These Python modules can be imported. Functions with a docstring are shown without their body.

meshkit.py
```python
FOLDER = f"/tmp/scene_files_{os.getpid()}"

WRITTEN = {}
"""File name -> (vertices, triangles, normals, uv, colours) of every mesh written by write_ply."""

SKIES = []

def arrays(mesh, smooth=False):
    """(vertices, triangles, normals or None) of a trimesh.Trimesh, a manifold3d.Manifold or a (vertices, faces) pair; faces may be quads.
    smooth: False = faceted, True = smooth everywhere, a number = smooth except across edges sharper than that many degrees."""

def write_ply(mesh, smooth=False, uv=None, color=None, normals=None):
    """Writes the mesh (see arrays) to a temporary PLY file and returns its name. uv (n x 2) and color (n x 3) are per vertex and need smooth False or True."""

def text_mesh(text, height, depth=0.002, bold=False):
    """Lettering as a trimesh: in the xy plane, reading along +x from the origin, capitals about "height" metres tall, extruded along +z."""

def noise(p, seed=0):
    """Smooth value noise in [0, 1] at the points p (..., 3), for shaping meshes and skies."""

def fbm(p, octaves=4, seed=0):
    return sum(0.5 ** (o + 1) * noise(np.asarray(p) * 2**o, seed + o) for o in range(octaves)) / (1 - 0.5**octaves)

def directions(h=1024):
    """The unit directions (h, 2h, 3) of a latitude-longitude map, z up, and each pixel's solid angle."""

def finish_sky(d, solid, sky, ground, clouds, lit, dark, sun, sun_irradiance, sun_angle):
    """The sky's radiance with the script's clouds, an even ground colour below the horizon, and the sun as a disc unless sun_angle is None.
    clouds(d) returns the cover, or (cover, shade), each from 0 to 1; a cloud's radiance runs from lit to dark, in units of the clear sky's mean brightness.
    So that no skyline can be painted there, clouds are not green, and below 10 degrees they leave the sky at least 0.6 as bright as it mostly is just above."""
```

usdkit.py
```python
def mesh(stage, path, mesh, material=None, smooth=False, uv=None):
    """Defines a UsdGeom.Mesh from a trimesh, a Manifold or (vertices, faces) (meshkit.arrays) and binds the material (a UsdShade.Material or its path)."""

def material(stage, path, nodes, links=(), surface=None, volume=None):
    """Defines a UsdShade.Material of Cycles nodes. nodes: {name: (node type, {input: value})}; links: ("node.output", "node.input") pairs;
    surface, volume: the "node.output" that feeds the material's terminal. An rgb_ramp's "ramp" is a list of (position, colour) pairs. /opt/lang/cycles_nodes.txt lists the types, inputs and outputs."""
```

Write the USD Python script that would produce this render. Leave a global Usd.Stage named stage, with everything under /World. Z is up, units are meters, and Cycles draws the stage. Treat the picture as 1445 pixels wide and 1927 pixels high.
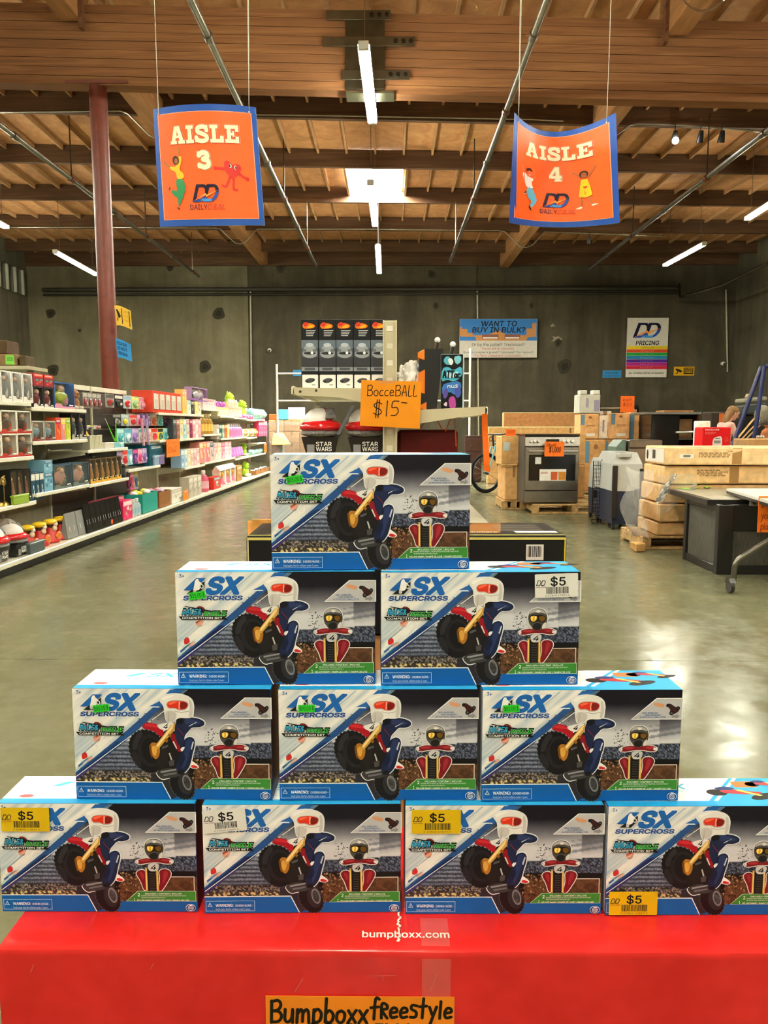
import math, random, numpy as np, trimesh, usdkit, meshkit
from pxr import Usd, UsdGeom, UsdShade, UsdLux, Gf, Sdf, Vt
from shapely.geometry import Polygon, LineString, Point, MultiPolygon, box as sbox
from shapely.ops import unary_union
from shapely import affinity
random.seed(7); RNG = np.random.default_rng(7)
stage = Usd.Stage.CreateInMemory()
UsdGeom.SetStageUpAxis(stage, 'Z'); UsdGeom.SetStageMetersPerUnit(stage, 1.0)
UsdGeom.Xform.Define(stage, '/World'); UsdGeom.Scope.Define(stage, '/World/Looks')
# ---------------------------------------------------------------- camera, light levels, exposure
IW, IH, FPX = 1445.0, 1927.0, 1447.0
HC = 1.25                                     # camera height
PITCH = math.atan((963.5 - 800.0) / FPX)      # horizon at row 800
YAW = math.atan((735.0 - 722.5) / FPX)        # aisle direction meets column 735
EXPOSURE = 1.22
TUBE_POWER, SKYLIGHT_POWER = 70.0, 90.0
C0 = np.array([0.0, 0.0, HC])
_F = np.array([-math.sin(YAW) * math.cos(PITCH), math.cos(YAW) * math.cos(PITCH), -math.sin(PITCH)])
_R = np.cross(_F, [0, 0, 1]); _R /= np.linalg.norm(_R)
_U = np.cross(_R, _F)
cam = UsdGeom.Camera.Define(stage, '/World/camera')
cam.CreateHorizontalApertureAttr(36.0); cam.CreateVerticalApertureAttr(36.0 * IH / IW)
cam.CreateFocalLengthAttr(36.0 * FPX / IW); cam.CreateExposureAttr(EXPOSURE)
cam.CreateClippingRangeAttr(Gf.Vec2f(0.05, 1000))
_m = np.eye(4); _m[0, :3], _m[1, :3], _m[2, :3], _m[3, :3] = _R, _U, -_F, C0
cam.AddTransformOp().Set(Gf.Matrix4d(*_m.ravel().tolist()))
dome = UsdLux.DomeLight.Define(stage, '/World/sky_light'); dome.CreateIntensityAttr(0.05); dome.CreateColorAttr(Gf.Vec3f(1.0, 0.95, 0.85))

def ray(u, v):
    d = _F + _R * (u - IW / 2) / FPX - _U * (v - IH / 2) / FPX
    return d
def PY(u, v, y): d = ray(u, v); return C0 + d * (y / d[1])
def PZ(u, v, z): d = ray(u, v); return C0 + d * ((z - HC) / d[2])
def PX(u, v, x): d = ray(u, v); return C0 + d * (x / d[0])
def proj(p):
    r = np.asarray(p, float) - C0; z = r @ _F
    return IW / 2 + FPX * (r @ _R) / z, IH / 2 - FPX * (r @ _U) / z
# ---------------------------------------------------------------- colour, mesh builder
def lin(c):
    if isinstance(c, str):
        c = c.lstrip('#'); c = c * 2 if len(c) == 3 else c; c = [int(c[i:i + 2], 16) for i in (0, 2, 4)]
    c = np.asarray(c, float)
    if c.max() > 1.0001: c = c / 255.0
    return np.where(c <= 0.04045, c / 12.92, ((c + 0.055) / 1.055) ** 2.4)

class MB:
    """collects shapes with a colour each and builds them as ONE mesh with the vertex colour Cd"""
    def __init__(s): s.v, s.f, s.n, s.c, s.k = [], [], [], [], 0
    def raw(s, v, f, n, c):
        v = np.asarray(v, float); f = np.asarray(f, int)
        c = np.asarray(c, float); c = np.broadcast_to(c, (len(v), 3)) if c.ndim == 1 else c
        s.v.append(v); s.f.append(f + s.k); s.n.append(np.broadcast_to(n, v.shape)); s.c.append(c); s.k += len(v); return s
    def add(s, m, col='#888888', smooth=35, T=None):
        if T is not None: m = m.copy(); m.apply_transform(T)
        if smooth:
            v, f, n = meshkit.arrays(m, smooth)
        else:
            v, f, _ = meshkit.arrays(m); v = v[f].reshape(-1, 3); f = np.arange(len(v)).reshape(-1, 3)
            n = np.cross(v[1::3] - v[0::3], v[2::3] - v[0::3]); n /= np.linalg.norm(n, axis=1, keepdims=True) + 1e-20; n = np.repeat(n, 3, 0)
        return s.raw(v, f, n, lin(col))
    def box(s, x0, x1, y0, y1, z0, z1, col='#888888', bev=0.0, T=None):
        return s.add(bevbox(x0, x1, y0, y1, z0, z1, bev), col, 0, T)
    def flat(s, shape, z, col, T=None):
        """a flat shapely shape in the local x-z plane, facing -y, pushed out by z along -y"""
        v, f = tri2(shape)
        if len(v) == 0: return s
        return s.flat2(v, f, z, col, T)
    def flat2(s, v, f, z, col, T=None):
        v3 = np.stack([v[:, 0], np.full(len(v), -z), v[:, 1]], 1)
        a = np.cross(v3[f[:, 1]] - v3[f[:, 0]], v3[f[:, 2]] - v3[f[:, 0]])[:, 1]
        f = np.where((a > 0)[:, None], f[:, ::-1], f)
        n = np.array([0, -1.0, 0])
        if T is not None: v3 = v3 @ T[:3, :3].T + T[:3, 3]; n = T[:3, :3] @ n
        return s.raw(v3, f, n, col if isinstance(col, np.ndarray) and col.ndim == 2 else lin(col))
    def tube(s, pts, r, col, sides=8, cap=True):
        return s.add(tube(pts, r, sides, cap), col, 50)
    def sph(s, c, r, col, sub=2, scale=(1, 1, 1)):
        m = trimesh.creation.icosphere(sub, 1.0); m.apply_scale(np.asarray(scale, float) * r); m.apply_translation(c); return s.add(m, col, True)
    def cyl(s, a, b, r, col, sides=20):
        return s.add(cyl(a, b, r, sides), col, 40)
    def join(s, o, T=None):
        for v, f, n, c in zip(o.v, o.f, o.n, o.c):
            k = v.shape[0]
            base = f.min() if len(f) else 0
            off = None
        k0 = 0
        for v, f, n, c in zip(o.v, o.f, o.n, o.c):
            if T is not None: v2 = v @ T[:3, :3].T + T[:3, 3]; n2 = n @ T[:3, :3].T
            else: v2, n2 = v, n
            s.raw(v2, f - k0, n2, c); k0 += len(v)
        return s
    def bounds(s): v = np.vstack(s.v); return v.min(0), v.max(0)

def bevbox(x0, x1, y0, y1, z0, z1, bev=0.0):
    e = np.array([x1 - x0, y1 - y0, z1 - z0]); c = np.array([x0 + x1, y0 + y1, z0 + z1]) / 2
    if bev <= 0:
        m = trimesh.creation.box(e); m.apply_translation(c); return m
    b = min(bev, e.min() * 0.45); h = e / 2; P = []
    for k in range(3):
        for sx in (-1, 1):
            for sy in (-1, 1):
                for sz in (-1, 1):
                    g = h - b; g = g.copy(); g[k] = h[k]
                    P.append(c + g * [sx, sy, sz])
    m = trimesh.convex.convex_hull(np.array(P)); return m
def hull(pts): return trimesh.convex.convex_hull(np.asarray(pts, float))
def tube(pts, r, sides=8, cap=True):
    p = np.asarray(pts, float); n = len(p); r = np.broadcast_to(r, (n,))
    t = np.gradient(p, axis=0); t /= np.linalg.norm(t, axis=1, keepdims=True) + 1e-12
    up = np.array([0, 0, 1.0]) if abs(t[0, 2]) < 0.9 else np.array([1.0, 0, 0])
    a = np.cross(t[0], up); a /= np.linalg.norm(a); A = []
    for i in range(n):
        a = a - t[i] * (a @ t[i]); a /= np.linalg.norm(a) + 1e-12; A.append(a.copy())
    A = np.array(A); B = np.cross(t, A); g = np.arange(sides) * 2 * math.pi / sides
    v = (p[:, None] + r[:, None, None] * (np.cos(g)[None, :, None] * A[:, None] + np.sin(g)[None, :, None] * B[:, None])).reshape(-1, 3)
    F = []
    for i in range(n - 1):
        for j in range(sides):
            k = (j + 1) % sides; q = [i * sides + j, i * sides + k, (i + 1) * sides + k, (i + 1) * sides + j]
            F += [[q[0], q[1], q[2]], [q[0], q[2], q[3]]]
    if cap:
        v = np.vstack([v, p[0], p[-1]]); c0, c1 = n * sides, n * sides + 1
        for j in range(sides):
            k = (j + 1) % sides; F += [[c0, k, j], [c1, (n - 1) * sides + j, (n - 1) * sides + k]]
    m = trimesh.Trimesh(v, np.array(F), process=False)
    if m.volume < 0: m.invert()
    return m
def cyl(a, b, r, sides=20): return tube([a, b], r, sides)
def lathe(profile, sides=24):
    """profile [(r, z)...] from bottom to top"""
    p = np.asarray(profile, float); n = len(p); g = np.arange(sides) * 2 * math.pi / sides
    v = np.stack([p[:, None, 0] * np.cos(g), p[:, None, 0] * np.sin(g), np.broadcast_to(p[:, 1:2], (n, sides))], -1).reshape(-1, 3)
    F = []
    for i in range(n - 1):
        for j in range(sides):
            k = (j + 1) % sides; F += [[i * sides + j, i * sides + k, (i + 1) * sides + k], [i * sides + j, (i + 1) * sides + k, (i + 1) * sides + j]]
    m = trimesh.Trimesh(v, np.array(F), process=True); m.update_faces(m.nondegenerate_faces()); return m
def tri2(shape):
    V, F, k = [], [], 0
    for g in getattr(shape, 'geoms', [shape]):
        if g.is_empty or g.geom_type != 'Polygon' or g.area < 1e-10: continue
        v, f = trimesh.creation.triangulate_polygon(g, engine='earcut'); V.append(v); F.append(f + k); k += len(v)
    return (np.vstack(V), np.vstack(F)) if V else (np.zeros((0, 2)), np.zeros((0, 3), int))
def poly(*p): q = Polygon(p); return q if q.is_valid else q.buffer(0)
def rect(x0, y0, x1, y1): return sbox(min(x0, x1), min(y0, y1), max(x0, x1), max(y0, y1))
def ell(cx, cy, rx, ry, rot=0): return affinity.rotate(affinity.scale(Point(cx, cy).buffer(1.0, 12), rx, ry), rot)
def stroke(pts, w): return LineString(pts).buffer(w / 2, 4)
def smooth_poly(pts, it=2):
    p = np.asarray(pts, float)
    for _ in range(it):
        q = np.roll(p, -1, 0); p = np.stack([0.75 * p + 0.25 * q, 0.25 * p + 0.75 * q], 1).reshape(-1, 2)
    return poly(*p)
_TX = {}
def text2(s, bold=False):
    """flat lettering as (vertices, faces) in units of the capital height, baseline 0, starting at x = 0"""
    if (s, bold) not in _TX:
        m = meshkit.text_mesh(s, 1.0, 0.1, bold); f = m.faces[m.face_normals[:, 2] > 0.9]
        u, inv = np.unique(f, return_inverse=True); v = m.vertices[u][:, :2]; v = v - [v[:, 0].min(), 0]
        _TX[(s, bold)] = (v, inv.reshape(-1, 3))
    return _TX[(s, bold)]
def text(mb, s, x, z, w, h, col, lay, bold=True, shear=0.0, T=None, align='l', grow=0.0):
    """writes s with baseline-left at x, z, w wide (None: natural) and capitals h tall"""
    v, f = text2(s, bold); k = v[:, 0].max(); sx = h if w is None else w / k
    q = np.stack([v[:, 0] * sx + v[:, 1] * h * shear, v[:, 1] * h], 1)
    if align == 'c': q[:, 0] -= k * sx / 2
    if align == 'r': q[:, 0] -= k * sx
    mb.flat2(q + [x, z], f, lay, col, T)
# ---------------------------------------------------------------- materials
MAT = {}
def mat(name, nodes, links, surface='p.BSDF', volume=None):
    MAT[name] = usdkit.material(stage, '/World/Looks/' + name, nodes, links, surface=surface, volume=volume); return MAT[name]
def vc(name, rough=0.5, gain=1.0, metallic=0.0, spec=0.5, amt=0.12, scale=30.0, bump=0.0, bscale=120.0, coat=0.0, **kw):
    """a procedural look whose colour is the vertex colour Cd, varied a little by noise"""
    nodes = {'a': ('attribute', {'attribute': 'Cd'}), 'tc': ('texture_coordinate', {}), 'n': ('noise_texture', {'scale': scale, 'detail': 1.0}),
             'mr': ('map_range', {'from_min': 0.3, 'from_max': 0.7, 'to_min': gain * (1.0 - amt), 'to_max': gain * (1.0 + amt)}),
             'hs': ('vector_math', {'math_type': 'scale'}),
             'p': ('principled_bsdf', {'roughness': rough, 'metallic': metallic, 'specular_ior_level': spec, 'coat_weight': coat, **kw})}
    links = [('tc.object', 'n.vector'), ('n.fac', 'mr.value'), ('a.vector', 'hs.vector1'), ('mr.result', 'hs.scale'), ('hs.vector', 'p.base_color')]
    if bump:
        nodes['n2'] = ('noise_texture', {'scale': bscale, 'detail': 0.0}); nodes['b'] = ('bump', {'strength': bump, 'distance': 0.01})
        links += [('tc.object', 'n2.vector'), ('n2.fac', 'b.height'), ('b.normal', 'p.normal')]
    return mat(name, nodes, links)
vc('print', 0.4, gain=1.12, amt=0.03, scale=18, spec=0.22)
vc('gloss', 0.16, amt=0.04, scale=9, spec=0.5)
vc('paper', 0.65, amt=0.04, scale=14, spec=0.25)
vc('card', 0.75, gain=1.55, amt=0.14, scale=14, spec=0.25, bump=0.25, bscale=60)
vc('plastic', 0.35, amt=0.05, scale=10)
vc('matte', 0.85, amt=0.12, scale=20, spec=0.2)
vc('fabric', 0.95, amt=0.22, scale=60, spec=0.1, bump=0.4, bscale=220, sheen_weight=0.3)
vc('metal', 0.32, metallic=1.0, amt=0.12, scale=6)
vc('steel', 0.22, metallic=1.0, amt=0.06, scale=3)
vc('paint', 0.42, amt=0.12, scale=12)
vc('enamel', 0.3, amt=0.05, scale=8)
vc('rawwood', 0.7, amt=0.3, scale=16, spec=0.25)
vc('skin', 0.55, amt=0.05, scale=20, subsurface_weight=0.1)
mat('clear', {'a': ('attribute', {'attribute': 'Cd'}), 't': ('transparent_bsdf', {'color': (0.97, 0.97, 0.97)}), 'g': ('glossy_bsdf', {'roughness': 0.12}), 'm': ('mix_closure', {'fac': 0.1})},
    [('a.color', 'g.color'), ('t.BSDF', 'm.closure1'), ('g.BSDF', 'm.closure2')], 'm.closure')
mat('film', {'t': ('transparent_bsdf', {'color': (0.96, 0.96, 0.95)}), 'g': ('glossy_bsdf', {'roughness': 0.15, 'color': (0.95, 0.95, 0.92)}), 'd': ('diffuse_bsdf', {'color': (0.75, 0.74, 0.7)}), 'tc': ('texture_coordinate', {}),
    'n': ('noise_texture', {'scale': 16.0, 'detail': 4.0, 'distortion': 2.0}), 'b': ('bump', {'strength': 1.0, 'distance': 0.05}), 'lw': ('layer_weight', {'blend': 0.35}), 'm': ('mix_closure', {}), 'm2': ('mix_closure', {'fac': 0.12})},
    [('tc.object', 'n.vector'), ('n.fac', 'b.height'), ('b.normal', 'g.normal'), ('lw.fresnel', 'm.fac'), ('t.BSDF', 'm.closure1'), ('g.BSDF', 'm.closure2'), ('m.closure', 'm2.closure1'), ('d.BSDF', 'm2.closure2')], 'm2.closure')
mat('tape', {'t': ('transparent_bsdf', {'color': (0.97, 0.97, 0.96)}), 'g': ('glossy_bsdf', {'roughness': 0.12}), 'd': ('diffuse_bsdf', {'color': (0.8, 0.75, 0.7)}), 'm': ('mix_closure', {'fac': 0.06}), 'm2': ('mix_closure', {'fac': 0.07})},
    [('t.BSDF', 'm.closure1'), ('g.BSDF', 'm.closure2'), ('m.closure', 'm2.closure1'), ('d.BSDF', 'm2.closure2')], 'm2.closure')
def emit(name, col, strength): return mat(name, {'e': ('emission', {'color': tuple(lin(col)), 'strength': strength})}, [], 'e.emission')
emit('tube_glow', '#fbf9e2', TUBE_POWER); emit('sky_glow', '#fffbee', SKYLIGHT_POWER); emit('spot_glow', '#f4f8ff', 60.0)
# ---------------------------------------------------------------- prims
_NAMES = {}
def numbered(parent, name):
    k = _NAMES.get((parent, name), 0); _NAMES[(parent, name)] = k + 1
    return f'{parent}/{name}' if k == 0 else f'{parent}/{name}_{k:03d}'
def tags(prim, label=None, cat=None, group=None, kind=None):
    for k, v in (('label', label), ('category', cat), ('group', group), ('kind', kind)):
        if v: prim.SetCustomDataByKey(k, v)
def _ops(x, loc, rot, scale=None):
    if loc is not None: x.AddTranslateOp().Set(Gf.Vec3d(*map(float, loc)))
    if rot is not None:
        r = (0, 0, rot) if np.ndim(rot) == 0 else rot
        if any(r): x.AddRotateXYZOp().Set(Gf.Vec3f(*map(float, r)))
    if scale is not None: x.AddScaleOp().Set(Gf.Vec3f(*map(float, scale)))
class Th:
    def __init__(s, prim): s.prim, s.path = prim, str(prim.GetPath())
def thing(name, label=None, cat=None, loc=(0, 0, 0), rot=0, group=None, kind=None):
    x = UsdGeom.Xform.Define(stage, numbered('/World', name)); _ops(x, loc, rot); tags(x.GetPrim(), label, cat, group, kind); return Th(x.GetPrim())
def _mesh(path, mb, m):
    g = UsdGeom.Mesh.Define(stage, path)
    v, f, n, c = np.vstack(mb.v), np.vstack(mb.f), np.vstack(mb.n), np.vstack(mb.c)
    used, f = np.unique(f, return_inverse=True); f = f.reshape(-1, 3); v, n, c = v[used], n[used], c[used]
    g.CreatePointsAttr(Vt.Vec3fArray.FromNumpy(v.astype(np.float32)))
    g.CreateFaceVertexCountsAttr(Vt.IntArray.FromNumpy(np.full(len(f), 3, np.int32)))
    g.CreateFaceVertexIndicesAttr(Vt.IntArray.FromNumpy(f.astype(np.int32).ravel()))
    g.CreateSubdivisionSchemeAttr('none')
    g.CreateNormalsAttr(Vt.Vec3fArray.FromNumpy(n.astype(np.float32))); g.SetNormalsInterpolation('vertex')
    UsdGeom.PrimvarsAPI(g).CreatePrimvar('Cd', Sdf.ValueTypeNames.Color3fArray, 'vertex').Set(Vt.Vec3fArray.FromNumpy(np.ascontiguousarray(c, np.float32)))
    UsdShade.MaterialBindingAPI.Apply(g.GetPrim()).Bind(MAT[m]); return g
def part(parent, name, mb, m, label=None, kind=None, loc=None, rot=None):
    if not mb.v: return None
    g = _mesh(numbered(parent.path, name), mb, m); _ops(g, loc, rot); tags(g.GetPrim(), label, None, None, kind); return Th(g.GetPrim())
def solo(name, label, cat, mb, m, loc=None, rot=None, group=None, kind=None):
    g = _mesh(numbered('/World', name), mb, m); _ops(g, loc, rot); tags(g.GetPrim(), label, cat, group, kind); return Th(g.GetPrim())
def copy(src, loc, rot=0, label=None, group=None, inst=True, cat=None):
    """a copy of a thing, with its parts, under the next number"""
    p = src.prim; was = p.GetCustomData(); base = p.GetName()
    while base[-4:-3] == '_' and base[-3:].isdigit(): base = base[:-4]
    x = UsdGeom.Xform.Define(stage, numbered('/World', base)); q = x.GetPrim()
    q.GetReferences().AddInternalReference(p.GetPath()); x.ClearXformOpOrder()
    for a in list(q.GetAttributes()):
        if a.GetName().startswith('xformOp:'): pass
    x.SetXformOpOrder([])
    r = (0, 0, rot) if np.ndim(rot) == 0 else rot
    t = Gf.Matrix4d().SetIdentity()
    for ax, d in (((1, 0, 0), r[0]), ((0, 1, 0), r[1]), ((0, 0, 1), r[2])): t = t * Gf.Matrix4d().SetRotate(Gf.Rotation(Gf.Vec3d(*ax), float(d)))
    t.SetTranslateOnly(Gf.Vec3d(*map(float, loc)))
    x.AddTransformOp(opSuffix='placed').Set(t)
    tags(q, label or was.get('label'), cat or was.get('category'), group or was.get('group'))
    if inst: q.SetInstanceable(True)
    return Th(q)
def TM(loc=(0, 0, 0), rz=0.0, rx=0.0, ry=0.0):
    a = trimesh.transformations.euler_matrix(math.radians(rx), math.radians(ry), math.radians(rz)); a[:3, 3] = loc; return a
# ================================================================ the room
YW, XL, XR, YB = 26.6, -12.3, 11.6, -9.0
DECK = 7.1
mat('concrete_floor', {'g': ('geometry', {}), 'n': ('noise_texture', {'scale': 0.55, 'detail': 4.0, 'roughness': 0.6}), 'n2': ('noise_texture', {'scale': 5.0, 'detail': 3.0, 'roughness': 0.65}),
    'mx': ('mix', {'fac': 0.35}), 'r': ('rgb_ramp', {'ramp': [(0.25, tuple(lin('#5b5c44'))), (0.5, tuple(lin('#6d6d53'))), (0.75, tuple(lin('#808064')))]}),
    'rr': ('map_range', {'from_min': 0.3, 'from_max': 0.7, 'to_min': 0.12, 'to_max': 0.30}), 'b': ('bump', {'strength': 0.03, 'distance': 0.02}),
    'p': ('principled_bsdf', {'specular_ior_level': 0.36})},
    [('g.position', 'n.vector'), ('g.position', 'n2.vector'), ('n.color', 'mx.color1'), ('n2.color', 'mx.color2'), ('mx.color', 'r.fac'), ('r.color', 'p.base_color'), ('n2.fac', 'rr.value'), ('rr.result', 'p.roughness'), ('n.fac', 'b.height'), ('b.normal', 'p.normal')])
mat('concrete_wall', {'g': ('geometry', {}), 'n': ('noise_texture', {'scale': 0.5, 'detail': 5.0, 'roughness': 0.62, 'distortion': 0.6}), 'mp': ('mapping', {'scale': (3.0, 3.0, 0.35)}),
    'n2': ('noise_texture', {'scale': 1.2, 'detail': 4.0}), 'n3': ('noise_texture', {'scale': 9.0, 'detail': 1.0}), 'mx': ('mix', {'fac': 0.4}),
    'r': ('rgb_ramp', {'ramp': [(0.28, tuple(lin('#393528'))), (0.5, tuple(lin('#545040'))), (0.72, tuple(lin('#75705a')))]}),
    'b': ('bump', {'strength': 0.3, 'distance': 0.02}), 'p': ('principled_bsdf', {'roughness': 0.85, 'specular_ior_level': 0.2})},
    [('g.position', 'n.vector'), ('g.position', 'mp.vector'), ('mp.vector', 'n2.vector'), ('g.position', 'n3.vector'), ('n.color', 'mx.color1'), ('n2.color', 'mx.color2'), ('mx.color', 'r.fac'), ('r.color', 'p.base_color'), ('n3.fac', 'b.height'), ('b.normal', 'p.normal')])
for _n, _st in (('concrete_lit', ('#4d4936', '#6b6650', '#878168')), ('concrete_shaded', ('#322d22', '#4a4536', '#686250'))):  # lit and shaded copies of one concrete, lighting put into the colour
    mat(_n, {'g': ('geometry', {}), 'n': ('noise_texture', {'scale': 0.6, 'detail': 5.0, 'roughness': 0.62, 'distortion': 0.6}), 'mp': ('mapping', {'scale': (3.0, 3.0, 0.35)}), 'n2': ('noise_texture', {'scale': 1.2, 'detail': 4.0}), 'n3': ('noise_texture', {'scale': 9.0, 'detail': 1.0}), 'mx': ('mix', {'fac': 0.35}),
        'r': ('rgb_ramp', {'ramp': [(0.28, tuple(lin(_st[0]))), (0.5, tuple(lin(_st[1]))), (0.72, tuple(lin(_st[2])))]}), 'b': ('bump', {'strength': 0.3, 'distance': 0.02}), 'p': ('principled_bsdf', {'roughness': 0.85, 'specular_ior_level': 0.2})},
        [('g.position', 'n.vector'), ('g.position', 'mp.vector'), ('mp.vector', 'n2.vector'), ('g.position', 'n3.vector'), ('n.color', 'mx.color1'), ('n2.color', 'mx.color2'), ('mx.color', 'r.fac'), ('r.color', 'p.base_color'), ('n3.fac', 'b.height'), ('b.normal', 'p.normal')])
def wood(name, stops, scale=(1, 1, 1), nscale=2.0, rough=0.75):
    mat(name, {'tc': ('texture_coordinate', {}), 'mp': ('mapping', {'scale': scale}), 'n': ('noise_texture', {'scale': nscale, 'detail': 3.5, 'roughness': 0.6, 'distortion': 1.2}),
        'n2': ('noise_texture', {'scale': 0.45, 'detail': 2.0}), 'mx': ('mix', {'fac': 0.35}), 'r': ('rgb_ramp', {'ramp': [(p, tuple(lin(c))) for p, c in stops]}), 'b': ('bump', {'strength': 0.2, 'distance': 0.01}),
        'p': ('principled_bsdf', {'roughness': rough, 'specular_ior_level': 0.25})},
        [('tc.object', 'mp.vector'), ('mp.vector', 'n.vector'), ('tc.object', 'n2.vector'), ('n.color', 'mx.color1'), ('n2.color', 'mx.color2'), ('mx.color', 'r.fac'), ('r.color', 'p.base_color'), ('n.fac', 'b.height'), ('b.normal', 'p.normal')])
wood('plywood', [(0.3, '#8d6340'), (0.5, '#b28053'), (0.7, '#cf9f6c')], (1.0, 1.0, 1.0), 2.4)
wood('beam_across', [(0.3, '#63442a'), (0.5, '#845836'), (0.7, '#a5764a')], (0.35, 3.0, 7.0), 1.6)
wood('purlin_wood', [(0.3, '#3d2b1d'), (0.5, '#553c28'), (0.7, '#72553a')], (0.35, 3.0, 7.0), 1.6)
wood('beam_along', [(0.3, '#76512f'), (0.5, '#9d6f44'), (0.7, '#bd8d5c')], (3.0, 0.35, 7.0), 1.6)
wood('joist_wood', [(0.3, '#80603f'), (0.5, '#a47c54'), (0.7, '#c29a6c')], (3.0, 0.5, 3.0), 2.0)

fl = thing('floor', 'polished olive grey concrete warehouse floor with faint light reflections', None, kind='structure')
part(fl, 'sub_base', MB().box(XL - .2, XR + .2, YB - .2, YW + .2, -.14, -.05, '#3a3930'), 'matte')
_gx, _gy = [XL - .2, -5.9, .2, 6.3, XR + .2], [YB - .2, -2.1, 4.0, 10.1, 16.2, 22.3, YW + .2]
for a, b in zip(_gx[:-1], _gx[1:]):
    for c, d in zip(_gy[:-1], _gy[1:]): part(fl, 'slab', MB().box(a + .0025, b - .0025, c + .0025, d - .0025, -.05, 0), 'concrete_floor')
wb = thing('wall_back', 'dark stained tilt-up concrete back wall of the warehouse', None, kind='structure')
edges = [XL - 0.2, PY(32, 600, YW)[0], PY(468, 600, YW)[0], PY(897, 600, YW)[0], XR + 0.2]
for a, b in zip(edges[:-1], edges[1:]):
    part(wb, 'concrete_panel', MB().box(a + 0.012, b - 0.012, YW, YW + 0.2, 0, DECK + 0.6, bev=0.01), 'concrete_lit' if b < 0 and a < -6 or b < -6 else 'concrete_shaded')  # lighter copy on the left panels paints in the stronger light there
part(wb, 'joint_filler', MB().box(XL, XR, YW + 0.03, YW + 0.15, 0, DECK + 0.5, '#4c4738'), 'matte')
for u, v, r in ((95, 590, .16), (100, 697, .2), (412, 590, .2), (528, 500, .2), (385, 690, .2), (1062, 690, .24), (812, 516, .14), (150, 622, .06), (320, 500, .15), (820, 575, .1), (1000, 575, .08), (1050, 645, .12)):
    p = PY(u, v, YW); s = smooth_poly([(r * (1 + .16 * math.sin(3 * k + u)) * math.cos(k), r * (1.1 + .16 * math.cos(2 * k + v)) * math.sin(k)) for k in np.linspace(0, 6.283, 19)[:-1]])
    part(wb, 'patch_stain', MB().flat(s, 0.004, '#3a362a', TM(p)).flat(affinity.scale(s, .5, .5), 0.006, '#2c291f', TM(p)), 'matte')
for u, v, w, h in ((1045, 638, .25, .18), (1040, 612, .1, .1), (205, 565, .5, .3), (215, 600, .35, .3)):
    p = PY(u, v, YW); s = smooth_poly([(w * (.6 + .5 * math.sin(3 * k + u)) * math.cos(k), h * (.6 + .5 * math.cos(4 * k + v)) * math.sin(k)) for k in np.linspace(0, 6.283, 11)[:-1]])
    part(wb, 'chalky_patch', MB().flat(s, 0.003, '#8b8570', TM(p)), 'matte')
def wallbox(name, label, *b): return solo(name, label, None, MB().box(*b, '#cfccc0'), 'concrete_wall' if 'photographer' not in label else 'enamel', kind='structure')
wl = wallbox('wall_left', 'left concrete wall of the warehouse', XL - 0.2, XL, YB, YW, 0, DECK + 0.6)
wallbox('wall_right', 'right concrete wall of the warehouse with pale water marks', XR, XR + 0.2, YB, YW, 0, DECK + 0.6)
wallbox('wall_front', 'unseen wall, whitened to bounce light, behind the photographer', XL, XR, YB - 0.2, YB, 0, DECK + 0.6)  # given pale enamel so that it bounces light onto the box fronts
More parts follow.
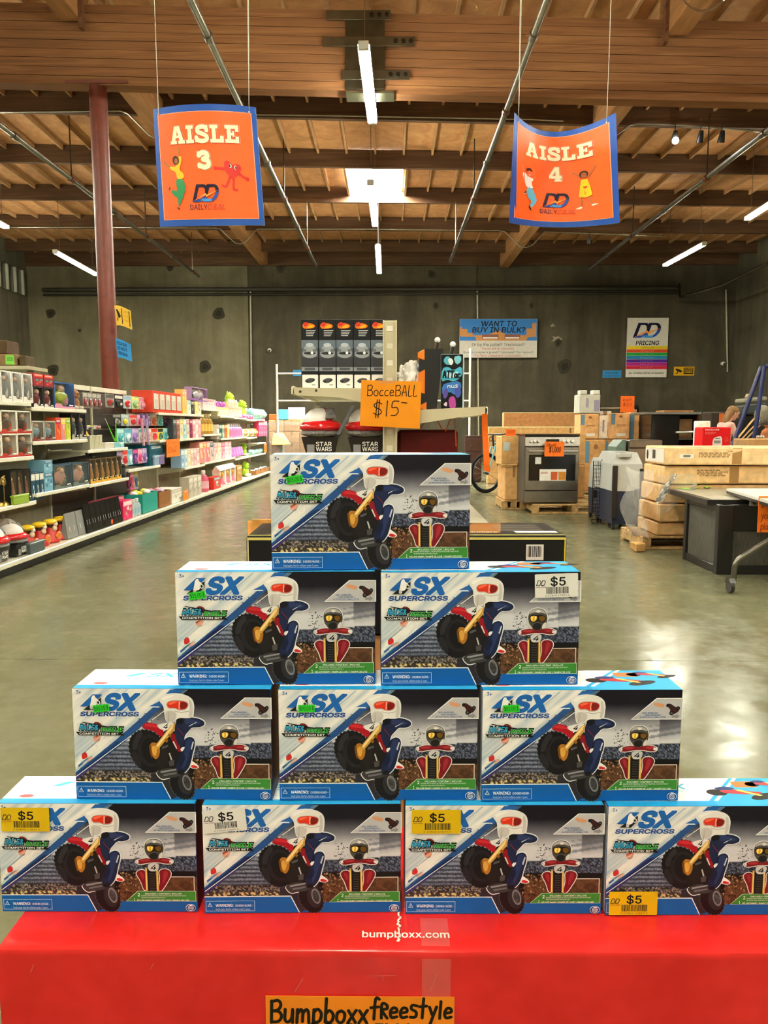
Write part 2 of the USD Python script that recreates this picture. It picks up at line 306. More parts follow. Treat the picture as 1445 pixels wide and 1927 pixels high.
# ---- roof
ceil = thing('ceiling', 'timber roof of plywood deck, sub-purlins, purlins and deep glulam girder', None, kind='structure')
BY = [5.5, 11.0, 14.65, 17.25, 19.86, 22.6, 25.26, YW]                         # purlin lines
def tilt(i): return [-0.030, -0.0256, -0.027, -0.0194, -0.012, -0.0104, -0.005, 0.0][i]
def zdeck(x, i): return DECK + tilt(i) * x * (0.9 if i else 1.0) + (0.0 if i else -0.15)
for i in range(7):
    y0, y1 = BY[i], BY[i + 1]; xs = np.linspace(XL - .1, XR + .1, 14); m = MB()
    v = []; f = []
    for a in range(14):
        for (yy, k) in ((y0, i), (y1, i + 1)):
            z = zdeck(xs[a], k); v += [(xs[a], yy, z), (xs[a], yy, z + 0.04)]
    for a in range(13):
        o = a * 4; q = [(o, o + 2, o + 6, o + 4), (o + 1, o + 5, o + 7, o + 3), (o, o + 4, o + 5, o + 1), (o + 2, o + 3, o + 7, o + 6)]
        for t in q: f += [(t[0], t[1], t[2]), (t[0], t[2], t[3])]
    m.add(trimesh.Trimesh(np.array(v), np.array(f), process=False), '#9c6a42', 0); part(ceil, 'plywood_deck', m, 'plywood')
m = MB().box(XL - .1, XR + .1, YB, 5.5, DECK - 0.15, DECK - .1); part(ceil, 'plywood_deck', m, 'plywood')
def sloped_beam(m, x0, x1, zf, y0, y1, depth, col='#7b4f35'):
    P = [(x, y, zf(x) + d) for x in (x0, x1) for y in (y0, y1) for d in (0, depth)]
    m.add(hull(P), col, 0)
for i in range(2, 7):                                                        # purlins
    m = MB(); sloped_beam(m, XL, XR, lambda x: zdeck(x, i) - 0.37, BY[i] - 0.05, BY[i] + 0.05, 0.36); part(ceil, 'purlin', m, 'purlin_wood')
m = MB(); sloped_beam(m, XL, XR, lambda x: zdeck(x, 7) - 0.53, YW - 0.1, YW - 0.005, 0.52); part(ceil, 'ledger', m, 'purlin_wood')
# the deep girder, two halves hinged at a steel saddle
zg = PY(735, 179, 11.0)[2]; gx = PY(693, 100, 11)[0]
LAM = 9
for k in range(LAM):
    for (a, b, dy, dz) in ((XL, gx - 0.03, 0.0, 0.0), (gx + 0.03, XR, 0.015, -0.02)):
        m = MB(); h = 1.02 / LAM
        sloped_beam(m, a, b, lambda x: zg - 0.0256 * x + dz + k * h + 0.003, 10.9 + dy - 0.004 * (k % 2), 11.12 + dy, h - 0.006); part(ceil, 'girder_lamination', m, 'beam_across')
m = MB()
m.box(gx - 0.3, gx + 0.22, 10.86, 10.885, zg + 0.02, zg + 1.0, '#6d6e60', .004); m.box(gx - .3, gx + .35, 10.86, 11.14, zg - .03, zg + .0, '#85866f')
for z, a, b in ((zg + .95, -.55, .3), (zg + .62, -.6, .62), (zg + .2, -.35, .55)):
    m.box(gx + a, gx + b, 10.85, 10.87, z - .06, z + .06, '#7d7e70', .003)
    for k in range(3): m.cyl((gx + b - .05 - .1 * k, 10.85, z), (gx + b - .05 - .1 * k, 10.835, z), .03, '#4b4b42', 8)
part(ceil, 'steel_saddle', m, 'metal', 'grey steel hinge saddle on the girder')
# sub-purlins
for i in range(0, 7):
    y0, y1 = max(BY[i], 8.0) + 0.05, BY[i + 1] - 0.05
    lim = [6.5, 7.5, 9, 10, 11, 12, 12][i]
    for k in range(-20, 20):
        x = 0.3 + 0.61 * k + 0.03 * math.sin(i * 2.1)
        if abs(x) > lim or x < XL + .1 or x > XR - .1: continue
        if i == 3 and -1.0 < x < 0.2: continue
        m = MB(); P = [(x + s, y, zdeck(x, a) - 0.003 - d) for s in (-.022, .022) for (y, a) in ((y0, i), (y1, i + 1)) for d in (0, .10)]
        if i == 0: P = [(x + s, y, zdeck(x, 1) - 0.003 - d - (0.04 if y == y0 else 0)) for s in (-.022, .022) for y in (y0, y1) for d in (0, .10)]
        m.add(hull(P), '#9b6d48', 0); part(ceil, 'sub_purlin', m, 'joist_wood')
# long glulams running with the aisle
for (xi, xo, h0) in ((-4.12, -4.38, 5.33), (3.64, 3.92, 5.12)):
    z0 = HC + h0
    m = MB(); P = [(x, y, z0 + d + (0.1 if xi > 0 and y > 20 else 0)) for x in (xi, xo) for y in (11.14, YW - .12) for d in (0, zdeck(xi, 4) - .06 - z0)]; m.add(hull(P), '#846242', 0); part(ceil, 'glulam_beam', m, 'beam_along')
    m = MB(); P = [(x, y, z0 + d) for x in (xi, xo) for y in (5.5, 10.84) for d in (0, DECK - z0 - .2)]; m.add(hull(P), '#846242', 0); part(ceil, 'glulam_beam', m, 'beam_along')
    s2 = 1 if xi > 0 else -1
    m = MB(); m.box(min(xi, xi - .05 * s2), max(xi, xi - .05 * s2), 10.75, 10.86, z0 - .12, z0 + .75, '#6b452c'); part(ceil, 'beam_hanger', m, 'rawwood')
# skylight between two purlins
sk = thing('window_1', 'bright roof skylight between two purlins', None, kind='structure')
xs0, xs1 = PY(651, 345, 18.5)[0], PY(764, 345, 18.5)[0]
m = MB().box(xs0 + .03, xs1 - .03, BY[3] + .1, BY[4] - .1, DECK - .035, DECK - .012, '#ffffff'); part(sk, 'diffuser', m, 'sky_glow')
m = MB()
for x in (xs0, xs1): m.box(x - .025, x + .025, BY[3] + .06, BY[4] - .06, DECK - .2, DECK - .01, '#9b6d48')
part(sk, 'curb', m, 'joist_wood')
# column
pc = PY(219, 560, 11.3); cx = pc[0]; zt = PY(200, 158, 11.0)[2]
col = thing('column', 'tall red painted round steel column beside the left shelving', 'column', (cx - .02, 11.0, 0), 0, kind='structure')
m = MB(); m.cyl((0, 0, 0), (-.02, 0, zt - .03), .118, '#6e2e1d', 32); part(col, 'shaft', m, 'paint')
m = MB(); m.box(-.42, .42, -.13, .13, zt - .04, zt - .002, '#74402f', .004); m.box(-.16, .16, -.16, .16, 0, .02, '#74402f'); part(col, 'cap_plate', m, 'paint')
# corrugated metal panel high on the left wall, beside the back corner
m = MB(); ya = 19.5
pa = [(XL + .02, y, z) for y, z in ((ya, 0), (ya, 0))]
zt0, zb0 = min(PX(0, 470, XL + .1)[2], DECK - .75), PX(67, 563, XL + .1)[2]
cp = thing('corrugated_panel', 'ribbed grey sheet metal panel high on the left wall', 'metal panel')
m.box(XL + .005, XL + .05, 19.0, YW - .1, zb0, zt0, '#8a8b80'); part(cp, 'sheet', m, 'metal')
for k in range(14):
    y = 19.3 + k * .52; part(cp, 'rib', MB().box(XL + .05, XL + .12, y, y + .1, zb0, zt0, '#b9baae', .01), 'enamel')
# wall conduits and seams
for u in (32, 472, 899, 1367):
    top = 545 if u > 40 else 560; bot = {32: 695, 472: 800, 899: 830, 1367: 700}[u]
    a, b = PY(u - (4 if u == 32 else 1), top, YW - .05), PY(u + (2 if u == 32 else 2), bot, YW - .05)
    m = MB(); m.tube([a, b], .03, '#a9a48c' if u != 32 else '#8d897a'); part_ = solo('wall_conduit', 'thin grey conduit running down the back wall ' + {32: 'near the left corner', 472: 'behind the toy shelves', 899: 'behind the bulk sign', 1367: 'in the right corner'}[u], 'conduit', m, 'paint')
m = MB(); a, b = PY(80, 545.5, YW - .12), PY(1278, 542, YW - .12); m.tube([a, b], .07, '#35322a', 10); m.tube([a + [0, .03, -.16], b + [0, .03, -.16]], .035, '#2b2922')
solo('sprinkler_main', 'dark horizontal sprinkler main along the back wall', 'pipe', m, 'paint')
# ---- overhead pipes
def pipe(px0, px1, h, y0, y1, label, r=.042):
    x0 = PY(*px0, 1.0); p0 = C0 + ray(*px0) * (h / ray(*px0)[2]); p1 = C0 + ray(*px1) * (h / ray(*px1)[2])
    d = (p1 - p0) / (p1[1] - p0[1]); a, b = p0 + d * (y0 - p0[1]), p0 + d * (y1 - p0[1])
    t = thing('sprinkler_pipe', label, 'pipe'); m = MB(); m.tube([a, b], r, '#8e8b80', 10); part(t, 'tube', m, 'metal')
    y = y0 + 1.2; k = 0
    while y < y1 - .3:
        q = p0 + d * (y - p0[1]); m = MB(); m.tube([q - d * .06, q + d * .06], r * 1.35, '#7c7468' if k % 2 else '#8c5c46', 10); part(t, 'coupling', m, 'metal')
        if k % 2 == 0:
            m = MB(); m.tube([q, [q[0], q[1], DECK - .35]], .012, '#5b574e', 6); part(t, 'hanger_rod', m, 'metal')
        y += 2.1; k += 1
    return t
pipe((359, 0), (591, 493), 4.4, 6, 22.0, 'long grey sprinkler pipe crossing above the aisle three sign')
pipe((1028.6, 0), (853, 477), 4.4, 6, 21.5, 'long grey sprinkler pipe passing beside the aisle four sign')
pipe((0, 235), (380, 525), 4.4, 9, 23.5, 'grey sprinkler pipe running behind the red column')
pipe((1445, 245), (1110, 505), 4.4, 9, 22.5, 'grey sprinkler pipe near the right wall, above the spotlights')
def line(name, label, pts, r, col, cat='conduit'):
    m = MB(); m.tube(pts, r, col, 6); return solo(name, label, cat, m, 'metal')
def cy(y, *uv): return [PY(u, v, y) for u, v in uv]
line('ceiling_conduit', 'thin conduit dipping under the left glulam behind the aisle three sign', cy(14.56, (0, 212), (120, 210), (227, 209), (240, 214), (280, 254), (292, 259), (335, 259), (360, 225), (480, 216), (640, 218), (1000, 225), (1060, 228)), .013, '#a8a598')
line('ceiling_conduit', 'thin conduit over the spotlights beyond the aisle four sign', cy(14.56, (1150, 262), (1185, 236), (1200, 233), (1290, 236), (1437, 248)), .013, '#a8a598')
line('ceiling_conduit', 'thin conduit dipping below both glulams near the back of the roof', cy(22.52, (0, 428), (230, 428), (405, 429), (415, 431), (442, 457), (452, 459), (462, 455), (484, 431), (700, 431), (940, 434), (950, 436), (978, 464), (990, 466), (1003, 460), (1024, 436), (1180, 442), (1252, 445)), .016, '#a8a598')
line('ceiling_conduit', 'bent white conduit at the top of the right glulam', [PX(u, v, 3.55) for u, v in ((1285, 0), (1300, 14), (1318, 21), (1340, 18), (1362, 0))], .012, '#c9c6ba')
line('wall_pipe', 'grey pipe sloping along the right wall to the back corner', [PY(1445, 495, 21), PY(1360, 536, 23.5), PY(1280, 560, 25.8), PY(1278, 535, 26.2)], .045, '#77756a', 'pipe')
# ---- lamps
def strip(px0, px1, h, label, y0=None, y1=None):
    p0 = C0 + ray(*px0) * (h / ray(*px0)[2]); p1 = C0 + ray(*px1) * (h / ray(*px1)[2])
    return strip3(p0, p1, label)
def strip3(p0, p1, label, group=None, seen=True):
    c = (p0 + p1) / 2; L = np.linalg.norm(p1 - p0); rz = math.degrees(math.atan2(p1[1] - p0[1], p1[0] - p0[0])) - 90
    t = thing('tube_light', label, 'lamp', c, rz, group)
    m = MB(); m.add(hull([(x, y, z) for y in (-L / 2, L / 2) for x, z in ((-.07, .05), (.07, .05), (-.035, .09), (.035, .09))]), '#d9d8cf', 0)
    for s in (-1, 1): m.box(-.06, .06, s * L / 2 - .03, s * L / 2 + .03, -.01, .08, '#d2d1c6', .004)
    part(t, 'housing', m, 'enamel')
    for x in (-.042, .042):
        m = MB(); m.cyl((x, -L / 2 + .03, .015), (x, L / 2 - .03, .015), .027, '#ffffff', 12 if seen else 4); part(t, 'tube', m, 'tube_glow')
    for s in (-1, 1):
        m = MB(); m.tube([(0, s * L * .4, .09), (0, s * L * .4, DECK - c[2] - .05)], .006, '#8b887b', 5); part(t, 'hanger', m, 'metal')
    return t
HL = 4.3
strip((684, 92), (701, 232), HL, 'twin tube light hanging in front of the girder')
strip((697, 347), (706, 426), HL, 'twin tube light hanging just past the skylight')
strip((711, 466), (713.5, 515), HL, 'centre twin tube light nearest the back wall')
strip((104, 476), (182, 519), HL, 'twin tube light beside the red column')
strip((-70, 385), (12, 430), HL, 'twin tube light cut off by the left edge')
strip((1325, 461), (1251, 501), HL, 'twin tube light above the pricing sign')
strip((1478, 368), (1406, 414), HL, 'twin tube light cut off by the right edge')
for x, ys in ((-.28, (5.6, 1.2, -3.2, -7)), (-8.3, (12.3, 7.5, 2.5, -2.5)), (7.45, (11.0, 6.8, 2.2, -2.5)), (-11.2, (15.0, 18.0, 21.0)), (-5.2, (6.4, 3.4)), (5.2, (6.8, 3.4)), (4.0, (-1.5,)), (-4.2, (-1.5,))):  # known rows continued; side rows and far-left row added to brighten wall and goods
    for y in ys: strip3(np.array([x, y - 1.2, HC + HL]), np.array([x, y + 1.2, HC + HL]), 'unseen twin tube light, one of the continued and added rows lighting the shop floor', 'tube lights out of view', False)
for u, v, lab, on in ((1270, 257, 'lit track spotlight hanging from the conduit', 1), (1318, 257, 'unlit black track spotlight beside the lit one', 0), (1358, 257, 'unlit black track spotlight nearest the right wall', 0), (1108, 451, 'small spotlight under the aisle four sign', 0)):
    p = PY(u, v, 14.5 if v < 300 else 22.4); t = thing('spotlight', lab, 'lamp', p)
    m = MB(); m.add(lathe([(0, .1), (.035, .1), (.05, .02), (.065, -.1), (.055, -.1), (.0, -.04)], 14), '#1d1c1a', True, TM((0, 0, 0), 0, 20)); m.tube([(0, 0, .09), (0, 0, .22)], .008, '#222222'); part(t, 'shade', m, 'paint')
    if on: part(t, 'bulb', MB().sph((0, -.03, -.08), .06, '#ffffff', 2), 'spot_glow')
# ================================================================ the pyramid of toy boxes
BW, BH, BD = 0.376, 0.2182, 0.115
KX, KY = BW / 1356.0, BH / 766.0
def ax(x): return (x - 42) * KX - BW / 2
def az(y): return BH - (y - 202) * KY
def A(*p): return poly(*[(ax(x), az(y)) for x, y in p])
def AS(pts, it=2): return smooth_poly([(ax(x), az(y)) for x, y in pts], it)
def AL(pts, w): return stroke([(ax(x), az(y)) for x, y in pts], w * KX)
def AE(cx, cy, rx, ry, rot=0): return ell(ax(cx), az(cy), rx * KX, ry * KY, -rot)
L1 = 0.00006
def mixc(a, b, t): t = np.clip(t, 0, 1)[..., None]; return a * (1 - t) + b * t
def box_background(nx=190, ny=108):
    gx, gy = np.meshgrid(np.linspace(42, 1398, nx), np.linspace(202, 968, ny), indexing='ij')
    n1 = RNG.random(gx.shape); n2 = RNG.random(gx.shape)
    sm = lambda s, seed: meshkit.fbm(np.stack([gx / s, gy / s, gx * 0], -1), 4, seed)
    K = lambda c: np.asarray([int(c[i:i + 2], 16) for i in (1, 3, 5)], float)
    col = mixc(K('#16141f'), K('#cfd0d8'), (gy - 300 - 60 * (gx > 1250)) / 190 + 0.3 * (sm(160, 3) - .5))
    col = mixc(col, K('#0f0e16'), np.clip((gx - 1050) / 500, 0, 1) * np.clip((420 - gy) / 120, 0, 1))
    st = (np.sin((gy + 0.16 * (gx - 1100)) / 6.5) > 0.1) & (gx > 1130) & (gy + .16 * (gx - 1100) > 465) & (gy + .16 * (gx - 1100) < 570)
    col = mixc(col, K('#55596b'), st * 0.55)
    crowd = (gy > 592 - 0.05 * (gx - 900)) & (gx > 820) & (gy < 676)
    cc = K('#3c4152') * (0.45 + 1.7 * n1[..., None] ** 2)
    col = np.where(crowd[..., None], cc, col)
    col = np.where(((gy >= 676) & (gx > 820))[..., None], K('#121014'), col)
    dirt = (gy > 718) & (gx > 865); col = np.where(dirt[..., None], K('#5c3d29') * (0.6 + 0.7 * sm(28, 5))[..., None] * (0.8 + .4 * n2[..., None]), col)
    left = (gx < 560) & (gy > 560)
    stand = np.where((np.sin(gy / 4.6) > .2)[..., None], K('#7f889d'), K('#3b4157')) * (0.65 + .5 * n1[..., None])
    stand = mixc(stand, K('#2a2c3c'), ((gy - 745) / 40)); stand = mixc(stand, K('#8c95ad'), 0.7 * ((gy > 598) & (gy < 618)))
    cr = K('#514a47') * (0.3 + 1.9 * n2[..., None] ** 2); fl = np.where((sm(16, 8) > .56)[..., None], K('#d8c184'), K('#3a332f'))
    low = np.where((gy > 818)[..., None], fl, cr); stand = np.where((gy > 768)[..., None], low, stand)
    stand = mixc(stand, K('#9aa3b2'), np.clip((600 - gy) / 60, 0, 1))
    col = np.where(left[..., None], stand, col)
    mid = (gx >= 560) & (gx < 830) & (gy > 560); col = np.where(mid[..., None], mixc(K('#9297a6'), K('#2c2a33'), (gy - 640) / 60), col)
    # slanted pale panel upper left
    e = gx + 1.176 * (gy - 205)                                            # runs along the diagonal edge
    w = (gx - 0.85 * gy); pan = mixc(K('#eeecea'), K('#a9bccd'), np.clip(1.7 * (meshkit.fbm(np.stack([e / 46, w / 420, gx * 0], -1), 3, 11) - .36), 0, 1))
    pan = mixc(pan, K('#6fa0b5'), np.clip((gy - 620) / 260, 0, 1) * (meshkit.fbm(np.stack([e / 30, w / 200, gx * 0], -1), 3, 21) > .5) * .8)
    col = np.where((e < 742)[..., None], pan, col)
    v = np.stack([ax(gx), az(gy)], -1).reshape(-1, 2); i, j = np.meshgrid(np.arange(nx - 1), np.arange(ny - 1), indexing='ij'); a = (i * ny + j).ravel()
    f = np.vstack([np.stack([a, a + ny, a + ny + 1], 1), np.stack([a, a + ny + 1, a + 1], 1)])
    return v, f, lin(np.clip(col, 0, 255).reshape(-1, 3) / 255.0)
_TS = {}
def text_shape(s, bold=False):
    if (s, bold) not in _TS:
        v, f = text2(s, bold); _TS[(s, bold)] = unary_union([Polygon(v[t]).buffer(.004) for t in f])
    return _TS[(s, bold)]
def bold_text(m, s, x, z, w, h, col, lay, shear, grow):
    g = text_shape(s, True).buffer(grow); b = g.bounds; k = w / (b[2] - b[0]); m.flat(affinity.affine_transform(g, [k, h * shear, 0, h, x - b[0] * k, z]), lay, col)
def front_art():
    m = MB(); lay = [1]
    def P(shape, col, up=True):
        m.flat(shape, lay[0] * L1, col)
        if up: lay[0] += 1
    def D(*items):
        for s, c in items: m.flat(s, lay[0] * L1, c)
        lay[0] += 1
    v, f, c = box_background(); m.flat2(v, f, 0.00005, c)
    # slanted streaks, red dabs and the blue edge
    D(*[(A((x, y), (x + 14, y), (x + 14 - 1.176 * l, y + l), (x - 1.176 * l, y + l)), c) for x, y, l, c in ((300, 225, 130, '#eef1f4'), (420, 205, 160, '#b9cbdc'), (560, 212, 200, '#a9c1d6'), (640, 300, 120, '#f1f3f5'), (250, 520, 120, '#f4f5f6'), (360, 530, 180, '#c5d5e2'), (200, 560, 100, '#8fb3c9'), (140, 700, 60, '#4f7fae'), (160, 660, 60, '#cfe0ea'))],
      (AS([(165, 545), (205, 520), (230, 530), (215, 570), (190, 575)], 1), '#e8a48f'), (A((170, 540), (205, 520), (212, 530), (180, 552)), '#d8412f'), (AS([(90, 650), (120, 640), (132, 675), (110, 690), (88, 690)], 1), '#cf2f2d'), (AS([(115, 690), (160, 665), (170, 690), (130, 715)], 1), '#e8b9a6'), (A((60, 735), (130, 680), (136, 690), (66, 748)), '#35629b'))
    D((A((742, 203), (792, 203), (400, 562), (300, 640), (45, 800), (42, 798), (42, 785), (330, 556)), '#27518f'), (A((332, 566), (400, 562), (45, 838), (42, 838), (42, 800)), '#3a3372'))
    D((A((716, 206), (838, 206), (770, 262), (720, 262), (640, 330), (553, 330), (632, 290)), '#2a63ae'), (A((800, 206), (838, 206), (770, 262), (742, 262)), '#8fb4c9'))
    D((A((553, 330), (640, 330), (632, 322), (570, 322)), '#dfe6ee'), (AL([(742, 300), (46, 812)], 5), '#e9eef4'))
    # debris specks
    R2 = np.random.default_rng(5); sp = []
    for k in range(150):
        x = R2.normal(905, 46); y = 690 + abs(R2.normal(0, 1)) * 110; r = R2.uniform(4, 13)
        if y < 940: sp.append((AS([(x + r * math.cos(a) * R2.uniform(.5, 1), y + r * math.sin(a) * R2.uniform(.5, 1)) for a in (0, 1.3, 2.6, 3.9, 5.1)], 1), ['#6b4a31', '#8a6446', '#4a3222', '#a88462', '#2e2018'][k % 5]))
    for k in range(60):
        x, y = R2.normal(500, 34), R2.uniform(372, 520); r = R2.uniform(2, 6); sp.append((AE(x + (520 - y) * .5, y, r, r * .7), '#3f4654'))
    for k in range(36):
        x, y = R2.normal(990, 22), R2.uniform(470, 620); r = R2.uniform(2, 5); sp.append((AE(x, y, r, r), '#55504c'))
    D(*sp[:75]); D(*sp[75:])
    # bottom blue band, white line, green box
    D((A((42, 846), (640, 846), (700, 968), (42, 968)), '#e8edf2'), (A((880, 893), (1398, 893), (1398, 968), (700, 968)), '#0d5aa7'))
    D((A((42, 853), (636, 853), (690, 962), (694, 968), (42, 968)), '#0f5dac'), (A((985, 820), (1390, 820), (1390, 895), (902, 895)), '#cfe0cd'), (A((1140, 716), (1382, 716), (1382, 822), (1376, 822), (1376, 722), (1140, 722)), '#d9cfc4'))
    D((A((988, 823), (1387, 823), (1387, 892), (908, 892)), '#3c8634'), (A((50, 880), (388, 880), (388, 954), (50, 954)), '#b9d2ea'), (A((1222, 258), (1405, 258), (1405, 405), (1050, 405)), '#f2f2f2'))
    D((A((53, 883), (385, 883), (385, 951), (53, 951)), '#1360ae'), (A((1226, 263), (1398, 263), (1398, 400), (1062, 400)), '#bcbcc2'))
    # panel with hand and little quad
    D((AS([(1200, 285), (1250, 292), (1285, 305), (1268, 325), (1235, 318), (1205, 308)], 2), '#d59a76'), (AS([(1292, 305), (1315, 292), (1350, 318), (1378, 330), (1378, 350), (1340, 372), (1318, 366), (1322, 342)], 1), '#3a1d1d'), (A((1330, 375), (1362, 375), (1362, 362), (1384, 385), (1358, 400), (1356, 392), (1330, 392)), '#8b8b90'))
    D((AE(1328, 360, 15, 16), '#17151a'), (AE(1372, 328, 13, 14), '#17151a'), (AE(1300, 308, 10, 12), '#17151a'), (AE(1328, 360, 7, 8), '#7d7d80'), (AE(1372, 328, 6, 7), '#7d7d80'))
    tk = lay[0] * L1 + L1
    for s, x, y, w in (('REAL WHEELIES!', 1130, 364, 106), ('VRAIS WHEELIES !', 1146, 378, 112), ('AUTENTICOS CABALLITOS!', 1112, 393, 178)): text(m, s, ax(x), az(y), w * KX, 10 * KY, '#3c5c96', tk)
    # ---- wheel, bike and big rider
    th = np.linspace(0, 2 * math.pi, 60, endpoint=False); tread = [(548 + (122 if k % 2 else 130) * math.cos(a) * (1 - .08 * math.sin(a)) + 18 * math.sin(a), 634 + (146 if k % 2 else 154) * math.sin(a)) for k, a in enumerate(th)]
    th2 = np.linspace(0, 2 * math.pi, 44, endpoint=False); rear = [(778 + (78 if k % 2 else 86) * math.cos(a) + 22 * math.sin(a), 872 + (94 if k % 2 else 100) * math.sin(a)) for k, a in enumerate(th2)]
    body = [(640, 500), (720, 470), (760, 520), (790, 620), (770, 700), (730, 780), (640, 800), (590, 740), (610, 620)]
    leg = [(800, 545), (845, 526), (876, 548), (872, 600), (856, 650), (846, 700), (826, 752), (784, 792), (742, 772), (738, 730), (770, 662), (790, 600)]
    torso = [(748, 425), (790, 385), (850, 395), (905, 402), (946, 424), (942, 452), (900, 465), (858, 462), (832, 492), (806, 520), (800, 560), (808, 600), (768, 604), (742, 540), (738, 470)]
    helm = [(650, 262), (692, 240), (762, 235), (822, 248), (860, 272), (871, 310), (868, 352), (862, 398), (820, 402), (770, 398), (742, 420), (700, 428), (684, 418), (676, 372), (674, 322), (660, 300), (644, 282)]
    chassis = [(606, 770), (690, 742), (762, 768), (784, 790), (742, 814), (680, 818), (640, 830), (606, 795)]
    halo = unary_union([AS(leg), AS(torso), AS(helm), AS(chassis), AS(body)]).buffer(7 * KX)
    D((halo, '#e4e6ea'), (A(*rear).buffer(3 * KX), '#5c5450'), (A(*tread).buffer(3 * KX), '#5a5c66'))
    D((A(*tread), '#15141a'), (A(*rear), '#17151a'))
    D((AE(566, 628, 88, 112, -8), '#211f26'), (AE(800, 862, 48, 74, -14), '#2c2a2e'), (AE(480, 560, 26, 70, 24), '#2b2a31'), (AE(470, 690, 22, 60, -22), '#24232a'))
    D((AE(572, 628, 66, 92, -8), '#141318'), (AE(812, 850, 30, 56, -14), '#7c7c80'), (AE(812, 850, 22, 44, -14), '#3a393d'))
    D((AS(body), '#1b181b'), (AS([(838, 690), (868, 708), (904, 738), (884, 754), (832, 748), (830, 716)]), '#eceaea'))
    D((AS(chassis), '#3a393c'), (AS([(850, 722), (894, 738), (880, 750), (840, 744)], 1), '#c9272d'), (AS([(520, 452), (545, 430), (612, 440), (656, 474), (664, 510), (640, 536), (598, 492), (545, 480), (514, 468)]), '#a81626'), (AS([(700, 520), (744, 500), (770, 590), (778, 640), (752, 630), (726, 580)]), '#8a1322'), (A((600, 600), (668, 560), (690, 700), (640, 760), (606, 700)), '#201c1e'))
    D((A((630, 772), (752, 750), (756, 760), (634, 784)), '#8d8d92'), (A((650, 792), (740, 778), (744, 788), (652, 806)), '#6a6a6f'), (A((700, 640), (716, 690), (706, 694), (692, 646)), '#b9b6b4'), (A((730, 560), (752, 610), (746, 616), (722, 566)), '#d8d0ce'), (A((646, 600), (690, 586), (690, 600), (650, 616)), '#57545a'), (A((690, 700), (730, 690), (726, 730), (694, 736)), '#4a474b'), (AS([(562, 578), (600, 566), (634, 598), (630, 660), (602, 694), (572, 660)]), '#a96f25'), (AS([(524, 455), (548, 437), (606, 446), (640, 470), (560, 462)], 1), '#c92b36'), (AS([(606, 452), (690, 430), (744, 432), (726, 470), (664, 486), (636, 476)]), '#e6e4e4'))
    D((AS([(574, 600), (600, 590), (616, 620), (600, 670), (580, 650)], 1), '#d8a24a'), (AS([(556, 590), (572, 582), (580, 690), (566, 660)], 1), '#6e4312'), (A((744, 432), (712, 452), (612, 578), (596, 612), (622, 616), (736, 486)), '#c99a45'))
    text(m, '4', ax(656), az(474), 30 * KX, 34 * KY, '#1c1b22', lay[0] * L1, shear=.5)
    D((A((735, 440), (718, 452), (618, 580), (608, 600), (624, 596), (724, 474)), '#f1d69a'), (A((690, 520), (700, 508), (716, 524), (706, 536)), '#8a5c1a'), (A((664, 556), (676, 540), (694, 556), (682, 572)), '#8a5c1a'), (AS(torso), '#1c2546'), (AS(leg), '#1a2343'))
    D((AS([(806, 556), (844, 538), (860, 556), (846, 620), (822, 690), (800, 740), (780, 760), (800, 660)]), '#26345f'), (AS([(806, 402), (860, 408), (926, 428), (900, 446), (850, 440), (812, 446)]), '#2a3762'), (A((842, 610), (862, 560), (868, 566), (852, 620)), '#c9d0e0'), (AS([(772, 610), (806, 596), (798, 620), (780, 636)], 1), '#e6e6ea'), (AS([(750, 404), (780, 388), (800, 392), (806, 430), (776, 446), (750, 440)]), '#12141c'), (AS([(742, 770), (784, 756), (796, 782), (760, 796)], 1), '#15161c'), (AL([(838, 456), (890, 428)], 5), '#d8dce6'), (AL([(760, 470), (800, 520)], 4), '#8f2233'))
    D((AS(helm), '#e6e4e2'), (AE(778, 690, 22, 40, 20), '#151d3a'))
    D((AS([(676, 372), (690, 350), (730, 350), (760, 372), (742, 418), (700, 424), (684, 414)]), '#c6c2c0'), (AS([(840, 270), (860, 280), (868, 340), (858, 392), (836, 396), (846, 330)]), '#c9c5c4'), (AS([(650, 264), (700, 246), (760, 243), (700, 262), (668, 284)], 1), '#f8f7f5'), (AS([(684, 300), (712, 278), (790, 276), (838, 290), (838, 324), (818, 346), (772, 350), (742, 334), (704, 338), (688, 324)]), '#b7b0ad'))
    D((AS([(692, 298), (716, 282), (790, 281), (834, 294), (832, 322), (814, 340), (772, 344), (744, 328), (706, 332), (694, 320)]), '#d8341f'))
    D((AS([(790, 284), (832, 296), (830, 320), (814, 338), (782, 340), (776, 312)], 1), '#7d1a16'), (AS([(700, 298), (726, 286), (770, 286), (740, 300), (708, 312)], 1), '#f0694a'), (A((772, 286), (782, 286), (780, 338), (770, 338)), '#f3a38d'), (A((690, 432), (700, 360), (706, 362), (700, 432)), '#b3aeac'), (AL([(742, 352), (790, 362), (840, 352)], 4), '#aaa5a3'))
    # ---- small rider
    R3 = [(1062, 622), (1142, 618), (1138, 660), (1120, 676), (1082, 678), (1066, 664)]
    arms = [(980, 602), (1050, 580), (1110, 592), (1180, 578), (1240, 596), (1236, 620), (1190, 624), (1140, 612), (1080, 614), (1010, 628), (984, 616)]
    lL = [(984, 682), (1012, 664), (1048, 672), (1052, 740), (1050, 812), (1030, 812), (1014, 752), (986, 704)]; lR = [(1138, 668), (1190, 658), (1224, 680), (1216, 720), (1172, 792), (1152, 818), (1128, 814), (1148, 735)]
    hd = [(1110, 444), (1150, 452), (1174, 484), (1178, 530), (1160, 572), (1130, 592), (1104, 596), (1076, 584), (1052, 552), (1044, 508), (1052, 470), (1076, 450)]
    D((unary_union([AS(arms), AS(lL), AS(lR), AS(hd)]).buffer(6 * KX), '#dcdad8'))
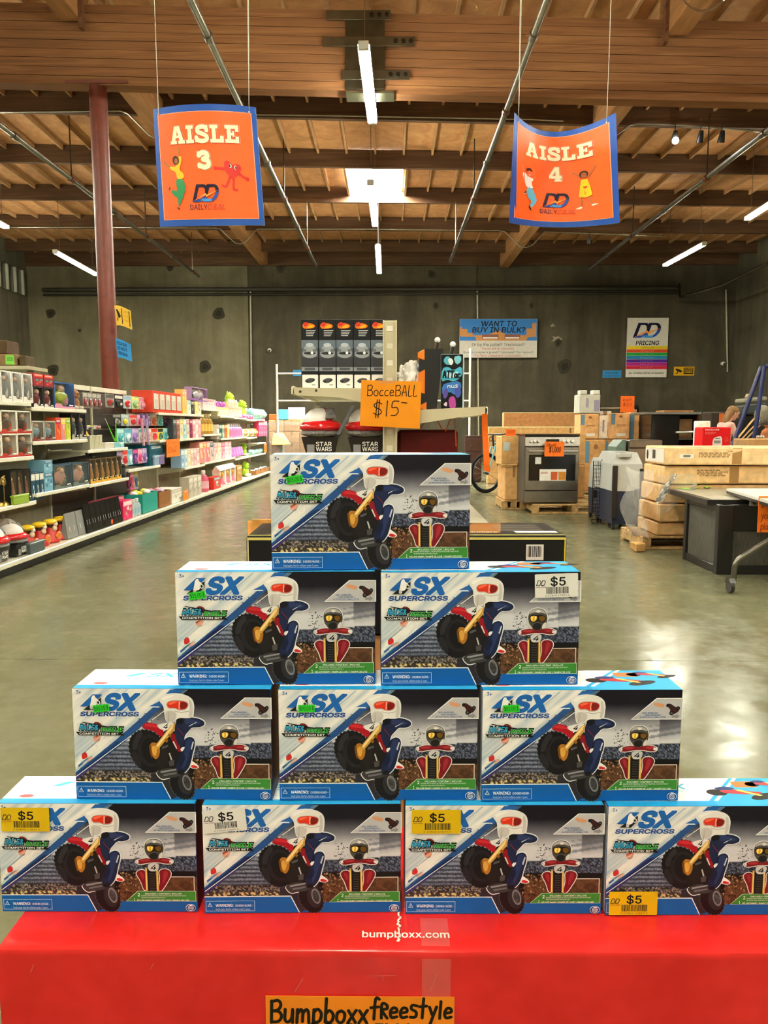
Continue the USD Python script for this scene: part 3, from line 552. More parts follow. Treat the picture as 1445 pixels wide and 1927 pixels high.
    D((AS(arms), '#7d1620'), (AS(lL), '#7a1620'), (AS(lR), '#7a1620'), (A((1058, 660), (1120, 660), (1118, 818), (1060, 818)), '#151316'))
    D((AS([(1000, 600), (1050, 588), (1090, 598), (1040, 612)], 1), '#a5303a'), (AS([(1150, 596), (1190, 586), (1226, 600), (1190, 610)], 1), '#a5303a'), (AS([(1000, 684), (1020, 676), (1036, 700), (1030, 750)], 1), '#9c2a34'), (AS([(1170, 672), (1204, 676), (1196, 720), (1160, 780)], 1), '#9c2a34'), (A((1044, 650), (1058, 650), (1060, 815), (1044, 815)), '#c79a3c'), (A((1118, 650), (1134, 650), (1136, 815), (1120, 815)), '#c79a3c'), (A((984, 600), (1000, 596), (1002, 616), (988, 618)), '#e4dfdd'), (A((1214, 594), (1240, 600), (1234, 618), (1212, 612)), '#e4dfdd'))
    D(*[(A((1072, y), (1112, y + 3), (1110, y + 10), (1072, y + 8)), '#3b3838') for y in range(690, 812, 17)], (A((1048, 660), (1053, 660), (1054, 810), (1049, 810)), '#f0d892'), (A((1124, 660), (1129, 660), (1130, 810), (1125, 810)), '#f0d892'), (AS(R3), '#c9c8ca'))
    text(m, '4', ax(1080), az(664), 38 * KX, 32 * KY, '#1a191c', lay[0] * L1, shear=.3)
    D((AS(hd), '#4a4849'))
    D((AS([(1110, 448), (1150, 458), (1170, 486), (1150, 478), (1110, 470), (1070, 476), (1052, 490), (1060, 464), (1080, 452)]), '#a9a7a6'), (AS([(1076, 560), (1104, 540), (1140, 552), (1130, 588), (1104, 594), (1080, 582)]), '#1c1b1d'), (AS([(1050, 496), (1086, 488), (1130, 488), (1170, 500), (1168, 530), (1140, 546), (1112, 530), (1086, 546), (1060, 536)]), '#1a1814'), (AS([(1146, 552), (1172, 536), (1160, 572), (1138, 586)], 1), '#d9d6d4'), (AS([(1050, 545), (1066, 566), (1080, 584), (1060, 566)], 1), '#cfcccb'))
    D((AS([(1058, 500), (1088, 494), (1108, 500), (1104, 522), (1086, 538), (1064, 530)]), '#d8a92c'), (AS([(1118, 502), (1140, 496), (1164, 504), (1160, 526), (1140, 538), (1122, 524)]), '#6b4a16'), (A((1104, 456), (1124, 458), (1130, 470), (1112, 476), (1098, 470)), '#dedcda'))
    D((A((1064, 502), (1080, 498), (1076, 530), (1066, 526)), '#f2d779'), (A((1092, 498), (1102, 502), (1098, 522), (1090, 528)), '#f5e3a0'))
    # ---- lettering
    t = 2 * L1
    text(m, '3+', ax(70), az(237), 33 * KX, 22 * KY, '#2b5aa3', t * 3)
    D((A((97, 322), (186, 240), (252, 240), (196, 293), (166, 322)), '#1e63b4'))
    D((A((118, 346), (150, 322), (242, 262), (240, 300), (196, 346)), '#1b1b1f'))
    D((AS([(176, 262), (186, 246), (200, 246), (204, 262), (222, 272), (226, 288), (214, 296), (206, 320), (180, 326), (176, 344), (160, 340), (166, 310), (172, 290)], 1), '#f3f3f3'), (AE(222, 296, 13, 15), '#e8e8e8'), (AE(173, 332, 11, 12), '#e8e8e8'))
    D((AE(222, 296, 7, 9), '#222226'))
    bold_text(m, 'SX', ax(238), az(346), 236 * KX, 106 * KY, '#1e63b4', t * 4, .34, .055)
    bold_text(m, 'SUPERCROSS', ax(90), az(390), 404 * KX, 28 * KY, '#2a4f97', t * 4, .2, .035)
    D((A((100, 432), (108, 428), (380, 478), (376, 488)), '#18181c'), (AS([(188, 430), (214, 428), (240, 444), (238, 470), (200, 474), (180, 460)], 1), '#7b2a25'), (AE(192, 452, 12, 14), '#1b191c'), (AE(224, 462, 12, 14), '#1b191c'))
    bold_text(m, 'RACE&', ax(80), az(488), 138 * KX, 44 * KY, '#15171c', lay[0] * L1, .25, .07); bold_text(m, 'RACE&', ax(84), az(485), 128 * KX, 36 * KY, '#2fa6d6', lay[0] * L1 + L1, .25, .004)
    bold_text(m, 'WHEELIE', ax(222), az(499), 162 * KX, 38 * KY, '#15171c', lay[0] * L1, .25, .07); bold_text(m, 'WHEELIE', ax(227), az(496), 150 * KX, 29 * KY, '#48bd50', lay[0] * L1 + L1, .25, .004)
    lay[0] += 1
    D((A((60, 498), (366, 498), (392, 520), (80, 520)), '#131316'))
    text(m, 'COMPETITION SET', ax(84), az(516), 272 * KX, 13 * KY, '#f0f0f0', lay[0] * L1 + L1)
    D((A((80, 886), (97, 918), (63, 918)), '#d6e4f2'))
    D((A((80, 892), (92, 915), (68, 915)), '#1360ae')); D((A((78, 898), (82, 898), (81, 908), (79, 908)), '#d6e4f2'), (AE(80, 912, 1.8, 1.8), '#d6e4f2'))
    text(m, 'WARNING:', ax(120), az(917), 122 * KX, 20 * KY, '#eef4fa', lay[0] * L1); text(m, 'CHOKING HAZARD -', ax(254), az(917), 122 * KX, 15 * KY, '#d6e4f2', lay[0] * L1)
    text(m, 'Small parts. Not for children under 3 years.', ax(120), az(943), 240 * KX, 14 * KY, '#b9d2ea', lay[0] * L1, False)
    text(m, '2', ax(988), az(853), 15 * KX, 22 * KY, '#f0f5ee', lay[0] * L1); text(m, '1', ax(960), az(888), 9 * KX, 21 * KY, '#f0f5ee', lay[0] * L1)
    text(m, 'INCLUDES / CONTIENT / INCLUYE', ax(1038), az(840), 254 * KX, 11 * KY, '#e8f0e6', lay[0] * L1)
    text(m, 'RIDERS WITH BIKES & / MOTOCYCLISTES AVEC MOTOS ET', ax(1012), az(853), 312 * KX, 8 * KY, '#cfe0cd', lay[0] * L1); text(m, 'PILOTOS CON MOTOCICLETAS Y', ax(1012), az(867), 170 * KX, 8 * KY, '#cfe0cd', lay[0] * L1)
    text(m, 'DELUXE RAMP! / RAMPE DE LUXE ! / RAMPA DELUXE!', ax(982), az(888), 362 * KX, 11 * KY, '#e8f0e6', lay[0] * L1)
    D((AE(1352, 936, 34, 27), '#e9eef6')); D((AE(1352, 937, 31, 24), '#2b3a72')); D((AS([(1330, 930), (1352, 912), (1376, 924), (1352, 922)], 1), '#e9eef6'), (AS([(1330, 948), (1352, 952), (1376, 944), (1354, 960)], 1), '#e9eef6'))
    for k, s in enumerate(('SPIN', 'MASTER')): text(m, s, ax(1353), az(936 + 10 * k), 40 * KX, 8 * KY, '#e9eef6', lay[0] * L1, align='c')
    return m
def top_art():
    """the printed lid, in box-top coordinates drawn in the x-z plane: x across, z = depth from the front edge"""
    m = MB(); W, Dp = BW / 2 - .0006, BD
    m.flat(rect(-W, .0005, W, Dp - .0005), L1, '#2e9fd6')
    m.flat(poly((-W, .02), (.01, .02), (.09, Dp - .0005), (-W, Dp - .0005)), 2 * L1, '#eceff2'); m.flat(poly((.02, .02), (.028, .02), (.106, Dp - .0005), (.098, Dp - .0005)), 2 * L1, '#f4f6f8')
    m.flat(rect(-W, .0005, .02, .018), 2 * L1, '#1f93cd')
    text(m, 'SX', -.07, .068, .055, .022, '#49b9dc', 3 * L1, shear=.3); m.flat(poly((-.115, .070), (-.09, .09), (-.072, .09), (-.098, .070)), 3 * L1, '#49b9dc'); text(m, 'SUPERCROSS', -.112, .056, .095, .006, '#8fcfe6', 3 * L1)
    m.flat(ell(-.145, .03, .014, .006), 3 * L1, '#d8555a'); m.flat(rect(-.1, .035, -.05, .037), 3 * L1, '#b9cfe0')
    for dx, dz, s in ((.075, .05, 1.0), (.15, .085, .72)):
        q = lambda *p: smooth_poly([(dx + s * a, dz + s * b) for a, b in p], 1)
        m.flat(ell(dx + .05 * s, dz - .012 * s, .03 * s, .011 * s, 20), 3 * L1, '#1d1b1f'); m.flat(ell(dx - .035 * s, dz + .004 * s, .02 * s, .013 * s), 3 * L1, '#1d1b1f')
        m.flat(q((-.03, .012), (0, .018), (.03, .008), (.06, .004), (.03, -.006), (-.02, 0)), 4 * L1, '#b2323c'); m.flat(q((-.04, .02), (-.01, .03), (.01, .02), (-.01, .01)), 5 * L1, '#2a3a6e'); m.flat(poly((dx + .005 * s, dz + .012 * s), (dx + .012 * s, dz + .016 * s), (dx + .05 * s, dz - .008 * s), (dx + .042 * s, dz - .012 * s)), 5 * L1, '#e0b854')
    m.flat(rect(.085, .075, .13, .1), 3 * L1, '#c9743f')
    return m
def carton_mesh():
    m = MB(); b = .0016
    m.add(bevbox(-BW / 2, BW / 2, .0006, BD, 0, BH, b), '#1a56a0', 0)
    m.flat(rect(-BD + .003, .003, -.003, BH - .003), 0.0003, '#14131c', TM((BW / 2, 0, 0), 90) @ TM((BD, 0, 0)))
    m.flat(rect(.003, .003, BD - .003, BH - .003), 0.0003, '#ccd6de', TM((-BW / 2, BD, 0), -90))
    return m
_front, _top, _carton = front_art(), top_art(), carton_mesh()
def price_sticker(t, kind, x, z, rot=0, h=8.0):
    m = MB(); m.v = []; T = TM((x, -.0036, z)) @ trimesh.transformations.rotation_matrix(math.radians(rot), [0, -1, 0])
    if kind == 'green':
        w, hh = .031, .0145; m.flat(rect(0, 0, w, hh), .0002, '#2fd02f', T)
        text(m, '$05.00 $', .002, .0035, w - .004, .0078, '#14351a', .0004, False, T=T)
        lab = 'neon green price sticker with $05.00'
    else:
        w, hh = (.0925, .0475) if kind == 'yellow' else (.0815, .0455); c = '#e6bf0c' if kind == 'yellow' else '#e9e8e4'
        if kind == 'white': w *= h / 8.0
        m.flat(rect(0, 0, w, hh).buffer(-.002).buffer(.002), .0002, c, T)
        text(m, '$5', w * .36, hh * .5, .029, .0155, '#17161a', .0004, True, T=T)
        dd = [(.003, .024), (.0115, .024)]
        for k, (a, b) in enumerate(dd):
            q = [(a, b), (a + .003, b + .009), (a + .007, b + .009), (a + .0085, b + .0065), (a + .006, b), (a, b)]; m.flat(stroke(q, .0013), .0004, '#1c1b30' if k else '#1a1a1c', T)
        text(m, 'DAILYDEAL', .003, .0195, .0185, .0022, '#8a2b30', .0004, True, T=T)
        x0 = w * .26; r = np.random.default_rng(3)
        while x0 < w * .78:
            b = r.uniform(.0004, .0014); m.flat(rect(x0, hh * .16, x0 + b, hh * .44), .0004, '#1b1a1c', T); x0 += b + r.uniform(.0005, .0011)
        text(m, '0 17845 17899 0', w * .24, hh * .05, w * .56, .0028, '#2a2a2c', .0004, False, T=T)
        lab = kind + ' price sticker with barcode and $5'
    part(t, 'price_sticker', m, 'paper', lab)
ROWZ = [.3180, .5375, .7570, .9765]; ROWY = [1.385, 1.400, 1.425, 1.445]
TOY = [(0, (4, 1719), (376, 1716), 'leftmost toy motorbike box of the bottom row, yellow $5 sticker over its logo', ('yellow', .008, .1645, 0, 8)),
       (0, (385, 1724), (756, 1714), 'toy motorbike box of the bottom row with a white $5 sticker over its logo', ('white', .004, .163, 5, 8)),
       (0, (762, 1714), (1131, 1709), 'toy motorbike box of the bottom row above the red carton seam, yellow $5 sticker', ('yellow', .012, .164, 0, 8)),
       (0, (1136, 1710), (1509, 1704), 'toy motorbike box at the right end of the bottom row, yellow sticker low down', ('yellow', .006, .002, 0, 8)),
       (1, (140, 1507), (517, 1509), 'left toy motorbike box of the three-box row with a green price sticker', ('green', .041, .172, 7, 8)),
       (1, (527, 1508), (897, 1503), 'middle toy motorbike box of the three-box row with a green price sticker', ('green', .038, .175, 2, 8)),
       (1, (905, 1504), (1277, 1497), 'right toy motorbike box of the three-box row with its blue lid uncovered', ('green', .038, .176, 3, 8)),
       (2, (334, 1297), (709, 1291), 'toy motorbike box in the two-box row with a green price sticker', ('green', .027, .165, 8, 8)),
       (2, (715, 1287), (1090, 1281), 'toy motorbike box with a white $5 sticker at its upper right corner', ('white', .290, .169, 2, 8)),
       (3, (512, 1070), (885, 1063), 'single toy motorbike box on top of the pyramid', ('green', .031, .163, 9, 8))]
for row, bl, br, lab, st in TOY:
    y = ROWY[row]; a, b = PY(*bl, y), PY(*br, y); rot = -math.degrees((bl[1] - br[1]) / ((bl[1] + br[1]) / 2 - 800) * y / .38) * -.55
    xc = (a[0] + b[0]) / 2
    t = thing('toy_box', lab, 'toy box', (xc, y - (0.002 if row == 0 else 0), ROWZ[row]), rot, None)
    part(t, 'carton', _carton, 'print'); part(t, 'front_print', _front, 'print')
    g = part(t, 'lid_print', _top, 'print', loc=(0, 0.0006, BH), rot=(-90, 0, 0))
    price_sticker(t, st[0], st[1] - BW / 2, st[2], st[3], st[4])
# ---- the long red carton that carries the pyramid
mat('redcard', {'g': ('geometry', {}), 'mp': ('mapping', {'scale': (1.0, 1.0, 0.06)}), 'n': ('noise_texture', {'scale': 90.0, 'detail': 2.0}), 'n2': ('noise_texture', {'scale': 7.0, 'detail': 3.0}), 'mx': ('mix', {'fac': 0.5}), 'b': ('bump', {'strength': 0.10, 'distance': 0.004}),
    'r': ('rgb_ramp', {'ramp': [(0.3, tuple(lin('#ce2220'))), (0.7, tuple(lin('#e02a28')))]}), 'rr': ('map_range', {'from_min': 0.35, 'from_max': 0.65, 'to_min': 0.14, 'to_max': 0.26}), 'p': ('principled_bsdf', {'specular_ior_level': 0.4})},
    [('g.position', 'mp.vector'), ('mp.vector', 'n.vector'), ('g.position', 'n2.vector'), ('n.color', 'mx.color1'), ('n2.color', 'mx.color2'), ('mx.color', 'b.height'), ('b.normal', 'p.normal'), ('n2.fac', 'r.fac'), ('r.color', 'p.base_color'), ('n2.fac', 'rr.value'), ('rr.result', 'p.roughness')])
rz = ROWZ[0] - .001; RX0, RX1, RY0, RY1 = -.705, .742, 1.277, 1.70
t = thing('red_carton', 'long glossy red carton on the floor carrying the toy box pyramid', 'carton', (0, 0, 0))
m = MB(); nx = 120
xs = np.linspace(RX0, RX1, nx); wob = .0022 * (meshkit.fbm(np.stack([xs * 9, xs * 0, xs * 0], -1), 3, 4) - .5)
prof = [(RY0, 0.002), (RY0 + .001, .10), (RY0, rz - .014), (RY0 + .004, rz - .004), (RY0 + .012, rz - .0005), (RY0 + .03, rz), (RY1, rz), (RY1, .002)]
V = np.array([[(x, y + (w * 2 if 0 < j < 5 else 0), z - (abs(w) * 1.2 if 2 < j < 5 else 0)) for j, (y, z) in enumerate(prof)] for x, w in zip(xs, wob)]); npf = len(prof)
F = []
for i in range(nx - 1):
    for j in range(npf - 1):
        a = i * npf + j; F += [[a, a + npf, a + npf + 1], [a, a + npf + 1, a + 1]]
v = V.reshape(-1, 3); F = np.array(F)
k0 = len(v); v = np.vstack([v, V[0].mean(0), V[-1].mean(0)])
F = np.vstack([F, [[k0, j, j + 1] for j in range(npf - 1)], [[k0 + 1, (nx - 1) * npf + j + 1, (nx - 1) * npf + j] for j in range(npf - 1)]])
tm = trimesh.Trimesh(v, F, process=False)
if tm.face_normals[0][1] > 0: tm.invert()
m.add(tm, '#c4161c', 25); part(t, 'box', m, 'redcard')

xs_, ys_ = PZ(753, 1750, rz)[:2]
m = MB(); tz = .0006
def ontop(shape, col, lay): m.flat(shape, lay, col, TM((0, 0, rz)) @ trimesh.transformations.rotation_matrix(-math.pi / 2, [1, 0, 0]))
r = np.random.default_rng(8); sx = PZ(752, 1720, rz)[0]
ontop(poly((sx - .0012, RY0 + .03), (sx + .0012, RY0 + .03), (sx + .0012, RY1), (sx - .0012, RY1)), '#5e0c10', .0002)
for k in range(26):
    y = RY0 + .026 + k * .0036; ontop(ell(sx - .002 + r.normal(0, .0012), y, r.uniform(.0014, .0032), r.uniform(.0014, .003)), '#efe3d8', .0005)
part(t, 'flap_seam', m, 'paper', 'worn white seam between the lid flaps')
m = MB(); p = PZ(681, 1764, rz); q = PZ(846, 1764, rz)
T = TM((0, p[1], rz)) @ trimesh.transformations.rotation_matrix(-math.pi / 2, [1, 0, 0])
text(m, 'bumpboxx.com', p[0], 0, q[0] - p[0], .0175, '#f3e9e4', .0006, True, T=T); part(t, 'lid_lettering', m, 'paper', 'white lettering reading bumpboxx.com')
m = MB(); a, b = PY(794, 1800, RY0)[0], PY(848, 1800, RY0)[0]
m.flat(rect(a, rz - .085, b, rz - .012), .0045, '#ffffff', TM((0, RY0, 0))); part(t, 'packing_tape', m, 'tape', 'clear packing tape down the front'); m = MB(); m.flat(rect(a, RY0 + .012, b, RY0 + .09), .0009, '#ffffff', TM((0, 0, rz)) @ trimesh.transformations.rotation_matrix(-math.pi / 2, [1, 0, 0]))
part(t, 'packing_tape', m, 'tape', 'clear packing tape across the lid edge')
m = MB()
for pts, w in (([(690, 1833), (745, 1832)], 1.6), ([(720, 1832), (721, 1842)], 1.6), ([(570, 1838), (556, 1862)], 3), ([(822, 1830), (808, 1862)], 3), ([(60, 1826), (66, 1812)], 2.4), ([(285, 1820), (290, 1810)], 2)):
    P3 = [PY(u, v, RY0) for u, v in pts]; m.flat(stroke([(q[0], q[2]) for q in P3], w * .0006), .0048, '#d0665c', TM((0, RY0, 0)))
part(t, 'scuff', m, 'paper', 'pale scratches on the front')
# ================================================================ lettering by hand, logos, signs
HAND = {  # letters as pen strokes in a box 1 high, y up
 'B': (.7, [[(.1, 0), (.08, .98)], [(.06, .95), (.45, 1), (.6, .8), (.45, .58), (.1, .52), (.5, .5), (.66, .28), (.5, .05), (.1, .02)]]),
 'o': (.55, [[(.3, .55), (.08, .45), (.05, .15), (.25, 0), (.45, .12), (.48, .42), (.3, .55)]]),
 'c': (.5, [[(.45, .5), (.2, .52), (.05, .28), (.15, .04), (.45, .06)]]),
 'e': (.55, [[(.08, .28), (.45, .34), (.42, .52), (.2, .54), (.06, .3), (.16, .04), (.48, .08)]]),
 'A': (.62, [[(.02, 0), (.3, .98), (.56, 0)], [(.12, .36), (.5, .38)]]),
 'L': (.5, [[(.1, 1), (.08, .03), (.46, .05)]]),
 '$': (.7, [[(.6, .8), (.35, .9), (.1, .75), (.2, .56), (.5, .44), (.6, .22), (.35, .08), (.08, .2)], [(.28, 1.08), (.24, -.1)], [(.44, 1.08), (.4, -.1)]]),
 '1': (.3, [[(.18, 1), (.15, 0)]]), '5': (.6, [[(.55, .98), (.18, .96), (.12, .56), (.42, .58), (.55, .32), (.4, .06), (.1, .04)]]),
 '-': (.5, [[(.05, .9), (.4, .86)]]), ' ': (.35, []), ',': (.2, [[(.12, .1), (.05, -.12)]]), '=': (.5, [[(.08, .6), (.42, .6)], [(.08, .35), (.42, .35)]]),
 'u': (.6, [[(.08, .6), (.08, .15), (.25, .02), (.46, .2), (.5, .6), (.52, 0)]]), 'm': (.85, [[(.08, 0), (.1, .6), (.1, .4), (.28, .6), (.4, .45), (.4, .05), (.42, .42), (.6, .6), (.72, .45), (.76, 0)]]),
 'p': (.6, [[(.1, .6), (.06, -.42)], [(.08, .45), (.3, .62), (.52, .42), (.45, .1), (.2, .02), (.08, .15)]]), 'b': (.6, [[(.1, 1.1), (.08, .02)], [(.08, .4), (.3, .56), (.52, .36), (.45, .08), (.22, 0), (.08, .12)]]),
 'x': (.55, [[(.06, .56), (.48, .02)], [(.5, .58), (.05, 0)]]), 'f': (.5, [[(.5, 1.0), (.32, 1.08), (.24, .8), (.22, -.06)], [(.0, .55), (.48, .6)]]),
 'r': (.5, [[(.1, 0), (.1, .75), (.4, .7), (.42, .5), (.12, .42), (.46, .0)]]), 's': (.5, [[(.45, .66), (.15, .7), (.1, .5), (.4, .34), (.38, .08), (.06, .06)]]),
 't': (.5, [[(.25, 1.05), (.22, .02)], [(.02, .62), (.46, .66)]]), 'y': (.55, [[(.06, .6), (.25, .2)], [(.5, .62), (.1, -.45)]]), 'l': (.25, [[(.12, .9), (.1, 0)]]),
 'E': (.5, [[(.44, .96), (.1, .96), (.08, .03), (.46, .04)], [(.1, .5), (.38, .52)]]), '0': (.55, [[(.3, .96), (.08, .6), (.12, .1), (.32, .02), (.5, .4), (.46, .85), (.3, .96)]]), '2': (.55, [[(.08, .78), (.25, .96), (.46, .8), (.36, .45), (.06, .04), (.5, .06)]]),
 'D': (.62, [[(.08, .02), (.1, .98), (.42, .88), (.56, .5), (.4, .1), (.06, .03)]]), 'a': (.55, [[(.45, .5), (.2, .54), (.06, .25), (.2, .02), (.42, .18), (.46, .54), (.5, 0)]]), 'n': (.55, [[(.08, .56), (.08, 0), (.1, .36), (.3, .56), (.46, .42), (.48, 0)]]), 'i': (.25, [[(.12, .56), (.1, 0)], [(.13, .78), (.13, .8)]]), 'W': (.8, [[(.02, .98), (.2, .02), (.4, .7), (.58, .02), (.78, .98)]]), 'w': (.7, [[(.04, .56), (.18, .02), (.34, .45), (.5, .02), (.66, .58)]]), '4': (.6, [[(.4, .98), (.06, .4), (.55, .42)], [(.4, .7), (.38, 0)]]), 'd': (.6, [[(.5, 1.05), (.5, .0)], [(.48, .42), (.25, .56), (.06, .3), (.2, .02), (.46, .16)]]), 'g': (.55, [[(.46, .52), (.2, .56), (.06, .3), (.2, .06), (.44, .2), (.47, .5), (.42, -.35), (.1, -.32)]]), 'h': (.55, [[(.08, 1.05), (.08, 0), (.1, .36), (.3, .56), (.46, .42), (.48, 0)]]), 'T': (.6, [[(.02, .95), (.58, .97)], [(.3, .95), (.28, 0)]])}
def curvy(pts):
    p = np.asarray(pts, float)
    if len(p) < 3: return p
    out = []
    q = np.vstack([2 * p[0] - p[1], p, 2 * p[-1] - p[-2]])
    for i in range(1, len(q) - 2):
        for t in np.linspace(0, 1, 5)[:-1]:
            out.append(.5 * (2 * q[i] + (q[i + 1] - q[i - 1]) * t + (2 * q[i - 1] - 5 * q[i] + 4 * q[i + 1] - q[i + 2]) * t * t + (3 * q[i] - q[i - 1] - 3 * q[i + 1] + q[i + 2]) * t ** 3))
    return np.vstack(out + [p[-1]])
def hand(s, h, w=None, pen=.1, slant=.06):
    x = 0; S = []
    for ch in s:
        a, st = HAND[ch]
        for q in st:
            c = curvy(q) * h; c[:, 0] += x * h + c[:, 1] * slant; S.append(LineString(c))
        x += a + .08
    k = (w / (x * h)) if w else 1.0
    return unary_union([affinity.scale(l, k, 1, origin=(0, 0)).buffer(pen * h / 2, 3) for l in S])
def slab(ch):
    """fat slab-serif capitals, 1 high"""
    R = rect
    if ch == 'I': return unary_union([R(.12, 0, .36, 1), R(0, 0, .48, .2), R(0, .8, .48, 1)]), .48
    if ch == 'L': return unary_union([R(.12, 0, .36, 1), R(0, 0, .82, .2), R(0, .8, .5, 1), R(.6, 0, .82, .38)]), .82
    if ch == 'E': return unary_union([R(.12, 0, .36, 1), R(0, 0, .82, .2), R(0, .8, .82, 1), R(.62, 0, .82, .36), R(.62, .64, .82, 1), R(.3, .42, .56, .58), R(.46, .34, .56, .66)]), .82
    if ch == 'A': return unary_union([poly((.2, 0), (.0, 0), (0, .18), (.08, .18), (.28, 1), (.62, 1), (.84, .18), (.92, .18), (.92, 0), (.5, 0), (.5, .18), (.58, .18), (.54, .34), (.36, .34), (.32, .18), (.4, .18), (.4, 0))]).difference(poly((.41, .48), (.5, .48), (.455, .72))), .92
    if ch == 'S': return unary_union([LineString(curvy([(.74, .7), (.66, .86), (.42, .9), (.2, .82), (.18, .64), (.36, .54), (.56, .46), (.72, .34), (.68, .16), (.42, .1), (.16, .16), (.08, .3)])).buffer(.125, 6), R(.66, .6, .82, .98), R(0, .04, .16, .42)]), .84
    if ch == '3': return unary_union([LineString(curvy([(.1, .76), (.3, .9), (.56, .84), (.58, .64), (.34, .54), (.6, .46), (.64, .22), (.4, .1), (.1, .2)])).buffer(.13, 6), R(0, .66, .16, .96), R(0, .06, .16, .34)]), .76
    if ch == '4': return unary_union([poly((.38, 1), (.66, 1), (.66, .4), (.78, .4), (.78, .2), (.66, .2), (.66, .14), (.76, .14), (.76, 0), (.34, 0), (.34, .14), (.42, .14), (.42, .2), (0, .2), (0, .38))]).difference(poly((.42, .38), (.2, .38), (.42, .72))), .78
def dd_logo(m, x, z, w, h, lay, T=None, put=None):
    """two slanted letters D with a lightning stroke between"""
    def Dsh(ox):
        o = poly(*[(ox + a, b) for a, b in curvy([(0, 0), (0, 1)]).tolist() + [(.3, 1)] + [(.3 + .3 * math.sin(t), .5 + .5 * math.cos(t)) for t in np.linspace(0, math.pi, 14)] + [(.3, 0)]])
        i = poly(*[(ox + a, b) for a, b in [(.14, .15), (.14, .85), (.29, .85)] + [(.29 + .17 * math.sin(t), .5 + .35 * math.cos(t)) for t in np.linspace(0, math.pi, 12)] + [(.29, .15)]])
        return o.difference(i)
    S = lambda g: affinity.affine_transform(g, [w, w * .22, 0, h, x, z])
    a, b = Dsh(0), Dsh(.46); low = poly((-.2, -.1), (1.2, -.1), (1.2, .62), (.62, .42), (.0, .0))
    bolt = poly((.02, .02), (.5, .5), (.56, .4), (1.04, .66), (.58, .24), (.52, .34))
    for k, (g, c) in enumerate(((unary_union([a, b]), '#151433'), (unary_union([a, b]).intersection(low), '#2a4fa8'), (unary_union([a, b]).intersection(poly((.3, -.1), (.9, -.1), (.8, .2), (.4, .16))), '#3f8fd8'), (bolt, '#ef7b3c'), (poly((.3, .28), (.5, .47), (.56, .37), (1.0, .63), (.58, .29), (.52, .39)), '#f6b24a'))):
        if put: put(S(g), c, 4 + k)
        else: m.flat(S(g), lay + .0004 * k, c, T)
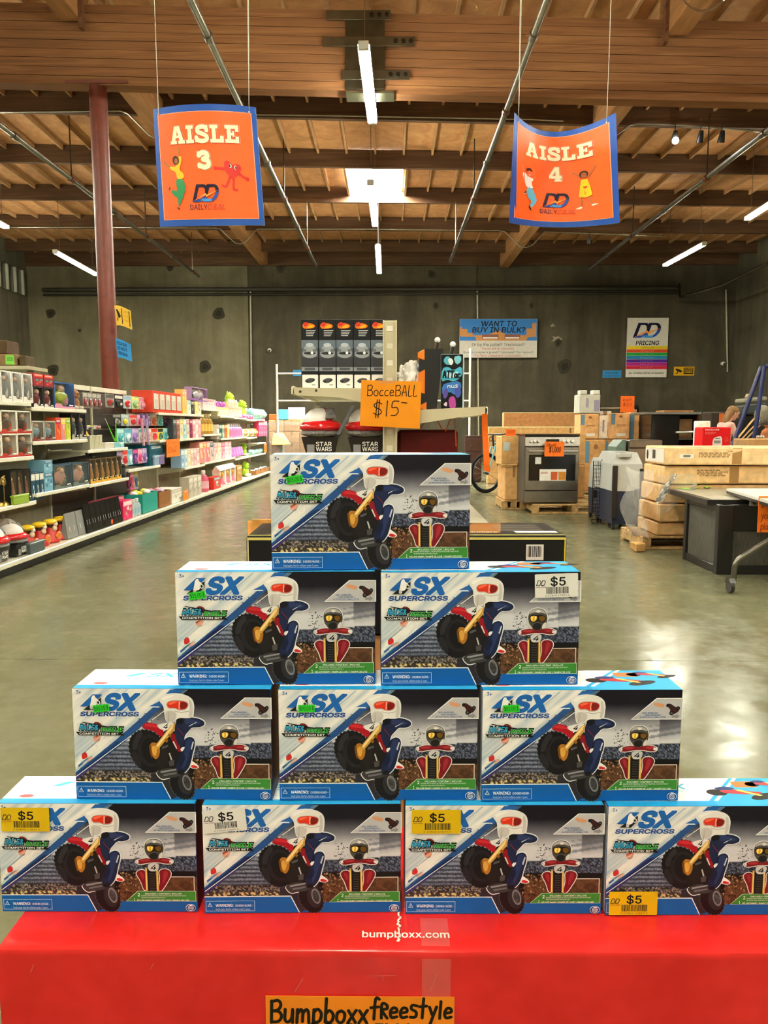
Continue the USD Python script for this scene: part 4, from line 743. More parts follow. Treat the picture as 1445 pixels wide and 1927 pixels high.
# ---- hanging aisle signs: a flat print bent into a curved sheet
def hanging_sign(name, label, num, px, y, bow, figures, bow2=0.0):
    """px: corners tl, tr, br, bl of the sheet; the sheet bows by 'bow' metres in the middle"""
    tl, tr, br, bl = [PY(u, v, y) for u, v in px]
    W = np.linalg.norm(tr - tl); H = (tl[2] + tr[2] - bl[2] - br[2]) / 2
    c0 = (tl + tr) / 2
    t = thing(name, label, 'hanging sign', (c0[0], y, c0[2]))
    def bend(mb):
        for k in range(len(mb.v)):
            v = mb.v[k]; s = np.clip(v[:, 0] / W + .5, 0, 1); q = np.clip(-v[:, 2] / H, 0, 1)
            top = tl * (1 - s)[:, None] + tr * s[:, None]; bot = bl * (1 - s)[:, None] + br * s[:, None]
            p = top * (1 - q)[:, None] + bot * q[:, None]
            off = v[:, 1]; b4 = 4 * s * (1 - s)
            p[:, 1] += off + (bow * (1 - q) + bow2 * q) * b4; p -= [c0[0], y, c0[2]]
            mb.v[k] = p
            n = np.zeros_like(p); n[:, 1] = -1; n[:, 0] = bow * 4 * (1 - 2 * s) / W * 1.0; n /= np.linalg.norm(n, axis=1, keepdims=True); mb.n[k] = n * np.sign(-mb.n[k][:, 1:2] + 1e-9)
        return mb
    def fine(shape, step=.08):                                    # cut a shape into strips so that it can bend
        x0, _, x1, _ = shape.bounds; e = np.arange(math.floor(x0 / step) * step, x1 + step, step); out = []
        for a, b in zip(e[:-1], e[1:]):
            g = shape.intersection(rect(a, -9, b, 9))
            out += [p for p in getattr(g, 'geoms', [g]) if p.geom_type == 'Polygon' and p.area > 1e-7]
        return MultiPolygon(out)
    m = MB(); X = lambda s: (s - .5) * W; Z = lambda q: -q * H
    m.flat(fine(rect(X(0), Z(1), X(1), Z(0)), .02), .0, '#2352a8'); k0 = len(m.v)
    b = MB(); b.flat(fine(rect(X(0), Z(1), X(1), Z(0)), .02), -.006, '#dcdad2'); b.f = [f[:, ::-1] for f in b.f]; b.n = [-n for n in b.n]
    part(t, 'backing', bend(b), 'enamel')
    m.flat(fine(rect(X(.045), Z(.945), X(.955), Z(.055)), .02), .001, '#f3a58c'); m.flat(fine(rect(X(.052), Z(.94), X(.948), Z(.06)), .02), .002, '#f2662a')
    def put(shape, col, lay): m.flat(fine(shape, .04), .002 + lay * .0012, col)
    xs = .0; total = sum(slab(c)[1] for c in 'AISLE') + 4 * .09; sx = .66 * W / total; hh = .145 * H; x = -.335 * W
    for ch in 'AISLE':
        g, wd = slab(ch); g = affinity.affine_transform(g, [sx, 0, 0, hh, x, Z(.315)])
        put(affinity.translate(g, .006 * W, .002 * H).buffer(.006 * W), '#c9a184', 1); put(affinity.translate(g, .004 * W, 0).buffer(.004 * W), '#e0562a', 2); put(g, '#ece6c6', 3); x += (wd + .09) * sx
    g, wd = slab(num); g = affinity.affine_transform(g, [.16 * W, 0, 0, .15 * H, -.085 * W, Z(.53)])
    put(affinity.translate(g, .006 * W, .002 * H).buffer(.006 * W), '#c9a184', 1); put(g, '#ece6c6', 3)
    def ptext(st, x, z, w, h, col, lay, shear=0.0):
        g = text_shape(st); k = w / g.bounds[2]; put(affinity.affine_transform(g, [k, h * shear, 0, h, x, z]), col, lay)
    dd_logo(m, -.165 * W, Z(.80), .22 * W, .145 * H, .004, put=put)
    ptext('DAILY', -.19 * W, Z(.865), .165 * W, .042 * H, '#2b1742', 4); ptext('DEAL', -.02 * W, Z(.865), .165 * W, .042 * H, '#c4302e', 4, .15); ptext('DEAL', -.017 * W, Z(.863), .155 * W, .034 * H, '#e9643a', 5, .15)
    for shape, col, lay in figures: put(affinity.affine_transform(shape, [W, 0, 0, -H, -.5 * W, 0]), col, lay)
    part(t, 'print', bend(m), 'print')
    for s in (.06, .94):
        mm = MB(); p = tl * (1 - s) + tr * s - [c0[0], y, c0[2]]; p[1] += bow * 4 * s * (1 - s) - .004; p[2] -= .05 * H
        top = [p[0] + (0.02 if s > .5 else -.02), p[1], DECK - .4 - c0[2]]; top2 = [top[0] + (.035 if s < .5 and num == '4' else .03), top[1], top[2]]
        mm.tube([p, top], .0022, '#c9c6b8', 5); part(t, 'cord', mm, 'paper')
        if (num == '3') == (s > .5):
            mm = MB(); mm.tube([p, top2], .0022, '#c9c6b8', 5); part(t, 'cord', mm, 'paper')
        mm = MB(); mm.sph(p, .006, '#e8e8e4', 1); part(t, 'grommet', mm, 'metal')
    return t
def F(*p): return smooth_poly(p, 2)
def limb(pts, w): return stroke(curvy(pts), w)
figs3 = [(limb([(.235, .345), (.245, .44), (.235, .49)], .014), '#a8703c', 2), (limb([(.085, .455), (.12, .49), (.15, .505)], .014), '#a8703c', 2), (F((.235, .41), (.265, .42), (.255, .47), (.235, .51), (.235, .535), (.27, .56), (.272, .6), (.2, .61), (.2, .545), (.14, .52), (.135, .495), (.18, .5), (.2, .5)), '#f0c22e', 3), (F((.17, .43), (.2, .405), (.235, .43), (.235, .47), (.2, .49), (.175, .47)), '#3a1f1c', 4), (ell(.207, .455, .018, .024), '#9c5f3a', 5),
         (F((.195, .6), (.272, .61), (.275, .7), (.245, .76), (.21, .83), (.195, .83), (.2, .76), (.16, .745), (.135, .705), (.15, .69), (.2, .71), (.19, .65)), '#2f8f5b', 4), (poly((.18, .845), (.205, .865), (.21, .858), (.195, .838)), '#4a2118', 4), (poly((.11, .69), (.125, .665), (.135, .668), (.12, .695)), '#4a2118', 4),
         (F((.665, .47), (.7, .455), (.735, .485), (.745, .5), (.78, .485), (.82, .5), (.825, .54), (.79, .58), (.74, .62), (.7, .58), (.665, .53)), '#d5322c', 3), (limb([(.68, .53), (.62, .525), (.585, .525)], .022), '#d5322c', 2), (ell(.582, .522, .018, .016), '#d5322c', 2), (limb([(.8, .565), (.84, .595), (.87, .61)], .02), '#d5322c', 2), (ell(.875, .612, .016, .018), '#d5322c', 2),
         (limb([(.71, .6), (.69, .64), (.665, .675), (.635, .665)], .02), '#d5322c', 2), (limb([(.745, .61), (.74, .66), (.74, .7), (.77, .705)], .02), '#d5322c', 2), (ell(.723, .505, .012, .017), '#f4e9e2', 4), (ell(.77, .518, .012, .017), '#f4e9e2', 4), (ell(.719, .505, .007, .013), '#22181a', 5), (ell(.774, .52, .007, .013), '#22181a', 5)]
figs4 = [(limb([(.13, .43), (.14, .48), (.155, .53)], .018), '#e9774f', 2), (limb([(.255, .45), (.265, .5), (.25, .525)], .018), '#e9774f', 2), (F((.125, .495), (.16, .49), (.185, .52), (.24, .525), (.25, .545), (.225, .56), (.235, .61), (.25, .625), (.17, .635), (.15, .57), (.13, .53)), '#e6e3e6', 3), (ell(.205, .48, .032, .034), '#e6704c', 4), (F((.165, .46), (.18, .435), (.22, .43), (.24, .46), (.225, .465), (.2, .455), (.185, .475)), '#4c2026', 5), (ell(.205, .5, .008, .006), '#f6eee8', 5),
         (F((.17, .63), (.24, .625), (.265, .7), (.285, .745), (.23, .82), (.205, .815), (.225, .75), (.2, .745), (.175, .7)), '#5fb3d6', 4), (poly((.145, .69), (.165, .665), (.17, .675), (.152, .7)), '#171a24', 4), (poly((.2, .8), (.225, .845), (.215, .85), (.195, .82)), '#171a24', 4), (poly((.14, .695), (.15, .702), (.17, .69), (.165, .682)), '#e8e6e2', 3),
         (limb([(.645, .45), (.69, .48), (.72, .51)], .014), '#a8683c', 2), (limb([(.835, .42), (.8, .47), (.775, .51)], .014), '#a8683c', 2), (F((.7, .49), (.705, .455), (.74, .44), (.775, .455), (.78, .49), (.755, .515), (.72, .515)), '#4a2320', 3), (ell(.74, .49, .024, .03), '#9c5a34', 4), (poly((.715, .53), (.765, .53), (.785, .6), (.8, .695), (.745, .715), (.685, .705), (.7, .6)), '#f0c21e', 4), (F((.72, .6), (.74, .605), (.765, .6), (.755, .62), (.74, .628)), '#d2361f', 5), (limb([(.735, .65), (.742, .67), (.735, .685)], .005), '#a07a18', 5),
         (limb([(.71, .7), (.705, .76), (.695, .8)], .014), '#a8683c', 2), (limb([(.77, .7), (.785, .76), (.8, .79)], .014), '#a8683c', 2), (F((.64, .825), (.68, .805), (.71, .8), (.705, .825)), '#f0e7d2', 3), (F((.785, .79), (.81, .785), (.85, .79), (.82, .8), (.79, .805)), '#f0e7d2', 3)]
hanging_sign('hanging_sign', 'orange hanging sign with blue border reading AISLE 3, with a red heart', '3', ((288, 206), (481, 202), (498, 424), (301, 427)), 5.2, -.07, figs3, -.01)
hanging_sign('hanging_sign', 'orange hanging sign with blue border reading AISLE 4, showing a jumping man', '4', ((968, 211), (1159, 212), (1166, 419), (958, 419)), 5.2, .33, figs4, .12)
# ---- signs on the back wall
def wall_sign(name, label, cat, tlp, brp, y, rot=0):
    a, b = PY(*tlp, y), PY(*brp, y); t = thing(name, label, cat, ((a[0] + b[0]) / 2, y, b[2]), rot); return t, b[0] - a[0], a[2] - b[2]
t, w, h = wall_sign('bulk_sign', 'blue and white wall sign reading WANT TO BUY IN BULK above stacked pallets', 'wall sign', (865, 600), (1010, 673), YW - .16)
m = MB().box(-w / 2, w / 2, 0, .03, 0, h, '#bfbbae', .004); part(t, 'board', m, 'enamel')
m = MB(); X = lambda s: (s - .5) * w; Z = lambda q: h * (1 - q)
m.flat(rect(X(.003), Z(.56), X(.997), Z(.005)), .001, '#2f6fae')
m.flat(poly((X(.0), Z(.42)), (X(.0), Z(.22)), (X(.03), Z(.2)), (X(.03), Z(.26)), (X(.1), Z(.26)), (X(.1), Z(.36)), (X(.17), Z(.36)), (X(.17), Z(.42)), (X(.35), Z(.42)), (X(.5), Z(.3)), (X(.62), Z(.42)), (X(.86), Z(.42)), (X(.86), Z(.25)), (X(.93), Z(.25)), (X(.93), Z(.12)), (X(.985), Z(.1)), (X(.985), Z(.42)), (X(.99), Z(.46)), (X(.88), Z(.48)), (X(.86), Z(.56)), (X(.22), Z(.56)), (X(.2), Z(.46)), (X(.02), Z(.46))), .002, '#b07a45')
for a, b in ((.29, .5), (.58, .78)): m.flat(rect(X(a), Z(.52), X(b), Z(.4)), .003, '#7e4d3a'); m.flat(rect(X(a + .01), Z(.51), X(b - .01), Z(.47)), .004, '#cfc7bf')
text(m, 'WANT TO', 0.0, Z(.19), .46 * w, .13 * h, '#0d1a26', .006, True, .15, align='c'); text(m, 'BUY IN BULK?', 0.0, Z(.35), .68 * w, .13 * h, '#121417', .006, True, .15, align='c')
text(m, 'Or by the pallet? Truckload?', 0, Z(.70), .68 * w, .075 * h, '#2a2a28', .004, False, align='c'); text(m, 'Please ask an associate.', 0, Z(.79), .42 * w, .055 * h, '#a8392f', .004, False, align='c')
text(m, 'Quieres comprar a granel? O por palet? Por camion?', 0, Z(.885), .9 * w, .05 * h, '#3a3a36', .004, False, align='c'); text(m, 'Por favor pregunte a un asociado.', 0, Z(.97), .6 * w, .055 * h, '#a8392f', .004, False, align='c')
part(t, 'print', m, 'print')
t, w, h = wall_sign('pricing_sign', 'white wall poster reading PRICING over rainbow coloured bands', 'wall sign', (1181, 598), (1254, 710), YW - .06)
part(t, 'board', MB().box(-w / 2, w / 2, 0, .03, 0, h, '#d6d3c6', .004), 'enamel')
m = MB(); dd_logo(m, X(.14) * 0 - .36 * w, Z(.345) * 0 + h * .665, .57 * w, .25 * h, .004); text(m, 'PRICING', 0, h * .545, .56 * w, .068 * h, '#14141a', .004, True, .1, align='c')
for k, c in enumerate(('#d9bf20', '#d34a26', '#1f9440', '#1d7fae', '#4a2386', '#a31d7c', '#bf1f3c')):
    m.flat(rect(-w / 2 + .004, h * (.475 - .056 * k), w / 2 - .004, h * (.475 + .052 - .056 * k)), .004, c)
    text(m, ['Yellow $5', 'Orange $3', 'Green $1', 'Blue $8', 'Purple $10', 'Pink $15', 'Red $20'][k], 0, h * (.488 - .056 * k), .32 * w, .026 * h, ['#8a7a1a', '#e08a6a', '#58ab70', '#63a8c8', '#6d5aa8', '#c060a4', '#d0607a'][k], .006, False, align='c')
text(m, 'ALL OTHERS PRICED AS MARKED', 0, h * .055, .86 * w, .03 * h, '#3a3a3c', .004, True, align='c'); part(t, 'print', m, 'print')
def camera_sign(label, tlp, brp, y, rot=0, name='camera_sign'):
    t, w, h = wall_sign(name, label, 'warning sign', tlp, brp, y, rot)
    part(t, 'board', MB().box(-w / 2, w / 2, 0, .004, 0, h, '#d9a81c', .001), 'enamel')
    m = MB(); m.flat(rect(-w * .02, h * .16, w * .45, h * .9), .001, '#1a1712'); 
    for k, s in enumerate(('24 HOUR', 'VIDEO', 'CAMERA')): text(m, s, w * .215, h * (.7 - .2 * k), .4 * w, .15 * h, '#d9a81c', .002, True, align='c')
    m.flat(poly((-w * .4, h * .8), (-w * .2, h * .68), (-w * .08, h * .5), (-w * .16, h * .34), (-w * .4, h * .58)), .001, '#1a1712'); m.flat(poly((-w * .34, h * .48), (-w * .28, h * .42), (-w * .3, h * .26), (-w * .42, h * .16), (-w * .42, h * .26), (-w * .34, h * .32)), .001, '#1a1712'); part(t, 'print', m, 'print')
    return t
camera_sign('small yellow and black video surveillance sign on the back wall', (1268, 690), (1306, 707), YW - .012)
def blue_sign(label, tlp, brp, y, rot=0):
    t, w, h = wall_sign('notice_sign', label, 'notice', tlp, brp, y, rot); part(t, 'board', MB().box(-w / 2, w / 2, 0, .004, 0, h, '#2f86bf', .001), 'enamel'); return t, w, h
t, w, h = blue_sign('small dim blue notice on the back wall beside the pricing poster', (1134, 697), (1169, 711), YW - .012)
m = MB(); text(m, 'PLEASE', 0, h * .52, w * .66, h * .26, '#174a72', .002, True, align='c'); text(m, 'DO NOT OPEN', 0, h * .16, w * .8, h * .22, '#174a72', .002, True, align='c'); part(t, 'print', m, 'print')
# curled signs on the column, bent by the same sheet idea
def column_sign(label, px, y, col, words, cam=False):
    tl, tr, br, bl = [PY(u, v, y) for u, v in px]; t = thing('column_sign', label, 'notice', (tl[0], y, bl[2])); o = np.array([tl[0], y, bl[2]])
    def warp(m):
        for k in range(len(m.v)):
            v = m.v[k]; s, q = v[:, :1], v[:, 2:3]; p = (bl * (1 - s) + br * s) * (1 - q) + (tl * (1 - s) + tr * s) * q
            p = p + np.hstack([0 * s, v[:, 1:2] - .10 * np.sin(s * math.pi) , 0.06 * np.sin(s * math.pi) * (tl[2] - bl[2])]); m.v[k] = p - o
        return m
    m = MB()
    for a in np.linspace(0, 1, 9)[:-1]: m.flat(rect(a, 0, a + .125, 1), 0, col)
    part(t, 'sheet', warp(m), 'enamel'); m = MB()
    if cam:
        m.flat(rect(.55, .1, .93, .92), .003, '#221a10'); [text(m, s, .74, .72 - .22 * k, .3, .15, col, .005, True, align='c') for k, s in enumerate(('24 HR', 'VIDEO', 'CAMERA'))]
        m.flat(poly((.15, .82), (.32, .78), (.5, .5), (.42, .36), (.3, .42)), .003, '#221a10'); m.flat(poly((.22, .42), (.3, .4), (.28, .24), (.2, .2)), .003, '#221a10')
    else: [text(m, s, .5, .7 - .27 * k, .62, .17, '#123c66', .003, True, align='c') for k, s in enumerate(words)]
    part(t, 'print', warp(m), 'print'); return t
column_sign('curled yellow camera notice on the red column', ((215, 575), (246, 585), (249, 621), (219, 613)), 10.85, '#e3b52a', (), True)
column_sign('curled blue notice reading PLEASE DO NOT OPEN BOXES on the red column', ((217, 637), (246, 648), (249, 681), (221, 673)), 10.85, '#2f92d8', ('PLEASE', 'DO NOT', 'OPEN BOX'))
# security cameras
for u, v, y, lab in ((1361, 684, YW - .1, 'small white dome camera below the corner conduit'), (507, 659, YW - .1, 'small white dome camera on the back wall above the toy shelves')):
    p = PY(u, v, y); t = thing('dome_camera', lab, 'camera', p); part(t, 'base', MB().cyl((0, .1, 0), (0, .02, 0), .06, '#d9d6cc', 16), 'plastic'); part(t, 'dome', MB().sph((0, 0, 0), .07, '#cfcdc6', 2), 'plastic'); part(t, 'lens', MB().sph((0, -.05, -.02), .035, '#1b1b1d', 2), 'gloss')
# ---- handwritten orange card at the front of the red carton
a, b = PY(500, 1872, RY0), PY(855, 1872, RY0); zb = .05
t = thing('price_card', 'bright orange card on the red carton, handwritten Bumpboxx freestyle', 'price card', (0, RY0 - .003, 0))
m = MB().box(a[0], b[0], 0, .0012, zb, a[2], '#f38a1e'); part(t, 'card', m, 'paper')
m = MB(); p = PY(508, 1921, RY0); q = PY(856, 1915, RY0); hgt = PY(510, 1880, RY0)[2] - p[2]
m.flat(affinity.translate(hand('Bumpboxx', hgt, PY(690, 0, RY0)[0] - p[0], .135), p[0], p[2]), .0006, '#191508'); p2 = PY(697, 1913, RY0)
m.flat(affinity.translate(hand('freestyle', hgt * .86, q[0] - p2[0] - .003, .15), p2[0], p2[2]), .0006, '#191508')
text(m, 'DD DAILY', (a[0] + b[0]) / 2, a[2] - .115, .18, .062, '#5a3f12', .0006, True, align='c'); part(t, 'lettering', m, 'print')
# ================================================================ the display gondola behind the pyramid
mat('weave', {'tc': ('texture_coordinate', {}), 'mp': ('mapping', {'scale': (260.0, 260.0, 14.0)}), 'n': ('noise_texture', {'scale': 1.0, 'detail': 2.0}), 'r': ('rgb_ramp', {'ramp': [(0.3, tuple(lin('#2e2d27'))), (0.7, tuple(lin('#5c5a50')))]}), 'p': ('principled_bsdf', {'roughness': 0.8})},
    [('tc.object', 'mp.vector'), ('mp.vector', 'n.vector'), ('n.fac', 'r.fac'), ('r.color', 'p.base_color')])
YG = 3.45
def carton(name, label, x0, x1, y0, y1, z0, z1, col='#b08a5c', rot=0, group=None, cat='carton', tape='#a07a4c', extra=None, kind='card', dent=.0):
    """a closed cardboard carton with lid seam, tape and print; x0..x1 across, y0 the side towards the camera"""
    w, d, h = x1 - x0, y1 - y0, z1 - z0
    t = thing(name, label, cat, ((x0 + x1) / 2, y0, z0 + .0012), rot, group); h -= .0012
    m = MB(); b = bevbox(-w / 2, w / 2, 0, d, 0, h, min(.012, h * .1))
    if dent:
        b = b.subdivide_to_size(max(w, d, h) / 7); q = np.asarray(b.vertices) ; b.vertices = q + dent * (meshkit.noise(q * 5 + [x0 * 3, y0, z0 * 7], 3)[:, None] - .5) * np.array([.6, 1.0, .5])
    m.add(b, col, 0 if not dent else 30); part(t, 'box', m, kind)
    if tape:
        m = MB(); m.flat(rect(-w / 2 + .004, h * .46, w / 2 - .004, h * .54) if h > w * .6 and False else rect(-.03 * min(1, w * 2), h * .66, .03 * min(1, w * 2), h - .004), .002, tape); T = TM((0, 0, h)) @ trimesh.transformations.rotation_matrix(-math.pi / 2, [1, 0, 0])
        m.flat(rect(-.03 * min(1, w * 2), -.0, .03 * min(1, w * 2), -d) if False else rect(-.03 * min(1, w * 2), 0.004, .03 * min(1, w * 2), d - .004), .002, tape, TM((0, 0, h)) @ trimesh.transformations.rotation_matrix(-math.pi / 2, [1, 0, 0])); part(t, 'tape', m, 'paper', kind='stuff')
    if extra: extra(t, w, d, h)
    return t
def scribble(m, x, z, w, h, rows, col, lay=.0015, seed=1):
    """lines of unreadably small print as thin dashes"""
    r = np.random.default_rng(seed)
    for k in range(rows):
        a = x
        while a < x + w * r.uniform(.7, 1):
            b = a + w * r.uniform(.04, .16); m.flat(rect(a, z - k * h * 1.7 - h, min(b, x + w), z - k * h * 1.7), lay, col); a = b + w * .03
def barcode(m, x, z, w, h, lay=.002, seed=2, ground='#e8e4da', col='#2a2724'):
    r = np.random.default_rng(seed)
    if ground: m.flat(rect(x, z, x + w, z + h), lay, ground)
    a = x + w * .1
    while a < x + w * .86: b = a + w * r.uniform(.02, .06); m.flat(rect(a, z + h * .2, b, z + h * .9), lay + .0006, col); a = b + w * r.uniform(.02, .05)
CREAM = '#cfc7a6'
t = thing('display_gondola', 'cream metal display rack with slotted post and two shelf arms behind the pyramid', 'shelving rack', (0, YG, 0))
pl, pr = PY(720, 603, YG)[0], PY(747, 603, YG)[0]; zt = PY(733, 603, YG)[2]
m = MB(); m.box(pl, pr, 0, .03, 0, zt, CREAM, .003)
for a in (pl, pr - .008): m.box(a, a + .008, -.012, .004, 0, zt, CREAM, .002)
for k in range(22):
    z = zt - .035 - k * .075
    if z > .05: m.box(pl + .018, pr - .018, -.0015, .002, z - .012, z + .012, '#e7e2cb' if k % 2 else '#f3efdf', .001)
part(t, 'upright', m, 'enamel')
m = MB(); m.box(pl + .012, pr - .012, .03, 1.25, .05, zt - .02, '#c2bb9c'); part(t, 'back_panel', m, 'enamel')
m = MB(); m.box(pl, pr, 1.22, 1.26, 0, zt, CREAM, .003); part(t, 'upright', m, 'enamel')
def arm(pts, name='shelf_bracket'):
    P = [PY(u, v, YG) for u, v in pts]; g = poly(*[(p[0], p[2]) for p in P]); m = MB(); e = trimesh.creation.extrude_polygon(g, .006, engine='earcut'); e.apply_transform(trimesh.transformations.rotation_matrix(math.pi / 2, [1, 0, 0])); e.apply_translation([0, .004, 0]); m.add(e, CREAM, 0)
    a, b = P[0], P[1]
    return m
m = arm([(553, 729), (720, 732), (720, 770), (700, 762), (640, 748), (560, 744), (551, 740)])
for u, v in ((565, 737), (595, 735)): p = PY(u, v, YG); m.cyl((p[0], -.004, p[2]), (p[0], .0, p[2]), .006, '#3c3a33', 8)
part(t, 'shelf_bracket', m, 'enamel')
zl = PY(600, 730, YG)[2]; xl = PY(553, 730, YG)[0]
part(t, 'shelf', MB().box(xl, pl, .006, 1.2, zl - .02, zl, CREAM, .004), 'enamel'); part(t, 'shelf_lip', MB().box(xl - .012, xl + .004, -.002, 1.2, zl - .03, zl + .008, '#ddd7bd', .004), 'enamel')
m = arm([(747, 773), (913, 765), (917, 772), (914, 780), (860, 786), (790, 797), (747, 806)]); part(t, 'shelf_bracket', m, 'enamel')
zr = PY(880, 767, YG)[2]; xr = PY(914, 767, YG)[0]
part(t, 'shelf', MB().box(pr, xr, .006, 1.2, zr - .03, zr - .01, CREAM, .004), 'enamel'); part(t, 'shelf_lip', MB().box(xr - .006, xr + .01, -.002, 1.2, zr - .035, zr + .004, '#ddd7bd', .004), 'enamel')
p = PZ(928, 990, .80)
for s, (a, b) in (('r', (pr, p[0])), ('l', (-p[0] + .02, pl))):
    part(t, 'lower_shelf', MB().box(a, b, -.02, 1.2, .765, .80, '#d8d2b8', .005), 'enamel')
part(t, 'base_deck', MB().box(-.47, .47, -.02, 1.25, .0, .14, '#c9c2a4', .005), 'enamel')
# five tall black toy boxes in a row
def tall_box(t, w, h, d):
    m = MB().box(-w / 2, w / 2, 0, d, 0, h, '#17171a', .0015); part(t, 'carton', m, 'print')
    m = MB(); X = lambda s: (s - .5) * w; Z = lambda q: h * (1 - q)
    m.flat(rect(X(.02), Z(.99), X(.98), Z(.01)), .0008, '#1d1d21'); m.flat(rect(X(.02), Z(.68), X(.98), Z(.3)), .001, '#4d545c'); m.flat(rect(X(.02), Z(.42), X(.98), Z(.3)), .0013, '#687684'); m.flat(rect(X(.02), Z(.68), X(.98), Z(.55)), .0013, '#3b3d42')
    m.flat(smooth_poly([(X(.12), Z(.44)), (X(.3), Z(.36)), (X(.7), Z(.36)), (X(.9), Z(.44)), (X(.94), Z(.52)), (X(.7), Z(.56)), (X(.3), Z(.56)), (X(.06), Z(.52))], 2), .0016, '#9aa1a8'); m.flat(ell(X(.5), Z(.37), w * .22, h * .03), .0019, '#b9c2ca'); m.flat(ell(X(.5), Z(.49), w * .36, h * .02), .0019, '#2d2f34'); m.flat(ell(X(.63), Z(.485), w * .08, w * .08), .0022, '#f4f8fb')
    for s in (.2, .78): m.flat(rect(X(s - .1), Z(.47), X(s + .1), Z(.43)), .0022, '#6c7178')
    m.flat(rect(X(.02), Z(.75), X(.98), Z(.69)), .0016, '#8b9299'); m.flat(rect(X(.2), Z(.74), X(.8), Z(.7)), .0018, '#55585e')
    m.flat(smooth_poly([(X(.08), Z(.1)), (X(.15), Z(.05)), (X(.7), Z(.06)), (X(.86), Z(.1)), (X(.7), Z(.13)), (X(.2), Z(.14))], 1), .0016, '#e6761e'); m.flat(smooth_poly([(X(.12), Z(.1)), (X(.18), Z(.04)), (X(.42), Z(.04)), (X(.4), Z(.1))], 1), .0019, '#d4382c'); m.flat(smooth_poly([(X(.3), Z(.12)), (X(.6), Z(.075)), (X(.8), Z(.1)), (X(.55), Z(.13))], 1), .0022, '#f2b02c')
    for k in range(4): m.flat(rect(X(.3), Z(.165 + .025 * k), X(.85 - .05 * k), Z(.155 + .025 * k)), .0016, '#e6e6e6')
    m.flat(rect(X(.1), Z(.985), X(.92), Z(.815)).buffer(.004), .0016, '#f1f0ec'); m.flat(smooth_poly([(X(.16), Z(.9)), (X(.4), Z(.85)), (X(.84), Z(.86)), (X(.7), Z(.91)), (X(.4), Z(.93))], 1), .0019, '#4b4d50'); m.flat(ell(X(.36), Z(.905), w * .07, h * .012), .0022, '#1c1c1e'); m.flat(ell(X(.7), Z(.885), w * .06, h * .01), .0022, '#1c1c1e'); m.flat(rect(X(.6), Z(.96), X(.8), Z(.945)), .0019, '#8a8a88')
    part(t, 'front_print', m, 'print')
e = [566.5, 600, 632.5, 665, 697.5, 730]; zb = zl; Yb = YG + .045; zb += .0012; hh = PY(600, 601, Yb)[2] - zb
tb = None
for k in range(5):
    a, b = PY(e[k] + .5, 700, Yb)[0], PY(e[k + 1] - .5, 700, Yb)[0]
    lab = ['leftmost', 'second', 'third', 'fourth', 'rightmost, half hidden'][k] + ' tall black toy vehicle box on the rack shelf, counted from the left' if k < 4 else 'rightmost tall black toy vehicle box, half hidden behind the slotted post'
    if tb is None: tb = thing('vehicle_toy_box', lab, 'toy box', ((a + b) / 2, Yb, zb), 0, 'tall black toy boxes on the rack'); tall_box(tb, b - a, hh, .2)
    else: copy(tb, ((a + b) / 2, Yb + .004 * (k % 2), zb), 0, lab)
# red and white padded ride-on ships on black boxes
def padded_ship(t, s=1.0):
    def dome(sc, c, col, squash=(1, 1, 1), m=None):
        q = trimesh.creation.icosphere(3, 1.0); v = q.vertices; v[:, 2] *= np.where(v[:, 2] > 0, 1, .55); q.vertices = v; q.apply_scale(sc); q.apply_translation(c); return q
    part(t, 'base_box', MB().add(hull([(x * s, y * s, z * s) for x, y, z in ((-.075, -.06, 0), (.075, -.06, 0), (-.075, .1, 0), (.075, .1, 0), (-.1, -.075, .1), (.1, -.075, .1), (-.1, .12, .1), (.1, .12, .1))]), '#1f2022', 0), 'plastic')
    part(t, 'grey_rim', MB().add(dome((.112 * s, .12 * s, .04 * s), (0, .01, .118 * s), '#8'), '#7d7c7a', True), 'fabric')
    part(t, 'red_band', MB().add(dome((.118 * s, .125 * s, .055 * s), (0, .01, .148 * s), '#8'), '#c9171c', True), 'gloss')
    part(t, 'white_hood', MB().add(dome((.092 * s, .1 * s, .09 * s), (-.008, .015, .168 * s), '#8'), '#dedbd6', True), 'plastic')
    part(t, 'red_stripe', MB().add(trimesh.intersections.slice_mesh_plane(trimesh.intersections.slice_mesh_plane(dome((.095 * s, .103 * s, .093 * s), (-.008, .015, .168 * s), ''), [1, .3, 0], [.015 * s, 0, 0]), [-1, -.3, 0], [.05 * s, 0, 0]), '#c9171c', True), 'fabric')
    part(t, 'fin', MB().add(hull([(x * s, y * s, z * s) for x, y, z in ((-.04, .0, .2), (-.03, .0, .285), (-.02, .03, .29), (.03, .02, .21), (.0, .06, .21))]), '#d8d4cd', 30), 'fabric')
    part(t, 'grey_patch', MB().add(hull([(x * s, y * s, z * s) for x, y, z in ((.03, -.07, .19), (.085, -.05, .2), (.07, -.02, .255), (.03, -.02, .255), (.03, -.085, .2))]), '#6f6d6d', 30), 'fabric')
    m = MB(); [text(m, w, .02 * s, (.052 - .027 * k) * s, .085 * s, .022 * s, '#efeeea', .0772 * s, True, align='c') for k, w in enumerate(('STAR', 'WARS'))]; part(t, 'lettering', m, 'print')
    m = MB().box(-.07 * s, -.03 * s, -.0775 * s, -.074 * s, .01 * s, .06 * s, '#8d8d8e'); part(t, 'window_print', m, 'gloss')
Yp = YG + .06; zp = .80
lab = ['left red and white padded spaceship toy on a black base under the tall boxes', 'right red and white padded spaceship toy, partly behind the orange BOCCE BALL sign']
